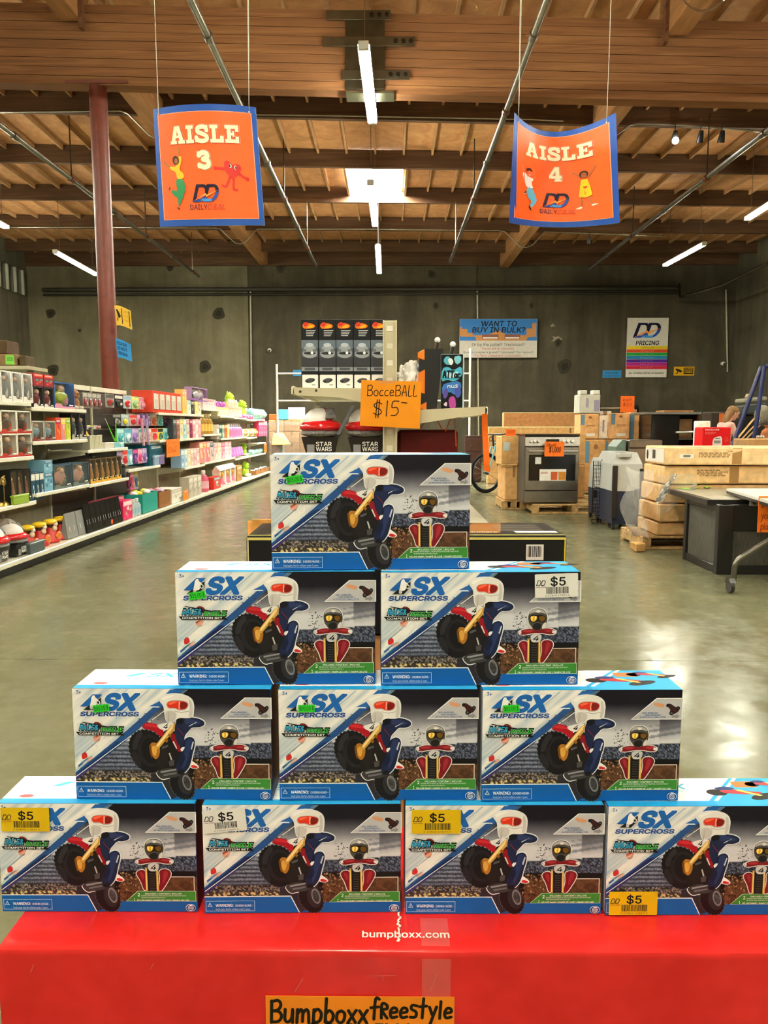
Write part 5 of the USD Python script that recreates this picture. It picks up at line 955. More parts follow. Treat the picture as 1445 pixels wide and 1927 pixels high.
for k, u in enumerate((604, 690)):
    base = PY(u, 852, Yp); sc = 1.0
    t = thing('spaceship_toy', lab[k], 'toy', (base[0], Yp + .02, base[2] - .012)); padded_ship(t, .84)
    carton('plain_carton', 'dark carton holding up the %s padded spaceship toy' % ('left', 'right')[k], base[0] - .095, base[0] + .095, Yp - .02, Yp + .2, .80, base[2] - .013, '#2a2a2c', 0, None, 'carton', None)
p, q = PY(664, 763, YG + .0), PY(637, 818, YG - .03); solo('black_bar', 'slim black plastic bar leaning between the padded spaceship toys', 'bar', MB().add(hull([p + d for d in ([-.006, 0, 0], [.008, 0, 0], [.008, .012, 0], [-.006, .012, 0])] + [q + d for d in ([-.01, -.01, 0], [.006, -.01, 0], [.006, .012, 0], [-.01, .012, 0])]), '#1b1b1d', 0), 'plastic')
# BOCCE BALL sign
YS = YG - .045
c = [PY(u, v, YS) for u, v in ((680, 715), (793, 718), (790, 807), (677, 801))]
t = thing('price_sign', 'orange paper sign taped to the post, handwritten BOCCE BALL $15', 'price sign', (0, YS, 0))
m = MB(); m.flat(poly(*[(p[0], p[2]) for p in c]), 0, '#f49a1a'); m.add(hull([(p[0], .0005, p[2]) for p in c] + [(p[0], .0015, p[2]) for p in c]), '#d87c1c', 0); part(t, 'paper', m, 'paper')
m = MB(); a = PY(690, 745, YS); b = PY(790, 0, YS)[0]; m.flat(affinity.rotate(affinity.translate(hand('BocceBALL', .047, b - a[0], .075), a[0], a[2]), -.5, origin=(a[0], a[2])), .0006, '#2a1606')
a = PY(700, 783, YS); m.flat(affinity.translate(hand('$15-', .066, PY(772, 0, YS)[0] - a[0], .065), a[0], a[2]), .0006, '#2a1606'); part(t, 'lettering', m, 'print')
m = MB(); a, b = PY(712, 722, YS), PY(745, 708, YS); m.flat(rect(a[0], a[2], b[0], b[2]), .0012, '#ffffff'); part(t, 'tape', m, 'tape')
# white plastic bag, launcher, spray-paint patterned box
def blob(c, r, scale, amp, freq, seed, sub=4):
    q = trimesh.creation.icosphere(sub, 1.0); v = np.asarray(q.vertices); d = meshkit.fbm(v * freq + seed * 7.3, 4, seed) - .5; rid = 1 - np.abs(2 * meshkit.fbm(v * freq * 1.7 + seed, 3, seed + 5) - 1)
    q.vertices = (v * (1 + amp * (d + .5 * (rid - .6)))[:, None]) * np.asarray(scale) * r + np.asarray(c); return q
zs = zr - .01
a = PY(768, 690, YG + .1); solo('plastic_bag', 'crumpled white plastic bag on the right arm of the rack', 'bag', MB().add(blob((0, 0, 0), 1, (.056, .06, .1), .8, 2.2, 4), '#e6e4df', 40).add(blob((.02, .01, .075), .03, (1, 1, 1.3), .9, 2.5, 6), '#efeeea', 40), 'gloss', (a[0], YG + .12, zs + .105))
x0, x1 = PY(792, 0, YG + .06)[0], PY(827, 0, YG + .06)[0]; h = PY(0, 657, YG + .06)[2] - zs
t = thing('launcher_toy', 'black and orange ball launcher toy with two white balls standing up', 'toy', ((x0 + x1) / 2, YG + .06, zs)); w = x1 - x0
m = MB().add(hull([(-w / 2 + .01, 0, 0), (w / 2, 0, 0), (-w / 2, .0, h * .2), (-w / 2, 0, h * .85), (-w / 2 + .02, 0, h), (w / 2 + .03, 0, h), (w / 2 + .03, .2, h), (w / 2, .2, 0), (-w / 2, .2, h * .2), (-w / 2, .2, h * .85), (-w / 2 + .02, .2, h)]), '#17181b', 0); part(t, 'body', m, 'plastic')
for z0, z1, dx in ((.0, .13, .008), (.27, .66, .0), (.82, .99, -.002)):
    m = MB().add(hull([(-w / 2 - .004 + dx, -.006, h * z0 + .01), (-w / 2 + .026 + dx, -.006, h * z0), (-w / 2 - .004 + dx, -.006, h * z1 - .015), (-w / 2 + .026 + dx, -.006, h * z1), (-w / 2 - .004 + dx, .02, h * z0), (-w / 2 + .02 + dx, .02, h * z1)]), '#f08216', 0)
    part(t, 'orange_guard', m, 'plastic')
for k, (u, v, v2) in enumerate(((823, 640, 657), (852, 648, 668))):
    q = PY(u, v, YG + .12) - [(x0 + x1) / 2, YG + .06, zs]; part(t, 'ball', MB().sph(q, .0135, '#f2f1ee', 2), 'gloss'); r = q - [.008, 0, .05]; part(t, 'ball_stem', MB().tube([q - [0, 0, .01], r], .0085, '#3a2a24' if k == 0 else '#1b1b1c', 8), 'plastic')
x0, x1 = PY(835, 0, YG + .03)[0], PY(879, 0, YG + .03)[0]; w = x1 - x0; h = PY(0, 667, YG + .03)[2] - zs
t = thing('patterned_toy_box', 'tall toy box covered in blue and purple spray-paint lettering', 'toy box', ((x0 + x1) / 2, YG + .03, zs), -8); part(t, 'carton', MB().box(-w / 2, w / 2, 0, .12, 0, h, '#a9c9cf', .0015), 'print')
m = MB(); X = lambda s: (s - .5) * w; Z = lambda q: h * (1 - q); m.flat(rect(X(0.01), Z(.995), X(.99), Z(.005)), .0006, '#15161b'); lay = .0009
for pts, cc in ((((.1, .1), (.3, .02), (.5, .1), (.4, .2), (.2, .18)), '#5cb7cf'), (((.55, .05), (.9, .02), (.92, .14), (.7, .2)), '#7cc9da'), (((.05, .25), (.35, .22), (.55, .3), (.95, .2), (.97, .4), (.6, .5), (.3, .45), (.02, .5)), '#4fb3d3'), (((.05, .55), (.4, .5), (.9, .48), (.95, .62), (.7, .75), (.4, .66), (.1, .76)), '#3f78c2'), (((.1, .66), (.3, .6), (.35, .74), (.15, .82)), '#5a4aa0'), (((.62, .6), (.9, .55), (.94, .74), (.7, .8)), '#4a58b0'), (((.34, .78), (.66, .74), (.72, .98), (.42, .99)), '#b04a9c'), (((.3, .84), (.1, .9), (.3, .95)), '#d9c9df'), (((.3, .3), (.5, .36), (.8, .3), (.75, .36), (.5, .44), (.25, .4)), '#bfe6ee'), (((.3, .1), (.45, .06), (.6, .14), (.44, .22)), '#e6edf0')):
    m.flat(smooth_poly([(X(a), Z(b)) for a, b in pts], 1), lay, cc); lay += .0002
m.flat(affinity.translate(hand('ATTac', .03, w * .8, .2), X(.1), Z(.42)), lay, '#15161b'); m.flat(affinity.translate(hand('nus', .018, w * .5, .16), X(.3), Z(.6)), lay, '#e8eef2'); part(t, 'front_print', m, 'print')
# dark red carton and orange strap
a, b = PY(749, 848, YG + .1), PY(862, 809, YG + .1)
t = carton('dark_red_carton', 'dark red glossy carton under the right arm of the rack', a[0], b[0], YG + .1, YG + .45, .80, b[2], '#5c1210', 0, None, 'carton', None, None, 'print')
m = MB(); 
for (u0, v0, u1, v1) in ((822, 790, 832, 808), (848, 788, 838, 812), (856, 786, 858, 840), (800, 795, 790, 808)): m.tube([PY(u0, v0, YG + .08), PY(u1, v1, YG + .08)], .003, '#c4551e', 6)
solo('orange_strap', 'thin orange straps dangling under the right shelf arm', 'strap', m, 'plastic', kind='stuff')
c = [PY(u, v, YG - .02) for u, v in ((907, 779), (917.5, 779), (921.5, 889), (910, 885))]; m = MB(); n = 10
for k in range(n):
    f = lambda s, i: c[0] * (1 - s) * (1 - i) + c[1] * (1 - s) * i + c[3] * s * (1 - i) + c[2] * s * i
    A_ = [f(s, i) + [0, .012 * math.sin(s * 5), 0] for s in (k / n, (k + 1) / n) for i in (0, 1)]; m.add(hull(A_ + [p + [0, .002, 0] for p in A_]), '#ee6a12', 0)
solo('orange_ribbon', 'long strip of orange tape hanging from the right shelf arm', 'tape', m, 'paper')
# black and yellow carton lying behind the pyramid on an open brown carton
YK = 2.25
a, b = PY(464, 1010, YK), PY(1068, 1007, YK); z1 = (a[2] + b[2]) / 2; z0 = z1 - .30; dk = .30; w = b[0] - a[0]; xc = (a[0] + b[0]) / 2
t = thing('speaker_carton', 'wide black carton with yellow edges and a barcode label behind the pyramid', 'carton', (xc, YK, z0), 1.0)
part(t, 'box', MB().box(-w / 2, w / 2, 0, dk, 0, z1 - z0, '#1a1917', .004), 'print'); h = z1 - z0
m = MB(); Tt = TM((0, 0, h)) @ trimesh.transformations.rotation_matrix(-math.pi / 2, [1, 0, 0])
m.flat(rect(-w / 2 + .002, h - .012, w / 2 - .002, h - .0045), .001, '#d9cf6a'); m.flat(rect(-w / 2 + .003, .004, -w / 2 + .007, h - .008), .001, '#d8cfa2'); m.flat(rect(w / 2 - .007, .004, w / 2 - .003, h - .008), .001, '#e0c23a')
m.flat(rect(-w / 2 + .004, .002, w / 2 - .004, .012), .0015, '#d9cf6a', Tt); m.flat(rect(-w / 2 + .006, .016, w / 2 - .006, dk - .006), .001, '#25221f', Tt); m.flat(poly((-w / 2 + .05, .02), (-w / 2 + .2, dk - .02), (w * .1, dk - .02), (w * .1, .02)), .0016, '#4a4640', Tt)
m.flat(poly((w * .18, .05), (w * .24, dk - .02), (w * .34, dk - .02), (w * .3, .05)), .0018, '#8a5a2a', Tt)
for k in range(9): m.flat(rect(w * .3, .1 + .018 * k, w * .45, .104 + .018 * k), .002, '#9a948a', Tt)
m.flat(rect(w * .35, .05, w * .485, .09), .0022, '#e6e2d8', Tt); text(m, 'Numark', w * .2, .06, .09, .02, '#e9e6dd', .002, True, T=Tt)
scribble(m, -w / 2 + .018, .19, .05, .006, 1, '#b89a86', .0015, 3); scribble(m, -w / 2 + .018, .178, .15, .004, 2, '#9a8a7e', .0015, 4); scribble(m, -w / 2 + .018, .152, .04, .005, 1, '#b89a86', .0015, 5); scribble(m, -w / 2 + .018, .14, .14, .004, 3, '#9a8a7e', .0015, 6)
m.flat(smooth_poly([(w * .12, .2), (w * .3, .23), (w * .36, .19), (w * .2, .16)], 2), .0014, '#4a1418'); text(m, 'DJ 2 GO', w * .12, .17, .2, .05, '#571a1c', .0016, True, shear=.3); part(t, 'print', m, 'print')
m = MB(); barcode(m, PY(1012, 0, YK)[0] - xc, PY(0, 1053, YK)[2] - z0, .052, .047, .003); part(t, 'label', m, 'paper', 'white barcode label')
t = thing('open_carton', 'open brown carton with raised flaps under the black and yellow carton', 'open carton', (xc, YK, 0), 1.0); m = MB()
for bx in ((-w / 2, w / 2, 0, .006), (-w / 2, w / 2, dk + .1, dk + .106)): m.box(bx[0], bx[1], bx[2], bx[3], 0, z0 - .002, '#a87a48')
m.box(-w / 2, -w / 2 + .006, 0, dk + .1, 0, z0 - .002, '#a87a48'); m.box(w / 2 - .006, w / 2, 0, dk + .1, 0, z0 - .002, '#a87a48'); m.box(-w / 2, w / 2, 0, dk + .1, z0 - .012, z0 - .002, '#8f673c'); part(t, 'box', m, 'card')
q = PY(455, 993, YK + .1) - [xc, YK, 0]; m = MB(); m.add(hull([(q[0], .1, q[2]), (q[0] + .012, dk + .1, z0), (-w / 2 - .004, .02, z0), (-w / 2 - .004, dk, z0), (q[0] + .2, .31, q[2]), (q[0] + .2, .31, z0), (q[0], .105, q[2])]) if False else hull([(q[0], .31, q[2]), (q[0] + .25, .31, q[2] + .002), (q[0] + .02, .31, z0 - .1), (q[0] + .25, .31, z0 - .1), (q[0], .316, q[2]), (q[0] + .25, .316, q[2] + .002), (q[0] + .02, .316, z0 - .1), (q[0] + .25, .316, z0 - .1)]), '#b5803f', 0); part(t, 'flap', m, 'card')
q = PY(472, 979, YK + .42) - [xc, YK, 0]; m = MB().box(q[0], q[0] + .4, dk + .108, dk + .114, z0 - .1, q[2], '#bd8a4a'); part(t, 'flap', m, 'card')
m = MB(); m.tube([PY(458, 1034, YK) - [xc, YK, 0] + [0, .25, 0], PY(454, 1042, YK) - [xc, YK, 0] + [0, .25, 0], PY(452, 1053, YK) - [xc, YK, 0] + [0, .25, 0]], .004, '#d9d2c0', 6); part(t, 'torn_tape', m, 'paper')
# ================================================================ goods on the right and at the back
def px_carton(name, label, u0, v0, u1, v1, y, depth, col='#b08a5c', rot=0, floor=None, **kw):
    """a carton whose near face spans the pixels u0, v0 (top left) to u1, v1 (bottom right) at distance y"""
    a, b = PY(u0, v0, y), PY(u1, v1, y); z0 = b[2] if floor is None else floor
    return carton(name, label, a[0], b[0], y, y + depth, max(z0, 0.0), a[2], col, rot, **kw)
def pallet(name, label, x0, x1, y0, y1, z=0, col='#b08f5f', rot=0):
    t = thing(name, label, 'pallet', ((x0 + x1) / 2, (y0 + y1) / 2, z), rot); w, d = (x1 - x0) / 2, (y1 - y0) / 2; n = 7
    for k in range(n): y = -d + (2 * d - .09) * k / (n - 1); part(t, 'deck_board', MB().box(-w, w, y, y + .09, .115, .135, col, .003), 'rawwood')
    for x in (-w, -.045, w - .09): part(t, 'stringer', MB().box(x, x + .09, -d, d, .025, .114, col, .004), 'rawwood')
    for y in (-d, -.05, d - .1): part(t, 'bottom_board', MB().box(-w, w, y, y + .1, .0015, .0245, col, .003), 'rawwood')
    return t
# ---- stove on its pallet
ys = 10.95; a, b = PY(988, 820, ys), PY(1088, 934, ys); zb = .1365; w = b[0] - a[0]; h = a[2] - zb; xc = (a[0] + b[0]) / 2
pallet('pallet', 'bare wooden pallet under the stainless steel stove', a[0] + .11, a[0] + 1.3, ys - .12, ys + 1.25)
t = thing('stove', 'stainless steel electric stove standing on a wooden pallet', 'stove', (xc, ys, zb + .001), 2)
m = MB().box(-w / 2, w / 2, .03, .66, 0, h, '#4a4a48', .006); part(t, 'body', m, 'paint'); X = lambda s: (s - .5) * w; Z = lambda q: h * (1 - q)
part(t, 'cooktop', MB().box(-w / 2 - .005, w / 2 + .005, .0, .67, h, h + .02, '#1e1e1f', .004), 'gloss')
pn = MB(); pn.add(hull([(x, y, z) for x in (X(0), X(1)) for y, z in ((-.02, Z(.15)), (.0, Z(.02)), (.06, Z(.0)), (.06, Z(.15)))]), '#a5a19a', 0); part(t, 'control_panel', pn, 'metal')
for s in (.1, .17, .24, .70, .78, .86): p = np.array([X(s), -.012, Z(.08)]); part(t, 'knob', MB().cyl(p, p + [0, -.03, .004], .022, '#c5c2ba', 16), 'metal')
part(t, 'display', MB().flat(rect(X(.38), Z(.14), X(.62), Z(.05)), .017, '#101114'), 'gloss')
dr = part(t, 'oven_door', MB().box(X(.01), X(.99), -.02, .03, Z(.80), Z(.165), '#a19d96', .006), 'metal')
part(dr, 'window', MB().flat(rect(X(.07), Z(.66), X(.93), Z(.28)), .0215, '#0e0e10'), 'gloss'); hb = MB(); hb.tube([(X(.05), -.065, Z(.225)), (X(.95), -.065, Z(.225))], .016, '#c9c5bd', 12)
for s in (.08, .92): hb.box(X(s) - .01, X(s) + .01, -.06, -.018, Z(.24), Z(.21), '#b5b1a9')
part(dr, 'handle', hb, 'metal')
lb = MB(); lb.flat(rect(X(.27), Z(.66), X(.76), Z(.49)), .023, '#e8e5df'); lb.flat(rect(X(.48), Z(.65), X(.6), Z(.53)), .0235, '#c45a34'); lb.flat(rect(X(.62), Z(.65), X(.755), Z(.53)), .0235, '#c9862f'); lb.flat(rect(X(.29), Z(.56), X(.42), Z(.53)), .0235, '#c9a49a'); part(dr, 'leaflet', lb, 'paper', 'white leaflet with food pictures')
part(dr, 'sticker', MB().flat(rect(X(.19), Z(.41), X(.29), Z(.32)).buffer(.004), .023, '#dedbd8'), 'paper'); text_m = MB(); text(text_m, 'LG', X(.5), Z(.75), .05, .022, '#6d6a66', .022, True, align='c'); part(dr, 'emblem', text_m, 'print')
dw = part(t, 'drawer', MB().box(X(.01), X(.99), -.02, .03, Z(.985), Z(.815), '#9b978f', .006), 'metal')
sg = MB(); a1, b1 = PY(1025, 831, ys - .1), PY(1061, 859, ys - .1); T1 = TM((-xc, -ys, -zb))
tt = thing('price_sign', 'orange handwritten price sign hanging on the oven handle of the stove', 'price sign', (0, ys - .1, 0)); m = MB(); m.box(a1[0], b1[0], 0, .003, b1[2], a1[2], '#ee7420'); part(tt, 'paper', m, 'paper'); m = MB(); m.flat(affinity.translate(hand('Dryer', .05, .13, .12), a1[0] + .03, b1[2] + .14), .001, '#5a2a10'); m.flat(affinity.translate(hand('$1,000', .075, .17, .12), a1[0] + .06, b1[2] + .06), .001, '#5a2a10'); part(tt, 'lettering', m, 'print')
# ---- cartons left of and behind the stove
a = PY(944, 900, 11.45); pallet('pallet', 'wooden pallet under the tall brown carton stack left of the stove', a[0] + .0, a[0] + .36, 11.4, 12.1)
px_carton('carton', 'tall brown carton standing left of the stove, lower of two', 950, 876, 983, 930, 11.45, .55, '#b48d5c', 3, floor=.1365)
q = PY(964, 822, 11.45); z2 = PY(964, 876, 11.45)[2]
def flutes(t, w, d, h):
    for k in range(3): part(t, 'flap', MB().box(-w / 2 - .02 - .0 * k, -w / 2 + .12 + .1 * k, -.016 - .012 * k, -.004 - .012 * k, -.03 + .03 * k, h + .004 * k, '#c9a46c' if k % 2 else '#a88253', .003), 'card')
    m = MB(); m.flat(rect(-w / 2, h * .5, -w / 2 + .1, h * .8), .045, '#b9c4bf'); part(t, 'label', m, 'paper')
px_carton('carton', 'tall brown carton standing left of the stove, upper of two with open flaps', 946, 821, 984, 876, 11.45, .55, '#b9925f', 3, floor=z2, extra=flutes)
px_carton('carton_sheet', 'bent brown cardboard wrap behind the right side of the stove', 1060, 815, 1101, 876, 11.75, .05, '#a57f52', 0, tape=None, cat='cardboard')
px_carton('carton', 'brown carton on the pallet behind the right side of the stove', 1077, 877, 1100, 924, 11.75, .3, '#9a7449', 0, floor=.1365)
px_carton('long_carton', 'long dark tan carton standing flat along the back wall behind the stove', 948, 776, 1088, 846, 17.4, .25, '#96704a', 0, floor=0.0, tape=None)
def oliver(t, w, d, h):
    m = MB(); text(m, 'OLIVER', -w / 2 + .02, h - .31, .36, .10, '#2a2622', .002, True); part(t, 'lettering', m, 'print', 'black lettering reading OLIVER')
    m = MB(); m.flat(rect(w * .42, .3, w * .44, h - .02), .001, '#8f6a40'); part(t, 'seam', m, 'paper')
px_carton('long_carton', 'long light tan carton marked OLIVER leaning in front of the darker one', 919, 803, 1084, 846, 16.4, .25, '#bb9462', 0, floor=0.0, tape=None, extra=oliver)
def tag(label, u0, v0, u1, v1, y, txt=None, col='#ee6a1c', name='price_tag'):
    a, b = PY(u0, v0, y), PY(u1, v1, y); t = thing(name, label, 'price sign', (a[0], y, b[2])); w, h = b[0] - a[0], a[2] - b[2]
    part(t, 'paper', MB().box(0, w, 0, .003, 0, h, col), 'paper'); m = MB()
    for k, s in enumerate(txt or ()): m.flat(affinity.translate(hand(s, h * .2, w * .7, .12), w * .15, h * (.68 - .3 * k)), .001, '#9a3a10')
    part(t, 'lettering', m, 'print'); return t
tag('small orange price tag on top of the tall brown cartons beside the OLIVER carton', 952, 808, 970, 820, 11.44, ('sale', '$40'))
tag('orange sign standing on the cartons under the pricing poster', 1168, 745, 1193, 776, 12.6, ('each', '$25'))
# dresser and bike behind the rack
ydr = 17.0; a, b = PY(876, 820, ydr), PY(906, 868, ydr); t = thing('dresser', 'dark brown chest of drawers behind the bicycle', 'dresser', (a[0], ydr, 0)); w = b[0] - a[0]
part(t, 'body', MB().box(0, w, 0, .45, 0, a[2], '#3a211a', .006), 'paint')
for k in range(3): d_ = part(t, 'drawer', MB().box(.02, w - .02, -.018, .0, .06 + k * a[2] * .3, .02 + (k + .93) * a[2] * .3 + .04, '#44271e', .004), 'paint'); part(d_, 'knob', MB().sph((w * .3, -.03, .1 + (k + .3) * a[2] * .3), .014, '#8f7f66', 1), 'metal')
yb_ = 14.2; c = PY(915, 881, yb_); R = .37
t = thing('bicycle', 'teal bicycle with black tyres parked beside the cardboard stacks', 'bicycle', (c[0], yb_, 0), 32); ax_ = [np.array([0, 0, R]), np.array([1.08, 0, R])]
for k, p in enumerate(ax_):
    th = np.linspace(0, 2 * math.pi, 41); wh = part(t, 'wheel', MB().tube([p + [(R - .025) * math.cos(g), 0, (R - .025) * math.sin(g)] for g in th], .027, '#17171a', 8, False), 'matte', 'black tyre')
    part(wh, 'rim', MB().tube([p + [(R - .06) * math.cos(g), 0, (R - .06) * math.sin(g)] for g in th], .012, '#55575a', 6, False), 'metal'); m = MB()
    for g in np.linspace(0, 2 * math.pi, 15)[:-1]: m.tube([p, p + [(R - .06) * math.cos(g), 0, (R - .06) * math.sin(g)]], .0025, '#b5b5b2', 4)
    part(wh, 'spokes', m, 'metal', kind='stuff'); part(wh, 'hub', MB().cyl(p - [0, .05, 0], p + [0, .05, 0], .03, '#3a3a3c', 12), 'metal')
hd = np.array([.16, 0, .86]); bb = np.array([.58, 0, .34]); st = np.array([.66, 0, .82]); teal = '#7fb3bd'
part(t, 'frame', MB().tube([hd, bb], .03, teal).tube([hd + [.0, 0, .06], st], .022, teal).tube([bb, st + [.02, 0, .1]], .022, teal).tube([bb, ax_[1]], .015, teal).tube([st, ax_[1]], .014, teal), 'enamel')
m = MB()
for s in (-.055, .055): m.tube([hd + [0, s, .0], ax_[0] + [0, s, 0]], .017, teal)
part(t, 'fork', m, 'enamel'); part(t, 'handlebar', MB().tube([hd, hd + [-.02, 0, .18], hd + [-.0, 0, .22]], .016, '#1b1b1c').tube([hd + [.1, -.3, .24], hd + [0, -.2, .22], hd + [0, .2, .22], hd + [.1, .3, .24]], .014, '#1b1b1c'), 'plastic'); part(t, 'saddle', MB().add(hull([(st[0] + .16, s * .07, .95) for s in (-1, 1)] + [(st[0] - .14, 0, .95), (st[0] - .14, 0, .92), (st[0] + .16, 0, .91)]), '#1a1a1b', 30), 'plastic')
part(t, 'crank', MB().cyl(bb - [0, .06, 0], bb + [0, .06, 0], .09, '#2a2a2c', 16), 'metal')
# white pipe rack far behind
yr = 20.0; t = thing('pipe_rack', 'tall white pipe rack standing far behind the display rack', 'rack', (0, yr, 0)); zt_ = PY(883, 655, yr)[2]
for u in (521.5, 884): x = PY(u, 750, yr)[0]; part(t, 'upright', MB().tube([(x, 0, 0), (x, 0, zt_ - (.4 if u < 600 else 0))], .03, '#cfccc2', 8), 'enamel'); part(t, 'foot', MB().box(x - .05, x + .05, -.3, .3, 0, .03, '#b5b2a8'), 'enamel')
for v in (703, 754): z = PY(700, v, yr)[2]; part(t, 'rail', MB().tube([(PY(521.5, v, yr)[0], 0, z), (PY(884, v, yr)[0], 0, z)], .022, '#cfccc2', 8), 'enamel')
t, w, h = blue_sign('small blue notice on the back wall left of the tall black boxes', (551, 696), (569, 708), YW - .012)
# wrapped pallet of cartons at the end of the toy aisle
yp = 21.0; a = PY(505, 790, yp); b = PY(580, 860, yp); pallet('pallet', 'wooden pallet under the wrapped cartons past the toy shelves', a[0], b[0] + .6, yp - .02, yp + 1.1)
k = 0; wz = .1365
for r_ in range(4):
    hz = (a[2] - .1365) / 4
    for c_ in range(4):
        x0 = a[0] + (b[0] + .6 - a[0]) * c_ / 4; carton('stacked_carton', 'wrapped brown carton past the toy shelves, %s layer, %s from the left' % (['bottom', 'second', 'third', 'top'][r_], ['first', 'second', 'third', 'fourth'][c_]), x0 + .004, x0 + (b[0] + .6 - a[0]) / 4 - .004, yp + .01, yp + .5, wz + r_ * hz, wz + (r_ + 1) * hz - .003, ['#a5835a', '#96744c', '#ab8a62'][(r_ + c_) % 3], 0, 'brown cartons wrapped past the toy shelves')
m = MB(); q = bevbox(-(b[0] + .66 - a[0]) / 2, (b[0] + .66 - a[0]) / 2, -.42, .42, -a[2] * .40, a[2] * .40, .08).subdivide_to_size(.12); v = np.asarray(q.vertices); q.vertices = v * (1 + .05 * meshkit.fbm(v * 4, 3, 6)[:, None]); m.add(q, '#ffffff', True); solo('stretch_wrap', 'clear stretch film bulging around the wrapped cartons past the toy shelves', 'wrap', m, 'film', ((a[0] + b[0] + .6) / 2, yp + .25, a[2] * .55))
px_carton('small_carton', 'blue cardboard tray on top of the wrapped cartons', 524, 770, 541, 786, yp + .0, .3, '#4f9fc0', 0, floor=a[2] + .001, tape=None)
px_carton('small_carton', 'white carton on top of the wrapped cartons, beside the blue tray', 542, 766, 572, 779, yp + .1, .3, '#c9c7bf', 0, floor=a[2] + .001, tape=None)
px_carton('small_carton', 'orange flat box on top of the wrapped cartons', 506, 779, 523, 786, yp + .1, .3, '#d0582a', 0, floor=a[2] + .001, tape=None)
a = PY(513, 838, 18.9); b = PY(538, 838, 18.9); px_carton('grey_bin', 'grey carton with a brown lid flap at the end of the toy shelves', 511, 838, 531, 880, 19.2, .5, '#6f6e68', 0, floor=0, tape=None, extra=lambda t, w, d, h: part(t, 'flap', MB().add(hull([(-w / 2, 0, h), (w / 2 + .1, 0, h), (w / 2 + .25, -.2, h + .03), (w / 2, .3, h + .3), (-w / 2, .3, h + .3), (-w / 2, 0, h + .02)]), '#b39160', 0), 'card'))
# ---- back stacks on the right
YA = 13.0
def blueface(t, w, d, h):
    m = MB(); m.flat(rect(-w / 2 + .002, h * .55, -w / 2 + w * .22, h * .97), .002, '#5d8299'); m.flat(rect(-w * .18, h * .1, w * .3, h * .22), .002, '#d8d5cc'); scribble(m, -w * .2, h * .55, w * .5, h * .02, 2, '#7d5c36', .002, 4); m.flat(ell(w * .02, h * .86, w * .1, h * .05), .002, '#8a6138'); part(t, 'print', m, 'print')
zA = PY(1110, 826, YA)[2]; zA2 = PY(1110, 778, YA)[2]
pallet('pallet', 'wooden pallet under the appliance cartons behind the kennels', PY(1094, 0, YA)[0] - .1, PY(1094, 0, YA)[0] + 1.3, YA - .1, YA + 1.1)
STK = [(1093, 779, 1126, 826, .0, 'upper left carton with blue corner panel behind the pet kennels'), (1150, 777, 1184, 826, -.05, 'upper middle carton with blue corner panel under the orange sign'), (1186, 776, 1218, 905, .03, 'tall right carton with white label beside the black cabinet'), (1101, 827, 1138, 905, .0, 'lower left carton with blue corner panel behind the wire gate'), (1139, 827, 1163, 905, .03, 'lower middle carton behind the grey kennel')]
for k, (u0, v0, u1, v1, dy, lab) in enumerate(STK): px_carton('appliance_carton', lab, u0, v0, u1, v1, YA + dy, .45, ['#b3895a', '#b98f60', '#b08755', '#a37b4c', '#9f7748'][k], 0, floor=(zA + .001 if k < 2 else .1365), extra=blueface, tape=None)
def foam(t, w, d, h):
    for s in (-.32, .3): part(t, 'foam_block', MB().box(s * w - w * .16, s * w + w * .16, -.01, d * .5, h, h + .07, '#d7d8cf', .01), 'enamel')
    m = MB(); m.flat(rect(w * .2, h * .1, w * .45, h * .7), .003, '#8d8aa0'); m.flat(rect(-w * .2, h * .3, -w * .06, h * .8), .003, '#9a98a8'); part(t, 'print', m, 'print')
px_carton('foam_packaging', 'pale foam packed box on the highest stack below the blue notice', 1091, 742, 1129, 774, YA, .4, '#c7c9bd', 0, floor=zA2 + .001, extra=foam, tape=None, cat='packaging', kind='enamel')
px_carton('white_carton', 'white carton standing between two brown appliance cartons', 1127, 781, 1150, 811, YA + .1, .4, '#cfccc0', 0, floor=zA + .001, tape=None, extra=foam)
px_carton('foam_sheet', 'flat white foam panel lying on the stack beside the orange sign', 1130, 767, 1167, 776, YA + .12, .3, '#d5d3cb', 0, floor=PY(1130, 775, YA + .12)[2] + .06, tape=None, kind='enamel', cat='packaging')
px_carton('brown_tray', 'shallow brown tray balancing between the white carton and the orange sign', 1128, 776, 1150, 780, YA + .1, .4, '#8a6a44', 0, tape=None)
# black cabinet, dishwasher
ybk = 12.2; a, b = PY(1226, 780, ybk), PY(1312, 850, ybk); w = b[0] - a[0]; t = thing('black_cabinet', 'black cabinet with grey top and open side niche beside the red box', 'cabinet', (a[0], ybk, 0)); zt_ = a[2]
m = MB().box(0, w * .60, 0, .6, 0, zt_, '#0e0e0f', .006).box(w * .96, w, 0, .6, 0, zt_, '#38100e', .004).box(w * .6, w * .96, .05, .6, 0, zt_ * .62, '#161413').box(w * .6, w * .96, .5, .6, 0, zt_, '#15110d'); part(t, 'body', m, 'gloss')
part(t, 'top', MB().box(-.14, w + .02, -.05, .62, zt_, zt_ + .035, '#6e6d69', .005), 'paint'); part(t, 'niche_shelf', MB().box(w * .6, w * .96, .02, .5, zt_ * .72, zt_ * .735, '#3c342c'), 'paint'); part(t, 'handle', MB().tube([(w * .5, -.04, zt_ * .80), (w * .94, -.04, zt_ * .81)], .02, '#dcd9d0', 8), 'metal'); part(t, 'niche_box', MB().box(w * .64, w * .92, .1, .4, zt_ * .735, zt_ * .95, '#5a4227', .004), 'card')
a, b = PY(1221, 776, ybk + .8), PY(1300, 776, ybk + .8); px_carton('flat_carton', 'flat brown carton lying on top of the black cabinet', 1250, 772, 1305, 780, ybk + .1, .4, '#7a542f', 0, floor=zt_ + .036, tape=None)
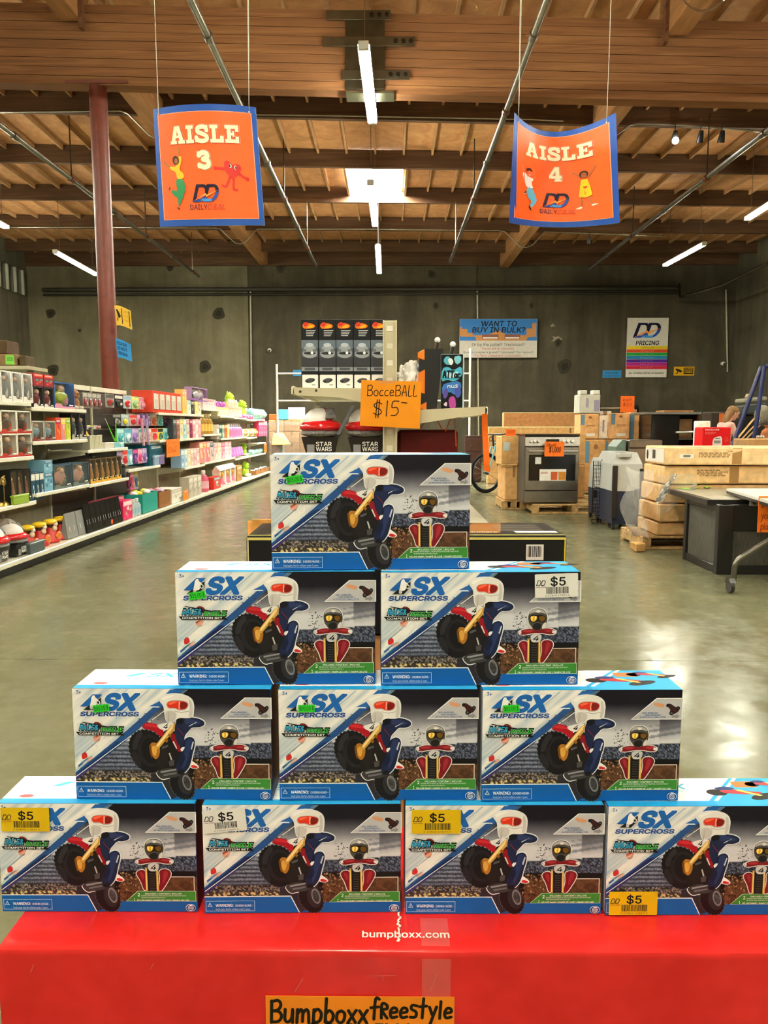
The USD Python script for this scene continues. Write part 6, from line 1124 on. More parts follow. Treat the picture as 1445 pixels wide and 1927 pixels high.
a, b = PY(1183, 828, 11.2), PY(1244, 870, 11.2); t = thing('dishwasher', 'stainless steel dishwasher with a green side panel behind the grey kennel', 'dishwasher', (a[0], 11.2, 0)); w = b[0] - a[0]; part(t, 'body', MB().box(0, w, .02, .6, 0, a[2], '#8d8a84', .012), 'metal'); part(t, 'door', MB().box(.0, w, -.02, .02, .1, a[2] - .12, '#a8a49d', .01), 'metal'); part(t, 'control_strip', MB().box(0, w, -.03, .02, a[2] - .11, a[2] - .0, '#98948d', .01), 'metal'); part(t, 'side_panel', MB().add(hull([(-.16, .05, 0), (-.02, .05, 0), (-.16, .05, a[2] - .1), (-.08, .05, a[2] + .0), (-.02, .05, a[2]), (-.16, .5, 0), (-.02, .5, 0), (-.16, .5, a[2] - .1), (-.08, .5, a[2]), (-.02, .5, a[2])]), '#5d7468', 20), 'paint')
# red appliance box, white box
yr_ = 10.6; zr0 = PY(1340, 842, yr_)[2]
def redprint(t, w, d, h):
    m = MB(); text(m, 'Honeywell', -w * .42, h * .84, w * .5, h * .08, '#e8c9c4', .002, True); scribble(m, -w * .42, h * .76, w * .4, h * .04, 2, '#e06a62', .002, 3); m.flat(smooth_poly([(-w * .14, 0.004), (-w * .14, h * .4), (-w * .04, h * .52), (w * .2, h * .56), (w * .2, .004)], 1), .002, '#d9d3cf'); m.flat(rect(-w * .1, h * .2, w * .14, h * .34), .003, '#8a8684'); m.flat(rect(-w * .06, h * .42, w * .12, h * .47), .003, '#8a8684'); scribble(m, w * .28, h * .5, w * .14, h * .04, 4, '#e04a44', .002, 9); part(t, 'print', m, 'print')
t = carton('support_carton', 'plain brown carton under the red appliance box', PY(1318, 0, yr_)[0], PY(1376, 0, yr_)[0], yr_, yr_ + .45, 0, zr0, '#8f6c44', 0)
px_carton('appliance_box', 'bright red appliance box with a white picture on its front', 1323, 804, 1374, 842, yr_, .3, '#c8151b', 0, floor=zr0, extra=redprint, tape=None, kind='print')
px_carton('white_box', 'white box standing half behind the red appliance box', 1313, 792, 1335, 845, yr_ + .36, .15, '#cfd0c2', 0, floor=zr0, tape=None)
# wire gate and pet kennels
yk = 9.9
t = thing('wire_gate', 'black wire crate gate standing left of the pet kennels', 'wire panel', (0, yk - .2, 0)); a, b = PY(1117, 868, yk - .2), PY(1130, 960, yk - .2)
fr = lambda x, z: (x, 0, z); z0 = .012
part(t, 'frame', MB().tube([fr(a[0], z0), fr(a[0], a[2]), fr(b[0], a[2] + .02), fr(b[0], z0), fr(a[0], z0)], .006, '#2a2a2b', 6), 'metal')
m = MB()
for k in range(1, 5): x = a[0] + (b[0] - a[0]) * k / 5; m.tube([fr(x, z0), fr(x, a[2])], .0028, '#333334', 4)
for k in range(1, 16): z = z0 + (a[2] - z0) * k / 16; m.tube([fr(a[0], z), fr(b[0], z)], .0028, '#333334', 4)
part(t, 'wires', m, 'metal', kind='stuff'); part(t, 'latch', MB().box(a[0] - .0, a[0] + .05, -.02, .01, a[2] * .42, a[2] * .55, '#161617', .004), 'plastic')
def kennel(label, u0, v0, u1, v1, y, door, rot, depth=.9):
    a, b = PY(u0, v0, y), PY(u1, v1, y); w, h = b[0] - a[0], a[2] - .07; t = thing('pet_kennel', label, 'pet carrier', ((a[0] + b[0]) / 2, y, .07), rot); hm = h * .46
    lo = MB().add(hull([(sx * w * .46, dy, 0) for sx in (-1, 1) for dy in (0.02, depth - .02)] + [(sx * w * .5, dy, hm) for sx in (-1, 1) for dy in (0, depth)]), '#1f2942', 0); part(t, 'lower_shell', lo, 'plastic')
    up = MB().add(hull([(sx * w * .5, dy, hm + .005) for sx in (-1, 1) for dy in (0, depth)] + [(sx * w * .46, dy, h * .84) for sx in (-1, 1) for dy in (.02, depth - .02)] + [(sx * w * .33, dy, h) for sx in (-1, 1) for dy in (.08, depth - .08)]), '#aeb2b0', 0); part(t, 'upper_shell', up, 'plastic')
    if door:
        part(t, 'door_frame', MB().box(-w * .40, w * .40, -.012, .004, h * .06, h * .84, '#15161a', .004), 'plastic')
        g = MB()
        for k in range(17): z = h * (.08 + .045 * k); g.tube([(-w * .37, -.02, z), (w * .37, -.02, z)], .004, '#8d9090' if z > hm else '#59606c', 4)
        for k in range(5): x = -w * .36 + w * .18 * k; g.tube([(x, -.022, h * .07), (x, -.022, h * .82)], .0035, '#77797a', 4)
        part(t, 'wire_door', g, 'metal')
    else:
        part(t, 'window_recess', MB().box(w * .38, w * .505, -.01, .02, h * .2, h * .78, '#17181b', .004), 'plastic'); part(t, 'window_recess', MB().box(-w * .5, -w * .34, -.012, .02, h * .08, h * .82, '#1a1b1f', .004), 'plastic'); part(t, 'latch', MB().box(w * .22, w * .36, -.02, .0, hm - .05, hm + .03, '#2a3450', .004), 'plastic')
        m = MB().flat(stroke(curvy([(-w * .1, hm * .52), (w * .06, hm * .5), (w * .22, hm * .56)]), .006), .012, '#131a2c'); part(t, 'moulding_line', m, 'plastic'); part(t, 'top_ridge', MB().box(-w * .3, w * .1, -.0, .3, h * .93, h * 1.0, '#b9bdbb', .01), 'plastic')
    for sx in (-1, 1):
        for dy in (.06, depth - .06):
            cst = part(t, 'caster', MB().cyl((sx * w * .4 - .012, dy, -.032), (sx * w * .4 + .012, dy, -.032), .036, '#1a1a1c', 14), 'plastic'); part(cst, 'fork', MB().box(sx * w * .4 - .02, sx * w * .4 + .02, dy - .03, dy + .01, -.02, .0, '#2a2a2c'), 'plastic')
    return t
kennel('navy pet kennel with its wire door facing the aisle', 1127, 863, 1153, 962, 10.0, True, 0, .5)
kennel('large grey and navy pet kennel on casters beside the wrapped cartons', 1154, 852, 1208, 984, 9.15, False, 0, .8)
# ---- pallet of long wrapped cartons
YP_ = 7.7; pz = .135
xa = PZ(1224, 1042, 0)[0]; pallet('pallet', 'broken wooden pallet under the long wrapped cartons', xa + .0, xa + 2.5, YP_ + .0, YP_ + .75)
LY = [(1253, 839, 887, YP_ - .06, '#c2a47a', 'top long carton of the wrapped stack with a white end label'), (1250, 878, 914, YP_ - .0, '#bd9d70', 'second long carton of the wrapped stack, printed side'), (1244, 914, 950, YP_ + .02, '#b8966a', 'third long carton of the wrapped stack behind the desk top'), (1240, 946, 985, YP_ + .0, '#b59265', 'fourth long carton of the wrapped stack with a dented corner'), (1236, 985, 1022, YP_ + .03, '#b39063', 'bottom long carton of the wrapped stack above the pallet')]
zs_ = [PY(1300, 1018, YP_)[2]]
tops = [PY(1250, v, YP_)[2] for v in (840, 876, 912, 948, 984)]; bots = tops[1:] + [.1365]
for k, (u0, v0, v1, y, col, lab) in enumerate(LY):
    x0 = PY(u0, v0, y)[0]; zt1, zb1 = tops[k] - .006, bots[k] + .006
    def ex(t, w, d, h, k=k):
        m = MB()
        if k == 0:
            m.flat(rect(-d + .03, h * .12, -.03, h * .9), .003, '#dcd9d2', TM((-w / 2, 0, 0), -90)); m.flat(rect(-d * .6, h * .3, -d * .45, h * .8), .004, '#4a463e', TM((-w / 2, 0, 0), -90)); m.flat(ell(-d * .85, h * .5, .03, .05), .004, '#2a2822', TM((-w / 2, 0, 0), -90)); m.flat(rect(-w * .44, h * .38, -w * .38, h * .62), .002, '#dedbd2'); m.flat(rect(-w * .425, h * .44, -w * .395, h * .56), .003, '#6a6862')
        if k in (0, 1): scribble(m, -w * .36, h * .8, w * .14, h * .06, 4, '#8a6a42', .002, 5 + k); barcode(m, -w * .02, h * .3, .11, h * .5, .002, 6, None, '#6a4e30'); m.flat(rect(-w * .22, .01, -w * .18, h * .96), .0015, '#9a7444')
        if k == 3: barcode(m, -w * .3, h * .2, .16, h * .5, .002, 6, None, '#6a4e30')
        if k == 0:
            T = TM((0, 0, h)) @ trimesh.transformations.rotation_matrix(-math.pi / 2, [1, 0, 0]); m.flat(poly((-w * .46, .05), (-w * .43, d * .8), (-w * .2, d * .9), (-w * .12, .1)), .002, '#d68a4a', T); m.flat(poly((-w * .45, .03), (-w * .2, .03), (-w * .14, .12), (-w * .44, .16)), .003, '#e2e0da', T)
        part(t, 'print', m, 'print')
    carton('long_box', lab, x0, x0 + 2.35 - .03 * k, y, y + .62, zb1, zt1, col, [-.3, .3, 0, .4, -.3][k], tape=None, extra=ex, dent=.03 if k in (3, 4) else .014)
# film hanging down the left end of the stack
m = MB(); n1, n2 = 22, 34; G = np.zeros((n1, n2, 3))
for i in range(n1):
    for j in range(n2):
        s, q = i / (n1 - 1), j / (n2 - 1); z = tops[1] - .05 - q * (tops[1] - .17); G[i, j] = (xa + .05 -  .06 * math.sin(3.1 * q + .4) - .05 * q + .03 * math.sin(9 * q + 5 * s), YP_ - .14 + s * .75 - .05 * math.sin(6 * q), z + .02 * math.sin(8 * s))
G += .06 * (np.stack([meshkit.fbm(G.reshape(-1, 3) * 5, 3, k) for k in (1, 2, 3)], -1).reshape(G.shape) - .5); v = G.reshape(-1, 3); f = []
for i in range(n1 - 1):
    for j in range(n2 - 1): o = i * n2 + j; f += [[o, o + n2, o + n2 + 1], [o, o + n2 + 1, o + 1]]
m.add(trimesh.Trimesh(v, np.array(f), process=False), '#ffffff', True)
G2 = np.zeros((26, 26, 3))
for i in range(26):
    for j in range(26): s, q = i / 25, j / 25; G2[i, j] = (xa + .06 + s * .38, YP_ - .17 - .02 * math.sin(7 * s + 4 * q), tops[1] - .08 - q * (tops[1] - .45) * (.75 + .25 * math.cos(3 * s)))
G2 += .05 * (np.stack([meshkit.fbm(G2.reshape(-1, 3) * 6, 3, k) for k in (4, 5, 6)], -1).reshape(G2.shape) - .5); v = G2.reshape(-1, 3); f = []
for i in range(25):
    for j in range(25): o = i * 26 + j; f += [[o, o + 26, o + 27], [o, o + 27, o + 1]]
m.add(trimesh.Trimesh(v, np.array(f), process=False), '#ffffff', True)
solo('stretch_wrap', 'loose clear stretch film hanging off the end of the long carton stack', 'wrap', m, 'film')
px_carton('torn_cardboard', 'torn brown cardboard pieces at the floor beside the long carton stack', 1196, 1022, 1216, 1034, YP_ - .16, .12, '#a9824f', 12, floor=0.0, tape=None, cat='cardboard', dent=.08)
# ---- desk with grey panels
yd = PZ(1352, 1080, 0); e1 = PZ(1292, 1053, 0); t = thing('desk', 'black framed desk with grey woven panels and a thick black top', 'desk', (yd[0], yd[1], 0)); u_ = (e1 - yd)[:2]; L = np.linalg.norm(u_); u_ /= L
zt_ = PY(1352, 945, yd[1])[2] - .02; Tl = np.eye(4); Tl[:3, 0] = [u_[0], u_[1], 0]; Tl[:3, 1] = [-u_[1], u_[0], 0]
Wd = 2.0
part(t, 'leg_panel', MB().box(.035, L - .035, -.01, .01, .06, zt_ - .02, '#6c6a62', .003, Tl), 'weave'); part(t, 'front_panel', MB().box(.09, Wd, -.008, .012, .075, zt_ - .22, '#6c6a62', .002), 'weave')
def fb(*b): return MB().box(*b, '#161514', .004)
fm = MB().box(-.035, .035, -.035, .035, 0, zt_, '#161514', .004, Tl).box(L - .03, L + .03, -.03, .03, 0, zt_, '#161514', .004, Tl).box(0, L, -.025, .025, .0, .07, '#161514', .004, Tl).box(0, L, -.025, .025, zt_ - .06, zt_, '#161514', .004, Tl); part(t, 'end_frame', fm, 'paint')
part(t, 'front_frame', fb(0, Wd, -.03, .03, .0, .075).box(0, .09, -.035, .035, 0, zt_, '#161514', .004).box(0, Wd, -.02, .02, zt_ - .22, zt_, '#121211', .003), 'paint')
TOP = [PZ(1255, 920, zt_ + .03), PZ(1331, 941, zt_ + .03), PZ(1520, 938, zt_ + .03), PZ(1460, 912, zt_ + .03)]; TOP[2][0] = yd[0] + 1.6; TOP[3][0] = yd[0] + 1.6; TOP[2][1] = TOP[1][1] + .02; TOP[3][1] = TOP[0][1] + .02
o = np.array([yd[0], yd[1], 0]); part(t, 'top', MB().add(hull([p - o for p in TOP] + [p - o - [0, 0, .045] for p in TOP]), '#1b1a18', 0), 'paint')
c_ = sum(TOP) / 4; part(t, 'top_inlay', MB().add(hull([p - o + (c_ - p) * .07 * [1, 1, 0] + [0, 0, .0015] for p in TOP] + [p - o + (c_ - p) * .07 * [1, 1, 0] for p in TOP]), '#a09b8a', 0), 'paint')
part(t, 'edge_strip', MB().tube([PZ(1290, 933, zt_ - .02) - o, PZ(1331, 943, zt_ - .02) - o], .012, '#8d8a80', 6), 'metal'); a, b = PY(1410, 939, yd[1] - .03), PY(1427, 952, yd[1] - .03); part(t, 'outlet', MB().box(a[0] - o[0], b[0] - o[0], -.045, -.03, b[2], a[2], '#8f8b86', .003), 'paint'); part(t, 'outlet_hole', MB().cyl(((a[0] + b[0]) / 2 - o[0], -.05, (a[2] + b[2]) / 2), ((a[0] + b[0]) / 2 - o[0], -.044, (a[2] + b[2]) / 2), .018, '#151515', 12), 'paint')
for pts, lab in ((((1265, 917), (1325, 909), (1346, 915), (1290, 921)), 'lime green paper lying on the near corner of the desk'), (((1312, 913), (1322, 908), (1346, 914), (1330, 918)), 'crumpled lime green paper lying on the flat one')):
    P = [PZ(u, v, zt_ + .034 + (.01 if 'crump' in lab else 0)) for u, v in pts]; P2 = [p + [0, 0, .002] for p in P] + ([sum(P) / 4 + [0, 0, .02]] if 'crump' in lab else []); solo('lime_paper', lab, 'paper', MB().add(hull(P + P2), '#9be03f', 0), 'paper')
# ---- rolling white-topped table
t = thing('folding_table', 'rolling table with white top and bent grey tube leg at the right edge', 'table', (0, 0, 0)); zt2 = zt_ + .062
P = [PZ(1367, 919, zt2 + .03), PZ(1448, 943, zt2 + .03), PZ(1448, 943, zt2 + .03) + [1.0, 0, 0], PZ(1367, 919, zt2 + .03) + [1.5, .0, 0]]; part(t, 'top', MB().add(hull(P + [p - [0, 0, .022] for p in P]), '#d9d8d2', 0), 'enamel'); part(t, 'edge', MB().add(hull([P[0] - [0, .0, .023], P[1] - [0, 0.0, .023], P[0] - [0, 0, .045], P[1] - [0, 0, .045], P[0] + [.05, 0, -.023], P[1] + [.05, 0, -.045]]), '#1b1a18', 0), 'paint')
yc = PZ(1374, 1116, 0)[1]; leg = [PY(u, v, yc) for u, v in ((1600, 930), (1445, 1018), (1410, 1040), (1392, 1051), (1384, 1062), (1381, 1078), (1380, 1093))]; part(t, 'leg', MB().tube(curvy(leg), .021, '#77756d', 14), 'metal')
cc = PY(1374, 1104, yc); cc[2] = .053; cs = part(t, 'caster', MB().cyl(cc - [.014, 0, 0], cc + [.014, 0, 0], .05, '#2b2a28', 22), 'plastic'); part(cs, 'hood', MB().add(hull([cc + [x, y, z] for x in (-.022, .022) for y, z in ((-.05, .03), (.05, .02), (-.02, .062), (.03, .06))]), '#1f1e1d', 20), 'plastic')
bk = [PY(u, v, yc + .5) for u, v in ((1620, 930), (1500, 1010), (1480, 1030), (1475, 1060))]; bk[-1][2] = .09; part(t, 'leg', MB().tube(curvy(bk), .021, '#77756d', 12), 'metal')
tag('orange handwritten sheet hanging from the edge of the white-topped table', 1428, 934, 1462, 1002, yc + .35, ('D= all', 'your', 'place'), '#f0761a', 'price_sheet')
# ---- swing frame, planks, odds and ends near the woman
ya_ = 9.6; m = MB(); t = thing('metal_frame', 'dark blue tube frame leaning up at the right edge', 'frame', (0, 0, 0)); top_ = PY(1439, 694, ya_); zf0 = PY(1400, 842, ya_)[2]
for u in (1377, 1417): part(t, 'leg', MB().tube([PY(u, 842, ya_ if u > 1400 else ya_ + .1), top_ + [0, .02 if u > 1400 else .09, .03]], .026, '#1b2458', 12), 'enamel')
part(t, 'top_bar', MB().tube([top_ + [0, 0, .03], top_ + [.9, .0, .08]], .028, '#1b2458', 12), 'enamel')
for u in (1377, 1417): p = PY(u, 841, ya_ if u > 1400 else ya_ + .1); part(t, 'foot_cap', MB().sph(p, .03, '#d8d8d4', 2), 'metal')
carton('low_carton', 'brown carton under the blue tube frame', PY(1372, 0, ya_)[0] - .05, PY(1372, 0, ya_)[0] + 1.1, ya_ - .1, ya_ + .5, 0, zf0 - .022, '#8d6c45', 0)
for k, (u0, v0, u1, v1) in enumerate(((1380, 834, 1418, 788), (1386, 836, 1424, 796), (1392, 838, 1424, 806))):
    p, q = PY(u0, v0, 10.6 + .1 * k), PY(u1, v1, 10.9 + .1 * k); d = np.array([.05, 0, .04]); solo('plank', ['top', 'middle', 'bottom'][k] + ' pale wooden plank of those leaning beside the woman', 'plank', MB().add(hull([p, p + d, q, q + d, p + [0, .03, 0], q + [0, .03, 0], p + d + [0, .03, 0], q + d + [0, .03, 0]]), ['#a98553', '#9a7646', '#8b6a3e'][k], 0), 'rawwood')
px_carton('brown_carton', 'big brown carton behind the planks at the right edge', 1408, 826, 1500, 872, 9.0, .4, '#8b6b45', 0, floor=0.0, tape=None)
z9 = PY(1440, 826, 9.0)[2]
for k, (u, v) in enumerate(((1426, 822), (1432, 819), (1436, 823))): p = PY(u, v, 9.15); solo('chrome_ball', 'chrome ball ornament on the big brown carton, ' + ['left', 'highest', 'right'][k] + ' of three', 'ornament', MB().sph((p[0], 9.15, z9 + .022), .02, '#d8d6d0', 2), 'steel')
for k, (u0, v0, u1, v1, y, c, lab, nm) in enumerate(((1400, 760, 1445, 778, 13.2, '#3d4442', 'dark grey folded panel on the heap at the right edge', 'panel'), (1402, 741, 1417, 748, 13.45, '#a08a50', 'small yellow lamp shade on top of the heap at the right edge', 'lamp_shade'), (1402, 748, 1445, 756, 13.4, '#8a8674', 'pale slab on top of the heap at the right edge', 'slab'), (1425, 764, 1445, 800, 12.8, '#77715e', 'pale upholstered piece on the heap at the right edge', 'cushion'), (1394, 780, 1440, 830, 13.3, '#1f1c19', 'dark crate inside the heap at the right edge', 'crate'), (1338, 775, 1367, 840, 13.35, '#2b2018', 'dark brown carton behind the woman', 'dark_carton'), (1432, 800, 1460, 836, 11.5, '#a8643f', 'terracotta vase among the heap at the right edge', 'vase'))):
    a, b = PY(u0, v0, y), PY(u1, v1, y); c0_ = ((a[0] + b[0]) / 2, y, b[2]); w, h = b[0] - a[0], a[2] - b[2]
    if nm == 'lamp_shade': mm = MB().add(lathe([(w * .5, 0), (w * .36, h), (.0, h * 1.02)], 16), c, 30)
    elif nm == 'vase': mm = MB().add(lathe([(0, 0), (w * .3, 0), (w * .5, h * .4), (w * .4, h * .7), (w * .2, h * .85), (w * .3, h)], 18), c, 40)
    elif nm == 'cushion': mm = MB().add(blob((0, 0, h / 2), 1, (w * .55, .2, h * .55), .15, 2, 3), c, True)
    else: mm = MB().add(bevbox(-w / 2, w / 2, 0, .4, 0, h, .02), c, 0, TM((0, 0, 0), 0, 0, {'panel': -8, 'slab': -6}.get(nm, 0)))
    solo(nm, lab, nm.replace('_', ' '), mm, {'cushion': 'fabric', 'vase': 'matte'}.get(nm, 'paint'), c0_)
tag('orange strip of paper on the dark brown carton behind the woman', 1353, 778, 1362, 800, 13.33, None, '#c0622a')
t = carton('storage_shelf', 'low dark shelf holding the heap at the right edge', PY(1335, 0, 13.0)[0], PY(1335, 0, 13.0)[0] + 2.2, 12.75, 13.9, 0, PY(1400, 840, 13.0)[2], '#3a3028', 0, None, 'shelf', None)
# ================================================================ people
import manifold3d as m3
def ball_(p, r, seg=20): return m3.Manifold.sphere(float(r), seg).translate([float(x) for x in p])
def bone(a, ra, b, rb): return m3.Manifold.batch_hull([ball_(a, ra), ball_(b, rb)])
def skin_mesh(bones, fine=.02, smooth=6):
    q = m3.Manifold.batch_boolean(bones, m3.OpType.Add).refine_to_length(fine).to_mesh(); tm = trimesh.Trimesh(np.array(q.vert_properties[:, :3]), np.array(q.tri_verts), process=True)
    trimesh.smoothing.filter_taubin(tm, .5, .53, smooth); return tm
def hand_bones(wrist, dirv, side, r=.0085):
    d = np.asarray(dirv, float); d /= np.linalg.norm(d); s = np.asarray(side, float); s = s - d * (s @ d); s /= np.linalg.norm(s); n = np.cross(d, s); W = np.asarray(wrist, float); B = []
    for k in range(4):
        o = (k - 1.5) * .019; base = W + d * .085 + s * o; L = [.066, .075, .07, .056][k]; B += [bone(W + s * o * .7, .016, base, .011), bone(base, r + .001, base + d * L * .55 + n * .008, r), bone(base + d * L * .55 + n * .008, r, base + d * L * .95 + n * .03, r * .85)]
    B += [bone(W + d * .02 - s * .02, .013, W + d * .055 - s * .05, .010), bone(W + d * .055 - s * .05, .010, W + d * .085 - s * .06 + n * .012, .0085)]; return B
def person(label, loc, rot, H, lean, arm_l, arm_r, look, top, legs, hair, skin='#d9a58e', long_hair=True):
    """faces local +x; joints scaled from a standing height H"""
    k = H / 1.65; t = thing('person', label, 'person', loc, rot); J = lambda x, y, z: np.array([x + lean * max(0, z - .88) , y, z]) * k
    hip, chest, neck, head = J(0, 0, .90), J(0, 0, 1.2), J(.01, 0, 1.39), J(.05, 0, 1.52)
    B = [bone(J(0, -.07, .92), .105 * k, J(0, .07, .92), .105 * k), bone(J(0, 0, .95), .11 * k, J(0, 0, 1.12), .10 * k), m3.Manifold.batch_hull([ball_(J(0, y, z), r * k) for y, z, r in ((-.08, 1.12, .09), (.08, 1.12, .09), (-.13, 1.32, .06), (.13, 1.32, .06), (.0, 1.36, .07))]), bone(J(.0, 0, 1.36), .05 * k, J(.04, 0, 1.47), .045 * k)]
    LG = []
    for s in (-1, 1): LG += [bone(J(0, s * .085, .9), .09 * k, J(.02, s * .09, .5), .058 * k), bone(J(.02, s * .09, .5), .056 * k, J(-.01, s * .09, .09), .038 * k), bone(J(-.02, s * .09, .05), .042 * k, J(.15, s * .10, .035), .032 * k)]
    AR, SL, HN = [], [], []
    for s, a in ((1, arm_l), (-1, arm_r)):
        sh = J(0, s * .165, 1.34); el = sh + np.array(a[0]) * .29 * k; wr = el + np.array(a[1]) * .25 * k; AR += [bone(sh, .05 * k, el, .038 * k), bone(el, .037 * k, wr, .026 * k)]; SL += [bone(sh, .06 * k, sh * .6 + el * .4, .055 * k)]; HN += hand_bones(wr, a[1], (0, 0.3 * s, -.3) if abs(a[1][2]) < .9 else (0, 1, 0))
    c = J(.06, 0, 1.54); fw = np.array([math.cos(look[1]), 0, -math.sin(look[1])]); up = np.array([math.sin(look[1]), 0, math.cos(look[1])]); sd = np.array([0, 1.0, 0]); P = lambda f, l, u: c + (fw * f + sd * l + up * u) * k
    HD = [m3.Manifold.batch_hull([ball_(P(-.02, 0, .035), .082 * k), ball_(P(.03, 0, .03), .072 * k), ball_(P(.045, 0, -.07), .036 * k), ball_(P(.0, 0, -.05), .055 * k)]), bone(P(.095, 0, .01), .009 * k, P(.112, 0, -.02), .012 * k), bone(P(.072, -.02, -.055), .008 * k, P(.072, .02, -.055), .008 * k), bone(P(-.005, .08, .01), .014 * k, P(-.005, .082, -.02), .011 * k), bone(P(-.005, -.08, .01), .014 * k, P(-.005, -.082, -.02), .011 * k), bone(P(.08, -.045, .036), .008 * k, P(.082, .045, .036), .008 * k)]
    body = MB().add(skin_mesh(B + LG + AR + HN + HD, .014), skin, True); part(t, 'body', body, 'skin')
    for s in (-1, 1): part(t, 'eye', MB().sph(P(.085, s * .032, .015), .011 * k, '#2a221e', 2), 'gloss')
    part(t, 'mouth', MB().add(skin_mesh([bone(P(.078, -.02, -.052), .007 * k, P(.078, .02, -.052), .007 * k)], .008, 1), '#a8564e', True), 'skin')
    grow = lambda bs, g: bs
    Sh = [bone(J(0, -.085, .93), .118 * k, J(0, .085, .93), .118 * k), bone(J(0, 0, .95), .125 * k, J(0, 0, 1.12), .114 * k), m3.Manifold.batch_hull([ball_(J(0, y, z), r * k) for y, z, r in ((-.08, 1.12, .102), (.08, 1.12, .102), (-.13, 1.32, .068), (.13, 1.32, .068), (.0, 1.345, .075))])] + SL
    part(t, 'shirt', MB().add(skin_mesh(Sh, .02), top, True), 'fabric')
    Lg = []
    for s in (-1, 1): Lg += [bone(J(0, s * .085, .91), .102 * k, J(.02, s * .09, .5), .07 * k), bone(J(.02, s * .09, .5), .068 * k, J(-.01, s * .09, .1), .052 * k)]
    part(t, 'trousers', MB().add(skin_mesh(Lg + [bone(J(0, -.08, .92), .112 * k, J(0, .08, .92), .112 * k)], .024), legs, True), 'fabric')
    for s in (-1, 1): part(t, 'shoe', MB().add(hull(np.vstack([np.array(J(x, s * .095 + y, z)) for x, z in ((-.07, .002), (.18, .002), (-.07, .08), (.03, .09), (.17, .04)) for y in (-.045, .045)])), '#2b2a2c', 30), 'plastic')
    Hr = [m3.Manifold.batch_hull([ball_(P(-.03, 0, .045), .09 * k), ball_(P(.015, 0, .062), .074 * k), ball_(P(-.05, 0, -.01), .07 * k)])]
    if long_hair: Hr += [bone(P(-.06, .03, 0), .055 * k, P(-.085, .03, -.17), .035 * k), bone(P(-.06, -.03, 0), .055 * k, P(-.085, -.03, -.18), .035 * k)]
    face = m3.Manifold.batch_hull([ball_(P(.10, 0, .0), .066 * k), ball_(P(.10, 0, -.08), .07 * k)])
    hq = m3.Manifold.batch_boolean(Hr, m3.OpType.Add) - face; hq = hq.refine_to_length(.014).to_mesh(); hm = trimesh.Trimesh(np.array(hq.vert_properties[:, :3]), np.array(hq.tri_verts)); vv = np.asarray(hm.vertices); hm.vertices = vv + .008 * (meshkit.noise(vv * np.array([60, 60, 14]), 2)[:, None] - .5) * np.array([1, 1, .2]); part(t, 'hair', MB().add(hm, hair, 40), 'matte'); return t
pw = PY(1372, 800, 12.35)
person('woman with brown hair in a pale pink top bending over goods at the right edge', (pw[0] - .14, 12.4, 0), 8, 1.53, .28, ((.45, .1, -.88), (.85, -.1, -.5)), ((.35, -.1, -.93), (.85, .1, -.5)), (0, .35), '#dcae9f', '#4a4a52', '#8a6a48', '#d9a08a')
ph = PY(1199, 772, 14.6); person('dark-haired person hidden behind the orange sign except for the top of the head', (ph[0], 14.6, 0), 200, 1.63, .05, ((.2, .1, -.95), (.5, 0, -.8)), ((.2, -.1, -.95), (.5, 0, -.8)), (0, .2), '#3a3d45', '#2b2c33', '#1a1512', '#c9977c', False)
# ================================================================ the long toy shelving on the left
S0_, S1_ = PZ(0, 1091.8, 0), PZ(506.8, 896, 0); SU = (S1_ - S0_); SL_ = np.linalg.norm(SU); SU /= SL_; SN = np.array([-SU[1], SU[0], 0.0]); SRZ = math.degrees(math.atan2(SU[1], SU[0]))
def W_(s, d, z): return S0_ + SU * s + SN * d + np.array([0, 0, z])
def s_at(px, d, z):
    a, b = -2.5, 16.0
    for _ in range(40):
        c = (a + b) / 2
        if proj(W_(c, d, z))[0] < px: a = c
        else: b = c
    return a
def z_at(s, d, v):
    a, b = -1.0, 4.0
    for _ in range(40):
        c = (a + b) / 2
        if proj(W_(s, d, c))[1] > v: a = c
        else: b = c
    return a
def on(name, label, cat, s, d, z, group=None, rz=0): return thing(name, label, cat, W_(s, d, z), SRZ + rz, group)
DF = .11                                               # front edge of the upper shelves
SEAM = [s_at(u, 0, 0) for u in (-36, 94, 190, 261, 318, 362, 398, 428, 453, 475, 493, 508)]
LEV = [(.56, .97, 1.45), (.62, 1.10, 1.41), (.61, .98), (.70,), (1.04, 1.42), (.59, 1.04, 1.42), (.61, 1.09, 1.53), (.61, 1.0, 1.42), (.57, 1.0, 1.40), (.57, .98, 1.37), (.57, .83, 1.38)]
ORD = ['first', 'second', 'third', 'fourth', 'fifth', 'sixth', 'seventh', 'eighth', 'ninth', 'tenth', 'eleventh', 'twelfth', 'last']
WHITE = '#d9d4bd'
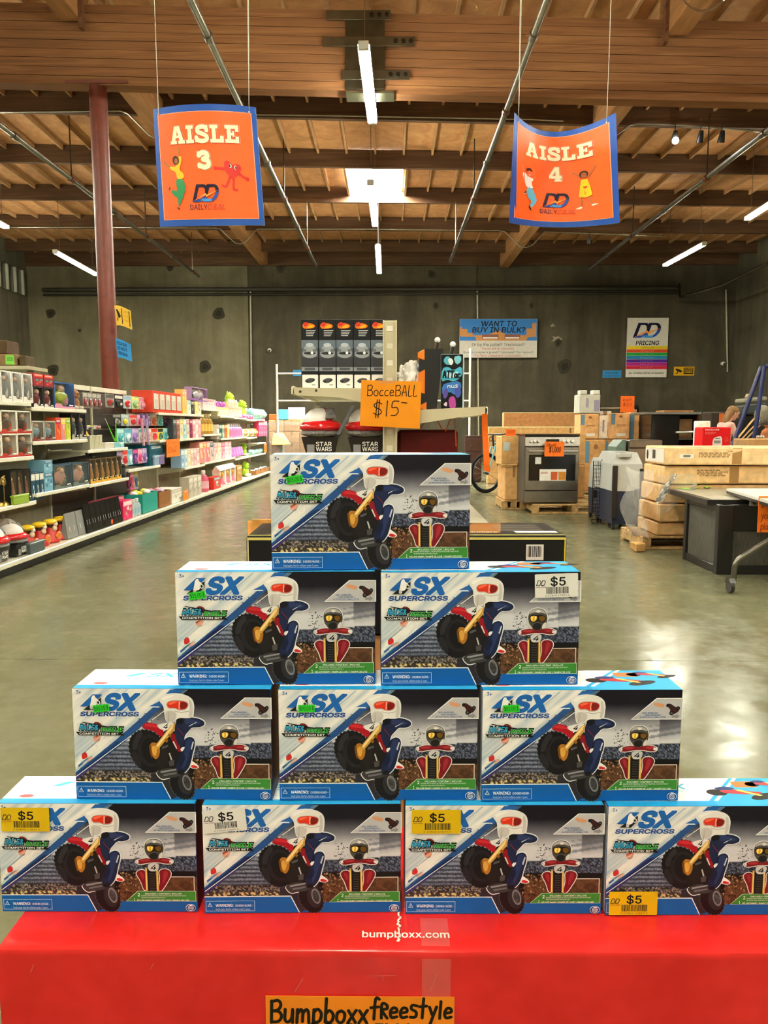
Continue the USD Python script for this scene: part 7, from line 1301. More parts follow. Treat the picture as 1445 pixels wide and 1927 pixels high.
for i in range(11):
    a, b = SEAM[i], SEAM[i + 1]; w = b - a
    t = on('shelving_unit', 'cream metal toy shelving unit, %s along the aisle from the camera' % ORD[i], 'shelving', a, 0, 0)
    m = MB().box(.004, w - .004, .03, .06, .001, .085, '#0f0f0f'); part(t, 'kick_plate', m, 'paint')
    m = MB().box(.003, w - .003, -.004, .55, .085, .118, WHITE, .004); m.box(.003, w - .003, -.02, .004, .078, .122, '#e3dfca', .006); part(t, 'base_deck', m, 'enamel')
    tops = 1.72 if i < 4 else 1.66
    part(t, 'back_panel', MB().box(.002, w - .002, .55, .565, .1, tops - .05, '#8f8a72' if i not in (2, 3) else '#3c3a33'), 'paint'); part(t, 'top_rail', MB().box(.002, w - .002, .535, .575, tops - .06, tops, '#e0dcc6', .004), 'enamel')
    for x in ((.02, w) if i == 10 else (.02,)): part(t, 'upright', MB().box(x - .018, x + .018, .53, .58, .0, tops - .001, '#c9c4ad', .003), 'enamel')
    for z in LEV[i]:
        sh = part(t, 'shelf', MB().box(.006, w - .006, DF, .54, z - .025, z - .001, WHITE, .003), 'enamel'); part(sh, 'price_rail', MB().box(.006, w - .006, DF - .016, DF + .004, z - .032, z + .004, '#e9e6d2', .005), 'enamel')
        for x in (.02, w - .02): part(sh, 'bracket', MB().add(hull([(x + e, y, zz) for e in (-.004, .004) for y, zz in ((.54, z - .11), (.54, z - .026), (DF + .03, z - .026), (DF + .03, z - .05))]), '#c9c4ad', 0), 'enamel')
# ---- kinds of goods, every builder draws in a box w wide, d deep, h high with the front at y = 0
def g_window(t, w, d, h, c):
    f, ins, acc = c; e = min(.012, w * .09)
    m = MB().box(-w / 2, w / 2, d - .004, d, 0, h, f).box(-w / 2, -w / 2 + .003, 0, d, 0, h, f).box(w / 2 - .003, w / 2, 0, d, 0, h, f).box(-w / 2, w / 2, 0, d, 0, .004, f).box(-w / 2, w / 2, d * .3, d, h - .004, h, f)
    for q in ((-w / 2, -w / 2 + e, 0, h), (w / 2 - e, w / 2, 0, h), (-w / 2, w / 2, 0, h * .10), (-w / 2, w / 2, h - e, h)): m.box(q[0], q[1], -.001, .002, q[2], q[3], f)
    m.box(-w / 2 + .004, w / 2 - .004, d * .5, d * .52, .005, h - .005, '#8f8880'); part(t, 'carton', m, 'print')
    m = MB().add(blob((0, d * .24, h * .42), 1, (w * .3, d * .2, h * .28), .7, 2.2, int(w * 1000) % 9, 2), ins, 40).sph((w * .02, d * .22, h * .74), min(w, h) * .15, '#c9a890', 1).add(blob((w * .12, d * .2, h * .3), 1, (w * .16, d * .16, h * .22), .6, 3, 4, 2), acc, 40); part(t, 'figure', m, 'plastic')
    part(t, 'window', MB().box(-w / 2 + e, w / 2 - e, .0012, .0018, h * .1, h - e, '#e8eef0'), 'clear')
    m = MB().flat(poly((-w / 2, 0), (w / 2, 0), (w / 2, h * .09), (-w * .1, h * .09), (-w * .2, h * .2), (-w * .42, h * .2), (-w / 2, h * .12)), .002, acc).flat(rect(w * .2, h * .12, w * .42, h * .17), .002, '#d9d4c8'); part(t, 'label', m, 'print')
def g_print(t, w, d, h, c):
    m = MB().box(-w / 2, w / 2, 0, d, 0, h, c[0], .0015); part(t, 'carton', m, 'print'); m = MB(); r = np.random.default_rng(int(abs(w * 7919 + h * 104729) * 100) % 9999)
    m.flat(rect(-w * .47, h * .03, w * .47, h * .97), .0006, c[0]); m.flat(rect(-w * .47, h * .72, w * .47, h * .95), .001, c[1])
    for k in range(5): x, z = r.uniform(-.3, .3) * w, r.uniform(.15, .62) * h; m.flat(smooth_poly([(x + w * .2 * math.cos(a) * r.uniform(.4, 1), z + h * .16 * math.sin(a) * r.uniform(.4, 1)) for a in (0, 1.2, 2.5, 3.8, 5)], 1), .0012 + .0002 * k, c[1 + k % (len(c) - 1)])
    scribble(m, -w * .36, h * .9, w * .7, h * .035, 2, '#f0ece4', .0026, 4); part(t, 'front_print', m, 'print')
def g_card(t, w, d, h, c):
    """a blister card hanging from a hook"""
    part(t, 'card', MB().box(-w / 2, w / 2, .012, .0135, 0, h, c[0]).flat(rect(-w * .46, h * .7, w * .46, h * .93), -.0112, c[1]), 'print')
    part(t, 'product', MB().add(blob((0, .004, h * .36), 1, (w * .3, .014, h * .24), .5, 2, int(w * 997) % 7, 2), c[2], 40).add(blob((w * .1, -.004, h * .3), 1, (w * .15, .012, h * .12), .4, 2, 3, 2), c[1], 40), 'gloss')
    part(t, 'hook', MB().tube([(0, -.03, h * .95), (0, d - .03, h * .95)], .0028, '#a9a698', 5), 'metal')
def g_bottle(t, w, d, h, c):
    w = min(w, h * .7, .2)
    m = MB().add(lathe([(0, 0), (w * .42, 0), (w * .45, h * .04), (w * .45, h * .6), (w * .3, h * .74), (w * .16, h * .78), (w * .16, h * .84), (0, h * .84)], 14), c[0], 40, TM((0, w * .45, 0))); part(t, 'body', m, 'gloss'); part(t, 'cap', MB().add(lathe([(0, h * .8), (w * .2, h * .8), (w * .2, h * .97), (w * .12, h), (0, h)], 12), c[1], 40, TM((0, w * .45, 0))), 'plastic')
    part(t, 'label', MB().add(lathe([(w * .455, h * .15), (w * .455, h * .5)], 14), c[2], 40, TM((0, w * .45, 0))), 'print')
def g_ball(t, w, d, h, c):
    w = min(w, h * 1.1)
    part(t, 'ball', MB().sph((0, w / 2, h / 2), h / 2, c[0], 2, (w / h, w / h, 1)), 'gloss'); part(t, 'mark', MB().sph((0, w * .16, h * .5), h * .22, c[1], 1), 'print')
def g_plush(t, w, d, h, c):
    W0 = w; w = min(w, h * .9, .36)
    part(t, 'body', MB().add(blob((0, w * .4, h * .34), 1, (w * .42, w * .34, h * .34), .18, 2.5, 3, 3), c[0], True), 'fabric'); part(t, 'head', MB().add(blob((0, w * .3, h * .74), 1, (w * .33, w * .28, h * .25), .15, 2.5, 5, 3), c[0], True), 'fabric')
    for s in (-1, 1):
        part(t, 'ear', MB().add(blob((s * w * .3, w * .36, h * .93), 1, (w * .12, w * .07, h * .12), .2, 2, 2, 2), c[0], True), 'fabric'); part(t, 'leg', MB().add(blob((s * w * .34, w * .12, h * .1), 1, (w * .15, w * .2, h * .1), .2, 2, 2, 2), c[1], True), 'fabric'); part(t, 'eye', MB().sph((s * w * .12, w * .03, h * .78), w * .035, '#1a1a1a', 1), 'gloss')
def g_pouch(t, w, d, h, c):
    m = MB().add(hull([(x, y, z) for x in (-w / 2, w / 2) for y, z in ((0, 0.002), (d, 0.002), (d * .5, h), (d * .5 - .004, h))]), c[0], 0); part(t, 'pouch', m, 'gloss'); m = MB()
    for k in range(2): x = (-.22 + .44 * k) * w; m.flat(smooth_poly([(x - w * .14, h * .2), (x + w * .14, h * .2), (x + w * .12, h * .6), (x, h * .86), (x - w * .12, h * .6)], 1), .001, c[1], TM((0, 0, 0), 0, -math.degrees(math.atan2(d * .5, h)))); m.flat(stroke([(x, h * .3), (x + w * .03, h * .75)], w * .04), .002, '#d6d8d6', TM((0, 0, 0), 0, -math.degrees(math.atan2(d * .5, h))))
    part(t, 'window_print', m, 'gloss')
def g_figure(t, w, d, h, c):
    part(t, 'robe', MB().add(lathe([(0, 0), (w * .42, 0), (w * .44, h * .06), (w * .3, h * .4), (w * .16, h * .66), (0, h * .7)], 12), c[0], 40, TM((0, w * .45, 0))).add(blob((w * .1, w * .1, h * .25), 1, (w * .22, w * .1, h * .18), .5, 3, 4, 2), c[3], 40), 'plastic')
    part(t, 'head', MB().sph((0, w * .42, h * .74), w * .2, c[2], 2), 'plastic'); part(t, 'cap', MB().sph((0, w * .42, h * .86), w * .3, c[1], 2, (1.25, 1, .45)), 'plastic'); part(t, 'badge', MB().sph((w * .05, w * .2, h * .76), w * .11, '#efeeea', 1), 'gloss'); part(t, 'beard', MB().add(blob((0, w * .22, h * .58), 1, (w * .15, w * .1, h * .12), .3, 2, 3, 2), c[4], 40), 'plastic')
def g_statue(t, w, d, h, c):
    part(t, 'base', MB().add(lathe([(0, 0), (w * .5, 0), (w * .4, h * .08), (w * .12, h * .14), (0, h * .15)], 14), c[0], 40, TM((0, w * .5, 0))), 'metal'); part(t, 'stem', MB().add(lathe([(0, h * .13), (w * .05, h * .13), (w * .04, h * .7), (0, h * .7)], 8), c[0], 40, TM((0, w * .5, 0))), 'metal'); part(t, 'figure', MB().add(blob((0, w * .5, h * .78), 1, (w * .3, w * .2, h * .14), .7, 2.5, 5, 3), c[1], 40).sph((0, w * .45, h * .93), w * .14, c[0], 1), 'metal')
def g_house(t, w, d, h, c):
    m = MB().box(-w / 2, w / 2, d - .004, d, 0, h * .8, c[0]).box(-w / 2, w / 2, 0, d, 0, h * .14, c[0]).box(-w / 2, -w * .4, 0, d, 0, h * .8, c[0]).box(w * .4, w / 2, 0, d, 0, h * .8, c[0]).box(-w * .4, w * .4, d * .6, d * .62, h * .1, h * .8, '#5a2c30'); part(t, 'carton', m, 'print')
    part(t, 'roof', MB().add(hull([(x, y, z) for x in (-w * .55, w * .55) for y, z in ((-.01, h * .78), (d, h * .78), (d * .55, h), (d * .45, h))]), c[1], 0), 'print'); part(t, 'doll', MB().sph((0, d * .35, h * .58), w * .15, '#d8a23a', 2).sph((0, d * .32, h * .55), w * .11, '#e6b79c', 1).add(lathe([(0, h * .1), (w * .24, h * .12), (w * .08, h * .42), (0, h * .46)], 12), c[2], 40, TM((0, d * .35, 0))), 'plastic')
def g_bin(t, w, d, h, c):
    m = MB().box(-w / 2, w / 2, 0, .004, 0, h, c[0]).box(-w / 2, w / 2, d - .004, d, 0, h, c[0]).box(-w / 2, -w / 2 + .004, 0, d, 0, h, c[0]).box(w / 2 - .004, w / 2, 0, d, 0, h, c[0]).box(-w / 2, w / 2, 0, d, 0, .004, c[0]); part(t, 'bin', m, 'print'); r = np.random.default_rng(4)
    for k in range(9): part(t, 'toy', MB().add(blob((r.uniform(-.36, .36) * w, r.uniform(.2, .8) * d, h * r.uniform(.82, 1.02)), 1, (w * .14, d * .14, h * .14), .4, 2, k, 2), c[1 + k % (len(c) - 1)], True), 'fabric')
def g_slots(t, w, d, h, c):
    m = MB().box(-w / 2, w / 2, .01, d, 0, h, c[0], .002); part(t, 'carton', m, 'print')
    for k in range(5): x = -w * .4 + w * .2 * k; part(t, 'pack', MB().box(x - w * .07, x + w * .07, -.001, .011, h * .16, h * .86, '#cfcabd', .001).flat(rect(x - w * .05, h * .2, x + w * .05, h * .6), .0018, '#b9b7ab'), 'print')
def g_tray(t, w, d, h, c): part(t, 'tray', MB().box(-w / 2, w / 2, 0, d, 0, h, c[0], .004), 'plastic'); part(t, 'rim', MB().box(-w / 2 - .004, w / 2 + .004, -.004, d + .004, h * .8, h * 1.02, c[1], .003), 'plastic')
def g_basket(t, w, d, h, c):
    part(t, 'liner', MB().box(-w / 2 + .004, w / 2 - .004, .004, d, 0, h * .96, '#8d8a7c'), 'plastic')
    for k in range(9): x = -w / 2 + w * (k + .5) / 9; part(t, 'slat', MB().box(x - w * .035, x + w * .035, -.001, .006, 0, h, c[0], .001), 'plastic')
    part(t, 'rim', MB().box(-w / 2, w / 2, -.003, .008, h * .93, h, c[0], .002), 'plastic')
GN = {g_window: 'window_box', g_print: 'toy_carton', g_card: 'hanging_card', g_bottle: 'bottle', g_ball: 'toy_ball', g_plush: 'plush_toy', g_pouch: 'foil_pouch', g_figure: 'figurine', g_statue: 'gold_statue', g_house: 'doll_box', g_bin: 'toy_bin', g_slots: 'display_carton', g_tray: 'tray', g_basket: 'basket'}
_used = {}
def row(kind, px0, px1, z, vtop, n, cols, label, cat='toy', d=None, depth=.14, gap=.06, rz=0, name=None, fixw=None):
    """n alike goods side by side between two columns of the photograph, standing on height z"""
    base = z < .2; d = (.04 if base else DF + .015) if d is None else d; z = z + .0012
    a, b = s_at(px0, d, z), s_at(px1, d, z); w = (b - a) / n; h = z_at((a + b) / 2 if n < 4 else a + w, d, vtop) - z; grp = None
    cl = cols if isinstance(cols, list) else [cols]; src = {}
    if n > 1 and len(cl) == 1: grp = label + 's' if False else 'row: ' + label
    for k in range(n):
        c = cl[k % len(cl)]; lab = label if n == 1 else '%s, %s of %d' % (label, ORD[k], n)
        if isinstance(c[0], str) and c[0][0] != '#': lab = c[0] + ' ' + lab; c = c[1:]
        P = W_(a + w * (k + .5), d, z); g = 'alike goods: ' + label if n > 1 else None
        if tuple(c) in src: copy(src[tuple(c)], P, SRZ + rz, lab, g)
        else:
            t = thing(name or GN[kind], lab, cat, P, SRZ + rz, g); kind(t, w * (1 - gap), depth, h, c); src[tuple(c)] = t
B_ = .122
# nearest unit
for k, (u, v, dd, lab) in enumerate(((10, 1056, .10, 'nearest red and white padded spaceship toy on the left base shelf'), (47, 1040, .10, 'second red and white padded spaceship toy on the left base shelf'), (36, 1030, .34, 'grey and white padded spaceship toy at the back of the left base shelf'))):
    s = s_at(u, dd - .08, B_); t = on('spaceship_toy', lab, 'toy', s, dd + .02, B_ + .001); padded_ship(t, [1.18, 1.1, 1.1][k])
row(g_figure, 60, 141, B_, 984, 4, ('#c2201f', '#e3c01c', '#3a2318', '#d9772c', '#d9c3a0'), 'red robed figurine with a wide yellow cap on the base shelf', d=.06)
row(g_tray, 57, 86, B_, 1019, 1, ('#4d5a5c', '#5f6d6f'), 'slim grey tray lying before the red robed figurines', 'tray', d=-.0, depth=.05)
row(g_pouch, 128, 168, B_, 962, 2, ('#8d8f8e', '#cfd1ce'), 'clear blister pouch with a grey toy on the base shelf', d=.05, depth=.08)
row(g_pouch, 165, 232, B_, 948, 7, ('#111113', '#2d2e30'), 'shiny black foil pouch on the base shelf', d=.03, depth=.1)
row(g_print, 185, 236, B_, 938, 1, ('#d9657c', '#e9a3ae', '#c94a66'), 'flat pink carton behind the shiny black foil pouches', d=.26, depth=.12)
row(g_print, 232, 250, B_, 941, 1, ('#d42a62', '#f0c6cd', '#c9a487', '#e0507f'), 'hot pink carton beside the shiny black foil pouches', d=.04, depth=.25)
row(g_bottle, 250, 268, B_, 939, 3, [('#b9ccd0', '#e6e9e6', '#8fb0bd')], 'clear jar with a pale label on the base shelf', 'jar')
row(g_bin, 268, 298, B_, 927, 1, ('#1f9286', '#d9d23a', '#e08a9a', '#e9e4de', '#c47c4a'), 'teal cardboard bin full of small plush toys', 'bin', depth=.3)
row(g_bin, 299, 322, B_, 924, 1, ('#8a5a30', '#e8a0b4', '#e9e2dc', '#c9b3cf', '#d9647a'), 'brown cardboard bin with pink and white plush toys', 'bin', depth=.3)
row(g_print, 323, 343, B_, 919, 1, ('#d9d6c8', '#b9b7a9', '#c9c6b6'), 'white carton with grey print beside an orange slip', depth=.3)
row(g_print, 345, 355, B_, 922, 1, ('#ee8a2a', '#e0701c', '#f0a85a'), 'bright orange slip standing on the base shelf', 'price slip', d=.0, depth=.004, name='price_slip')
row(g_print, 356, 380, B_, 896, 3, [('#b3aa9a', '#cfc8ba', '#8f887a')], 'grey beige carton on the base shelf')
row(g_bottle, 384, 401, B_, 885, 1, ('#d9607a', '#e6d9d2', '#e9b3bd'), 'tall pink flowered tin on the base shelf', 'tin')
row(g_print, 402, 416, B_, 897, 1, ('#c9332b', '#7f8f8c', '#d9d2c4'), 'small red carton with a grey picture on the base shelf')
row(g_house, 414, 444, B_, 874, 3, [('#e6e0d6', '#dcd2c0', '#d9607a')], 'house shaped box with a blonde doll on the base shelf')
row(g_print, 446, 456, B_, 876, 1, ('#a87c48', '#c29a62', '#8f6636'), 'tall brown cardboard box between doll boxes and plush', d=.05, depth=.3)
row(g_plush, 458, 480, B_, 869, 1, ('#a8cf2f', '#e6ead0'), 'lime green plush toy sitting on the base shelf', d=.12)
row(g_bin, 481, 507, B_, 882, 3, [('#9a6b42', '#8fb3c4', '#c98a5a', '#b9c3cc')], 'small brown basket with pale blue contents', 'basket', depth=.2)
# second level
row(g_statue, 3, 23, .56, 893, 2, ('#c9a65a', '#d9bd7c'), 'small gold trophy statue near the left edge', 'statue', d=.12)
row(g_window, 22, 60, .56, 884, 3, ('#1c1f1f', '#8a4a34', '#4a5a4c'), 'dark clear-front toy box behind the lime strip')
row(g_tray, 26, 56, .56, 931, 1, ('#8fb03a', '#9fc24a'), 'lime green strip in front of the dark toy boxes', 'tray', d=.09, depth=.03)
row(g_print, 60, 84, .56, 889, 3, [('#1d4258', '#d9dad2', '#2c5f7c')], 'narrow dark blue carton on the second shelf')
row(g_print, 84, 101, .62, 888, 1, ('#6fa3bd', '#3f7594', '#9fc4d4'), 'light blue carton, lower of two on the shelf', depth=.16); row(g_print, 83, 100, .62 + z_at(s_at(92, DF + .015, .62), DF + .015, 888) - .62, 866, 1, ('#79abc4', '#416f8c', '#a3c6d4'), 'light blue carton, upper of two, on the shelf', depth=.16)
row(g_window, 101, 169, .62, 872, 2, ('#3c5568', '#b98a80', '#5f6a66'), 'wide clear-front box with pink toys on the third shelf')
row(g_window, 170, 229, .612, 863, 6, ('#5b4a34', '#b5733a', '#d6a23c'), 'amber window box with a golden figure on the third shelf', gap=.04)
row(g_bottle, 229, 243, .612, 862, 1, ('#1e2020', '#e6e4dc', '#3a3c3c'), 'black can with white edges at the end of the amber boxes', 'can')
row(g_window, -28, 61, .97, 816, 3, ('#e6e2d6', '#34302c', '#a8322c'), 'white framed window box with a red corner, lower row', gap=.02); 
_zz = .97 + .0015 + z_at(s_at(30, DF + .015, .97), DF + .015, 816) - .97
row(g_window, -30, 60, _zz, 772, 3, ('#e6e2d6', '#2c2825', '#a8322c'), 'white framed window box with a red corner, upper row', gap=.02)
row(g_window, -20, 63, 1.45, 696, 4, ('#dfdedb', '#8c8f8e', '#d9d4cc'), 'tall pale grey window box on the top shelf')
row(g_window, 61, 106, 1.10, 792, 2, ('#a9a59a', '#7fa0a8', '#7d3430'), 'clear-front box with a grey and red figure')
row(g_print, 106, 134, 1.10, 786, 3, [('flame orange', '#e0542a', '#b0243c', '#f0a040'), ('pink and yellow', '#c98a92', '#e8d03a', '#e07a3a'), ('lime yellow', '#c2c63c', '#8fae3a', '#e0d860')], 'narrow toy pack on the shelf', 'toy pack', depth=.1)
row(g_window, 135, 163, 1.10, 778, 2, ('#22212e', '#3b3f4a', '#a9a79f'), 'dark purple window box at the shelf end', depth=.12)
row(g_window, 63, 102, 1.41, 728, 2, ('#343136', '#7d2c34', '#cfc8c0'), 'dark window box with a red figure on the top shelf', depth=.12)
_zt = 1.41 + .0015 + z_at(s_at(80, DF + .015, 1.41), DF + .015, 728) - 1.41
row(g_print, 63, 101, _zt, 704, 2, ('#8a2f3a', '#e0482c', '#4f9c8c'), 'small red-topped carton piled on the dark window boxes', depth=.1)
row(g_window, 102, 142, 1.41, 720, 1, ('#2f5ca0', '#a8b83a', '#c98aa0'), 'big blue carton with a lime figure behind its window', depth=.2)
row(g_plush, 143, 158, 1.41, 733, 1, ('#8a5a34', '#d9cfc0'), 'small brown plush head beside the big blue carton', d=.14)
# shelf and pegs of the third unit
row(g_basket, 169, 194, .98, 819, 1, ('#cfccb2',), 'white plastic basket with upright slats', 'basket', depth=.2, d=.12)
row(g_ball, 162, 174, .98, 806, 1, ('#e0a23a', '#efc878'), 'orange toy ball behind the white plastic basket', d=.32)
row(g_print, 224, 234, .98, 832, 1, ('#7fc0cc', '#d9e6e4', '#5fa9bb'), 'pale blue pack lying on the shelf behind the green wands', d=.14, depth=.06); row(g_tray, 198, 216, .98, 833, 1, ('#d0cbc0', '#e0dcd0'), 'small white tray under the green wands', 'tray', d=.13, depth=.08)
for k, (a, b) in enumerate((((203, 797), (217, 831)), ((219, 796), (218, 830)))):
    p, q = [W_(s_at(u, .16, 1.1), .16, 0) for u, v in (a, b)]; zz = [z_at(s_at(u, .16, 1.1), .16, v) for u, v in (a, b)]; p[2], q[2] = zz[0], max(zz[1], .99); solo('green_wand', ['leaning', 'upright'][k] + ' neon green toy wand on the shelf before the hanging cards', 'toy', MB().add(hull([p + SU * .008, p - SU * .008, q + SU * .02, q - SU * .02, p + SN * .006, q + SN * .014, q - SN * .01]), '#5fd032', 0).tube([p, p + (p - q) * .25], .005, '#c9c9c2', 6), 'gloss')
PEG = [('grey and red', '#8d8b86', '#55524f', '#a8383c'), ('black and white', '#1d1d1f', '#d9d5c8', '#3a3836'), ('bright red', '#b9c6cf', '#8fb0c9', '#d62c1f'), ('mint and yellow', '#b9cf9c', '#d9d67a', '#8fb87c'), ('pink', '#d9b3c0', '#e08aa4', '#e6a0b4'), ('purple and yellow', '#3c2a54', '#e0c83a', '#6a4a94'), ('violet', '#4a2f6e', '#d9538a', '#7d4fa8'), ('orange', '#c98a4a', '#e07a3a', '#8d4a24'), ('yellow and dark', '#d9c84a', '#2d3a3c', '#3a6a5c'), ('sky blue', '#8fc4d4', '#5fa0bd', '#d9eef0'), ('white and teal', '#d9dcd6', '#4fa8ac', '#e6ead8'), ('rose', '#c96a80', '#f0d0d6', '#d94a74')]
PEG2 = [('charcoal', '#2f2d2c', '#8a8780', '#6a675f'), ('yellow', '#9ab0b8', '#b9c4c4', '#ddc81e'), ('scarlet', '#c9a6a0', '#d93a34', '#d12a38'), ('magenta', '#d98aa8', '#e6b3c4', '#d93a7c'), ('lilac', '#a58fc4', '#c9b8dc', '#8a6ab0'), ('coral', '#d98a6a', '#e0b09a', '#d4563a'), ('aqua', '#7cc0c4', '#b3dcdc', '#3f9ca4'), ('plum', '#4c2c4a', '#a05a8a', '#6e3a64'), ('green', '#8aa85a', '#c4d69a', '#5f8a34'), ('teal', '#2f7c84', '#7cc4c4', '#1f5f68'), ('peach', '#e0a888', '#f0d0b8', '#d98060'), ('navy', '#252c4a', '#5a6a9a', '#34406e')]
row(g_card, 158, 193, 1.44, 738, 4, ('#77726c', '#b9b4a8', '#96454c'), 'grey blister card with a rosy razor, top peg row', 'hanging card', d=.30, depth=.23)
row(g_card, 200, 346, 1.46, 742, 11, PEG, 'hanging toy card in the top peg row', 'hanging card', d=.24, depth=.29)
row(g_card, 165, 192, 1.2, 800, 2, [('lilac grey', '#a8a3b8', '#d9d43a', '#4f4a74'), ('white', '#c9c4bc', '#7a6a8a', '#c24a3a')], 'hanging pack over the white basket', 'hanging card', d=.34, depth=.19)
row(g_card, 214, 350, 1.24, 779, 11, PEG2, 'hanging toy card in the second peg row', 'hanging card', d=.22, depth=.31)
row(g_card, 222, 338, 1.02, 806, 10, [PEG2[6], PEG[9], PEG2[4], PEG[10], PEG2[10], PEG2[2], PEG[8], PEG2[6], PEG[5], PEG2[8]], 'hanging toy card in the third peg row', 'hanging card', d=.20, depth=.33)
row(g_card, 222, 287, .75, 847, 7, [PEG2[4], PEG2[2], PEG[9], PEG[6], PEG2[3], PEG2[4], PEG2[2]], 'hanging toy pouch in the lowest peg row', 'hanging card', d=.16, depth=.37)
for k, u in enumerate((270, 279)):
    s = s_at(u, .17, 1.1); t = on('foam_wand', ['left', 'right'][k] + ' long lilac foam wand hanging between the peg rows', 'toy', s, .17, .98); part(t, 'stick', MB().tube([(0, 0, 0), (-.05, 0, .36)], .018, '#b9a3cf' if k else '#d9a0b8', 10), 'fabric'); part(t, 'tip', MB().tube([(-.05, 0, .36), (-.055, 0, .42)], .02, '#7d5aa0', 10), 'fabric'); part(t, 'hook', MB().tube([(-.055, 0, .41), (-.055, .36, .41)], .003, '#a9a698', 5), 'metal')
row(g_card, 240, 262, .42, 886, 3, [('dark wine', '#5a1f3c', '#2c1a2c', '#7a2c54'), ('hot pink', '#e0507f', '#f0a8bd', '#e07a94'), ('yellow blue', '#8fa0b4', '#d9c25a', '#4a6a94')], 'long pack hanging below the third shelf', 'hanging card', d=.2, depth=.33)
row(g_print, 281, 308, .70, 836, 1, ('#0f4a5c', '#17586c', '#0d3f50'), 'deep teal open carton under the hanging cards', 'carton', d=.14, depth=.3)
row(g_tray, 291, 310, .70, 857, 2, [('pale blue', '#8fa6c4', '#a9bcd4'), ('lilac', '#7d6aa0', '#9a8ab8')], 'small soft pack on the shelf edge', 'toy pack', d=.11, depth=.03)
s = s_at(326, .06, .8); a, b = s_at(314, .08, .8), s_at(339, .08, .8); za, zb_ = z_at(a, .08, 827), z_at(a, .08, 861); t = on('price_sign', 'orange handwritten sign reading 2 for 1 clipped to the toy shelves', 'price sign', (a + b) / 2, .08, zb_); w, h = b - a, za - zb_
part(t, 'paper', MB().box(-w / 2, w / 2, 0, .003, 0, h, '#f07a1a'), 'paper'); m = MB()
for k, st_ in enumerate(('all toys', 'buy any', '2 for 1')): m.flat(affinity.translate(hand(st_, h * (.12 if k < 2 else .2), w * .8, .13), -w * .4, h * (.74 - .24 * k)), .001, '#9a3a10')
part(t, 'lettering', m, 'print')
# fourth and fifth units
row(g_slots, 287, 344, 1.42, 738, 1, ('#c9432f',), 'red display carton with pale packs in its slots', 'display carton', depth=.3)
row(g_print, 344, 352, 1.42, 733, 2, ('#e0c06a', '#e6a080', '#d98a3a'), 'yellow and orange pack beside the red display carton', depth=.12)
row(g_print, 353, 379, 1.42, 754, 4, [('white', '#d9d6cc', '#8fb8b4', '#c9c0ac'), ('black', '#2b2a28', '#8a867c', '#55524c'), ('yellow', '#c9bf8a', '#e0d83a', '#d9d4c8'), ('cream', '#cfc4b0', '#b09a8a', '#e0d8c8')], 'small carton at the end of the top shelf', depth=.12)
_zl = 1.42 + .002 + z_at(s_at(366, DF + .015, 1.42), DF + .015, 754) - 1.42
row(g_window, 360, 391, _zl, 730, 1, ('#a884b4', '#cfc4c9', '#8f5fa0'), 'lilac carrying case standing on the small cartons', 'carrying case', depth=.12)
row(g_print, 326, 379, 1.04, 788, 9, [('dark', '#3b3f44', '#6a6e70', '#55504a'), ('brown', '#8a5a4c', '#c2958a', '#5f3a34'), ('cream', '#cfc8b4', '#d9c25a', '#a89a84'), ('aqua', '#8fc0bc', '#d9e6dc', '#5f9a9c'), ('pale', '#cfc9bc', '#c97a80', '#a8c4b8'), ('wine', '#7a2244', '#a84a6a', '#4c5a8a'), ('pink', '#d9949c', '#f0d4d4', '#c96a7a'), ('white', '#dcd8d0', '#d9a0a8', '#b8b3a8'), ('rose', '#d98a94', '#f0c4c4', '#e0d0c4')], 'upright picture book on the middle shelf', 'book', depth=.16, name='picture_book')
row(g_print, 341, 376, .59, 846, 6, [('blue', '#8fb0cf', '#d9dfe0', '#5f8ab4'), ('sky', '#a8c0d0', '#e6e4da', '#7ca0bd'), ('cream', '#d9d0b0', '#c9b48a', '#e6e0cc'), ('peach', '#d9b8a8', '#e6d4c4', '#c9948a'), ('rosy', '#cfa8ac', '#e0ccc8', '#b8808a'), ('pale pink', '#e0c4c4', '#d98a94', '#f0e4dc')], 'upright carton on the lowest shelf', depth=.16)
row(g_print, 382, 406, 1.53, 750, 5, [('#d9c6c4', '#c97a88', '#f0eae4')], 'slim pink and white pack on the top shelf', depth=.1)
row(g_bottle, 381, 403, 1.09, 778, 4, ('#b0853a', '#e0c890', '#d9b45c'), 'golden bottle on the middle shelf', 'bottle')
row(g_print, 376, 402, .61, 832, 4, [('peach', '#d98a7a', '#f0d0a0', '#e6b8a8'), ('pink', '#d98a94', '#e0a030', '#f0d4cc'), ('rose', '#d9707c', '#e6b8a0', '#f0e0d4'), ('navy trimmed', '#c9b8a8', '#3a4a6a', '#e0d4c4')], 'tall doll carton on the lowest shelf', depth=.16)
# far units
row(g_print, 409, 430, 1.42, 766, 4, [('#e0dcc0', '#dcc83a', '#d9a0b8')], 'white carton with yellow flowers on the top shelf', depth=.12)
_zf = 1.42 + .002 + z_at(s_at(412, DF + .015, 1.42), DF + .015, 766) - 1.42
row(g_ball, 407, 428, _zf, 755, 3, [('#b05ab8', '#d98ad0')], 'purple pompom ball on the flowered cartons', d=.16)
row(g_print, 431, 456, 1.42, 764, 6, [('#e0c0b4', '#e0884a', '#f0eae0')], 'orange and white striped carton on the top shelf', depth=.1)
_zg = 1.42 + .002 + z_at(s_at(436, DF + .015, 1.42), DF + .015, 764) - 1.42
row(g_bottle, 432, 450, _zg, 751, 5, ('#d9d4c4', '#f0ece0', '#e6c8a8'), 'small white bottle standing on the striped cartons', 'bottle')
row(g_plush, 425, 458, 1.43, 739, 1, ('#a9d130', '#e6eed8'), 'biggest lime green plush toy behind the striped cartons', d=.3)
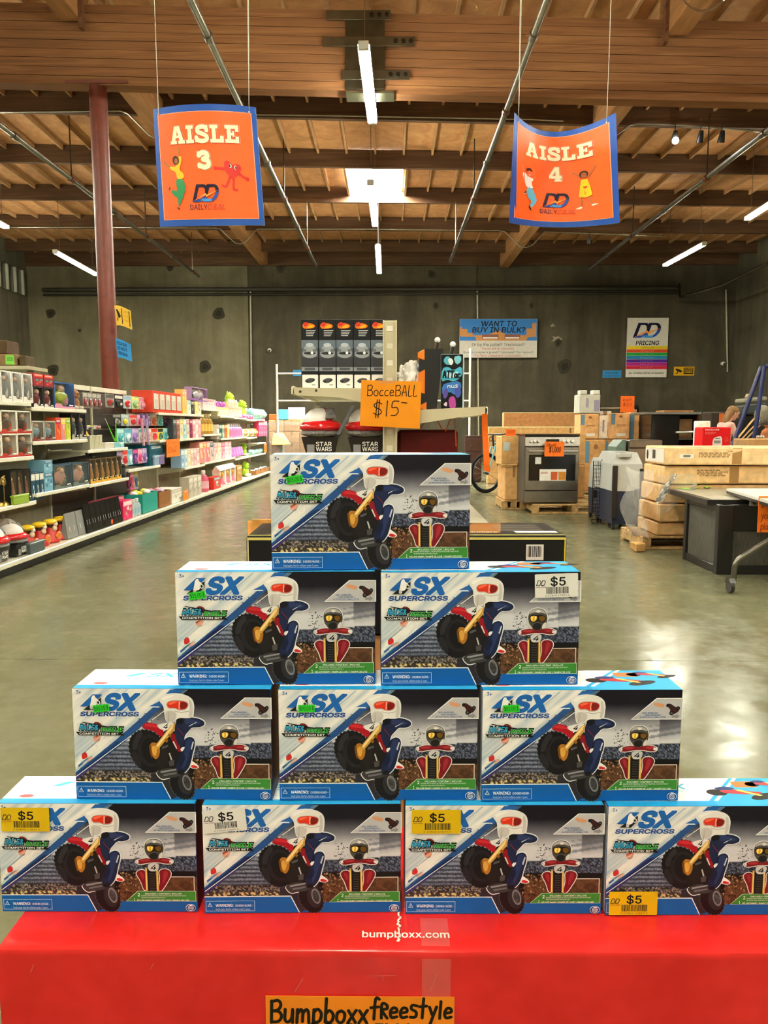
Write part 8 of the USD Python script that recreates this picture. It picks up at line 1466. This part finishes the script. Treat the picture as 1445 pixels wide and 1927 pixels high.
row(g_plush, 456, 474, 1.40, 754, 1, ('#a9d130', '#dfe8c4'), 'lime green plush toy right of the striped cartons', d=.19)
row(g_print, 408, 432, 1.0, 799, 5, [('white', '#d9d4cc', '#c96a4a', '#b8b4ac'), ('dark', '#34484c', '#8fb0a8', '#d9d090'), ('green', '#6a9a84', '#c9d0a0', '#e0dccc'), ('red', '#b8402a', '#e0a050', '#d97040'), ('yellow', '#d9bc6a', '#d9d4c4', '#c99a3a')], 'mixed carton on the middle shelf', depth=.12)
row(g_bottle, 435, 458, 1.0, 797, 6, ('#b88ac4', '#e6e0ea', '#e07aa8'), 'lilac bottle with white top on the middle shelf', 'bottle')
row(g_print, 403, 436, .61, 833, 5, [('cream pink', '#d9b8b4', '#c98a90', '#e6d8cc'), ('cream', '#dccfb8', '#c9b090', '#e6e0d0'), ('pink topped', '#d99aa8', '#d94a80', '#e6c8c8'), ('white', '#e0d8d4', '#d98aa8', '#f0e8e4'), ('blush', '#e0b8b8', '#d98a98', '#f0dcd8')], 'doll carton on the lowest shelf', depth=.14)
row(g_pouch, 437, 459, .61, 842, 5, ('#b46ac0', '#d08ad4'), 'glossy lilac bag on the lowest shelf', depth=.08)
row(g_ball, 460, 478, 1.37, 779, 6, ('#c4508a', '#f0e4ea'), 'pink and white ball on the top shelf', d=.13)
row(g_ball, 478, 502, 1.38, 768, 8, ('#7fb8b8', '#c4e0dc'), 'big pale teal ball at the end of the top shelf', d=.14)
row(g_ball, 458, 486, .98, 806, 9, [('white', '#e6e2dc', '#b8b4ac'), ('green', '#8fae4a', '#e0e6c4'), ('orange', '#e08a4a', '#f0c8a0')], 'toy ball on the middle shelf', d=.13)
row(g_print, 487, 503, .98, 792, 4, ('#d9487a', '#f0a0b8', '#c93a64'), 'hot pink carton at the end of the middle shelf', depth=.12)
row(g_plush, 456, 474, .57, 834, 1, ('#9cc42c', '#dfe8c4'), 'lime green plush toy on the lowest shelf', d=.19)
row(g_ball, 474, 498, .57, 846, 7, ('#8fc0c0', '#e0e8e4'), 'pale teal ball on the lowest shelf', d=.13)
row(g_print, 497, 502, .57, 834, 1, ('#ee7a1c', '#e0601c', '#f09a4a'), 'orange slip at the far end of the lowest shelf', 'price slip', d=.1, depth=.004, name='price_slip')
# small price dots on the shelf goods: part of the nearest pouches' row
a = s_at(210, .0, .2); solo('price_tag', 'round orange price tag on the shiny black foil pouches', 'price tag', MB().cyl((0, -.006, .03), (0, -.002, .03), .028, '#f0581c', 14), 'paper', W_(a, -.0, B_ + .02), SRZ)
# rack with cartons behind the shelves, at the left edge
yk = 10.2; a, b = PY(-30, 688, yk), PY(52, 692, yk); t = thing('wall_rack', 'cream rack board behind the toy shelves at the left edge', 'rack', (0, yk, 0)); part(t, 'board', MB().box(a[0], b[0], 0, .6, a[2] - .05, a[2], '#b9b295', .004), 'enamel')
for x in (a[0] + .1, b[0] - .1): part(t, 'post', MB().box(x - .03, x + .03, .25, .33, 0, a[2] - .051, '#8f8a74'), 'enamel')
zz = a[2]
def greenlab(t, w, d, h): m = MB(); m.flat(rect(w * .02, h * .1, w * .46, h * .9), .002, '#7cc84a'); scribble(m, w * .1, h * .7, w * .3, h * .1, 2, '#3f7a2c', .003, 2); part(t, 'label', m, 'paper', 'lime green label')
px_carton('carton', 'brown carton with a lime green label on the rack board', -10, 666, 29, 688, yk + .05, .4, '#6a5438', 0, floor=zz, extra=greenlab, tape=None)
z2 = PY(0, 666, yk + .05)[2]; px_carton('carton', 'dark brown carton on top of the green labelled carton', -20, 640, 13, 666, yk + .08, .35, '#43331f', 0, floor=z2, tape=None)
px_carton('carton', 'small dark carton beside the green labelled carton', 35, 669, 48, 688, yk + .1, .3, '#40341f', 0, floor=zz, tape=None)
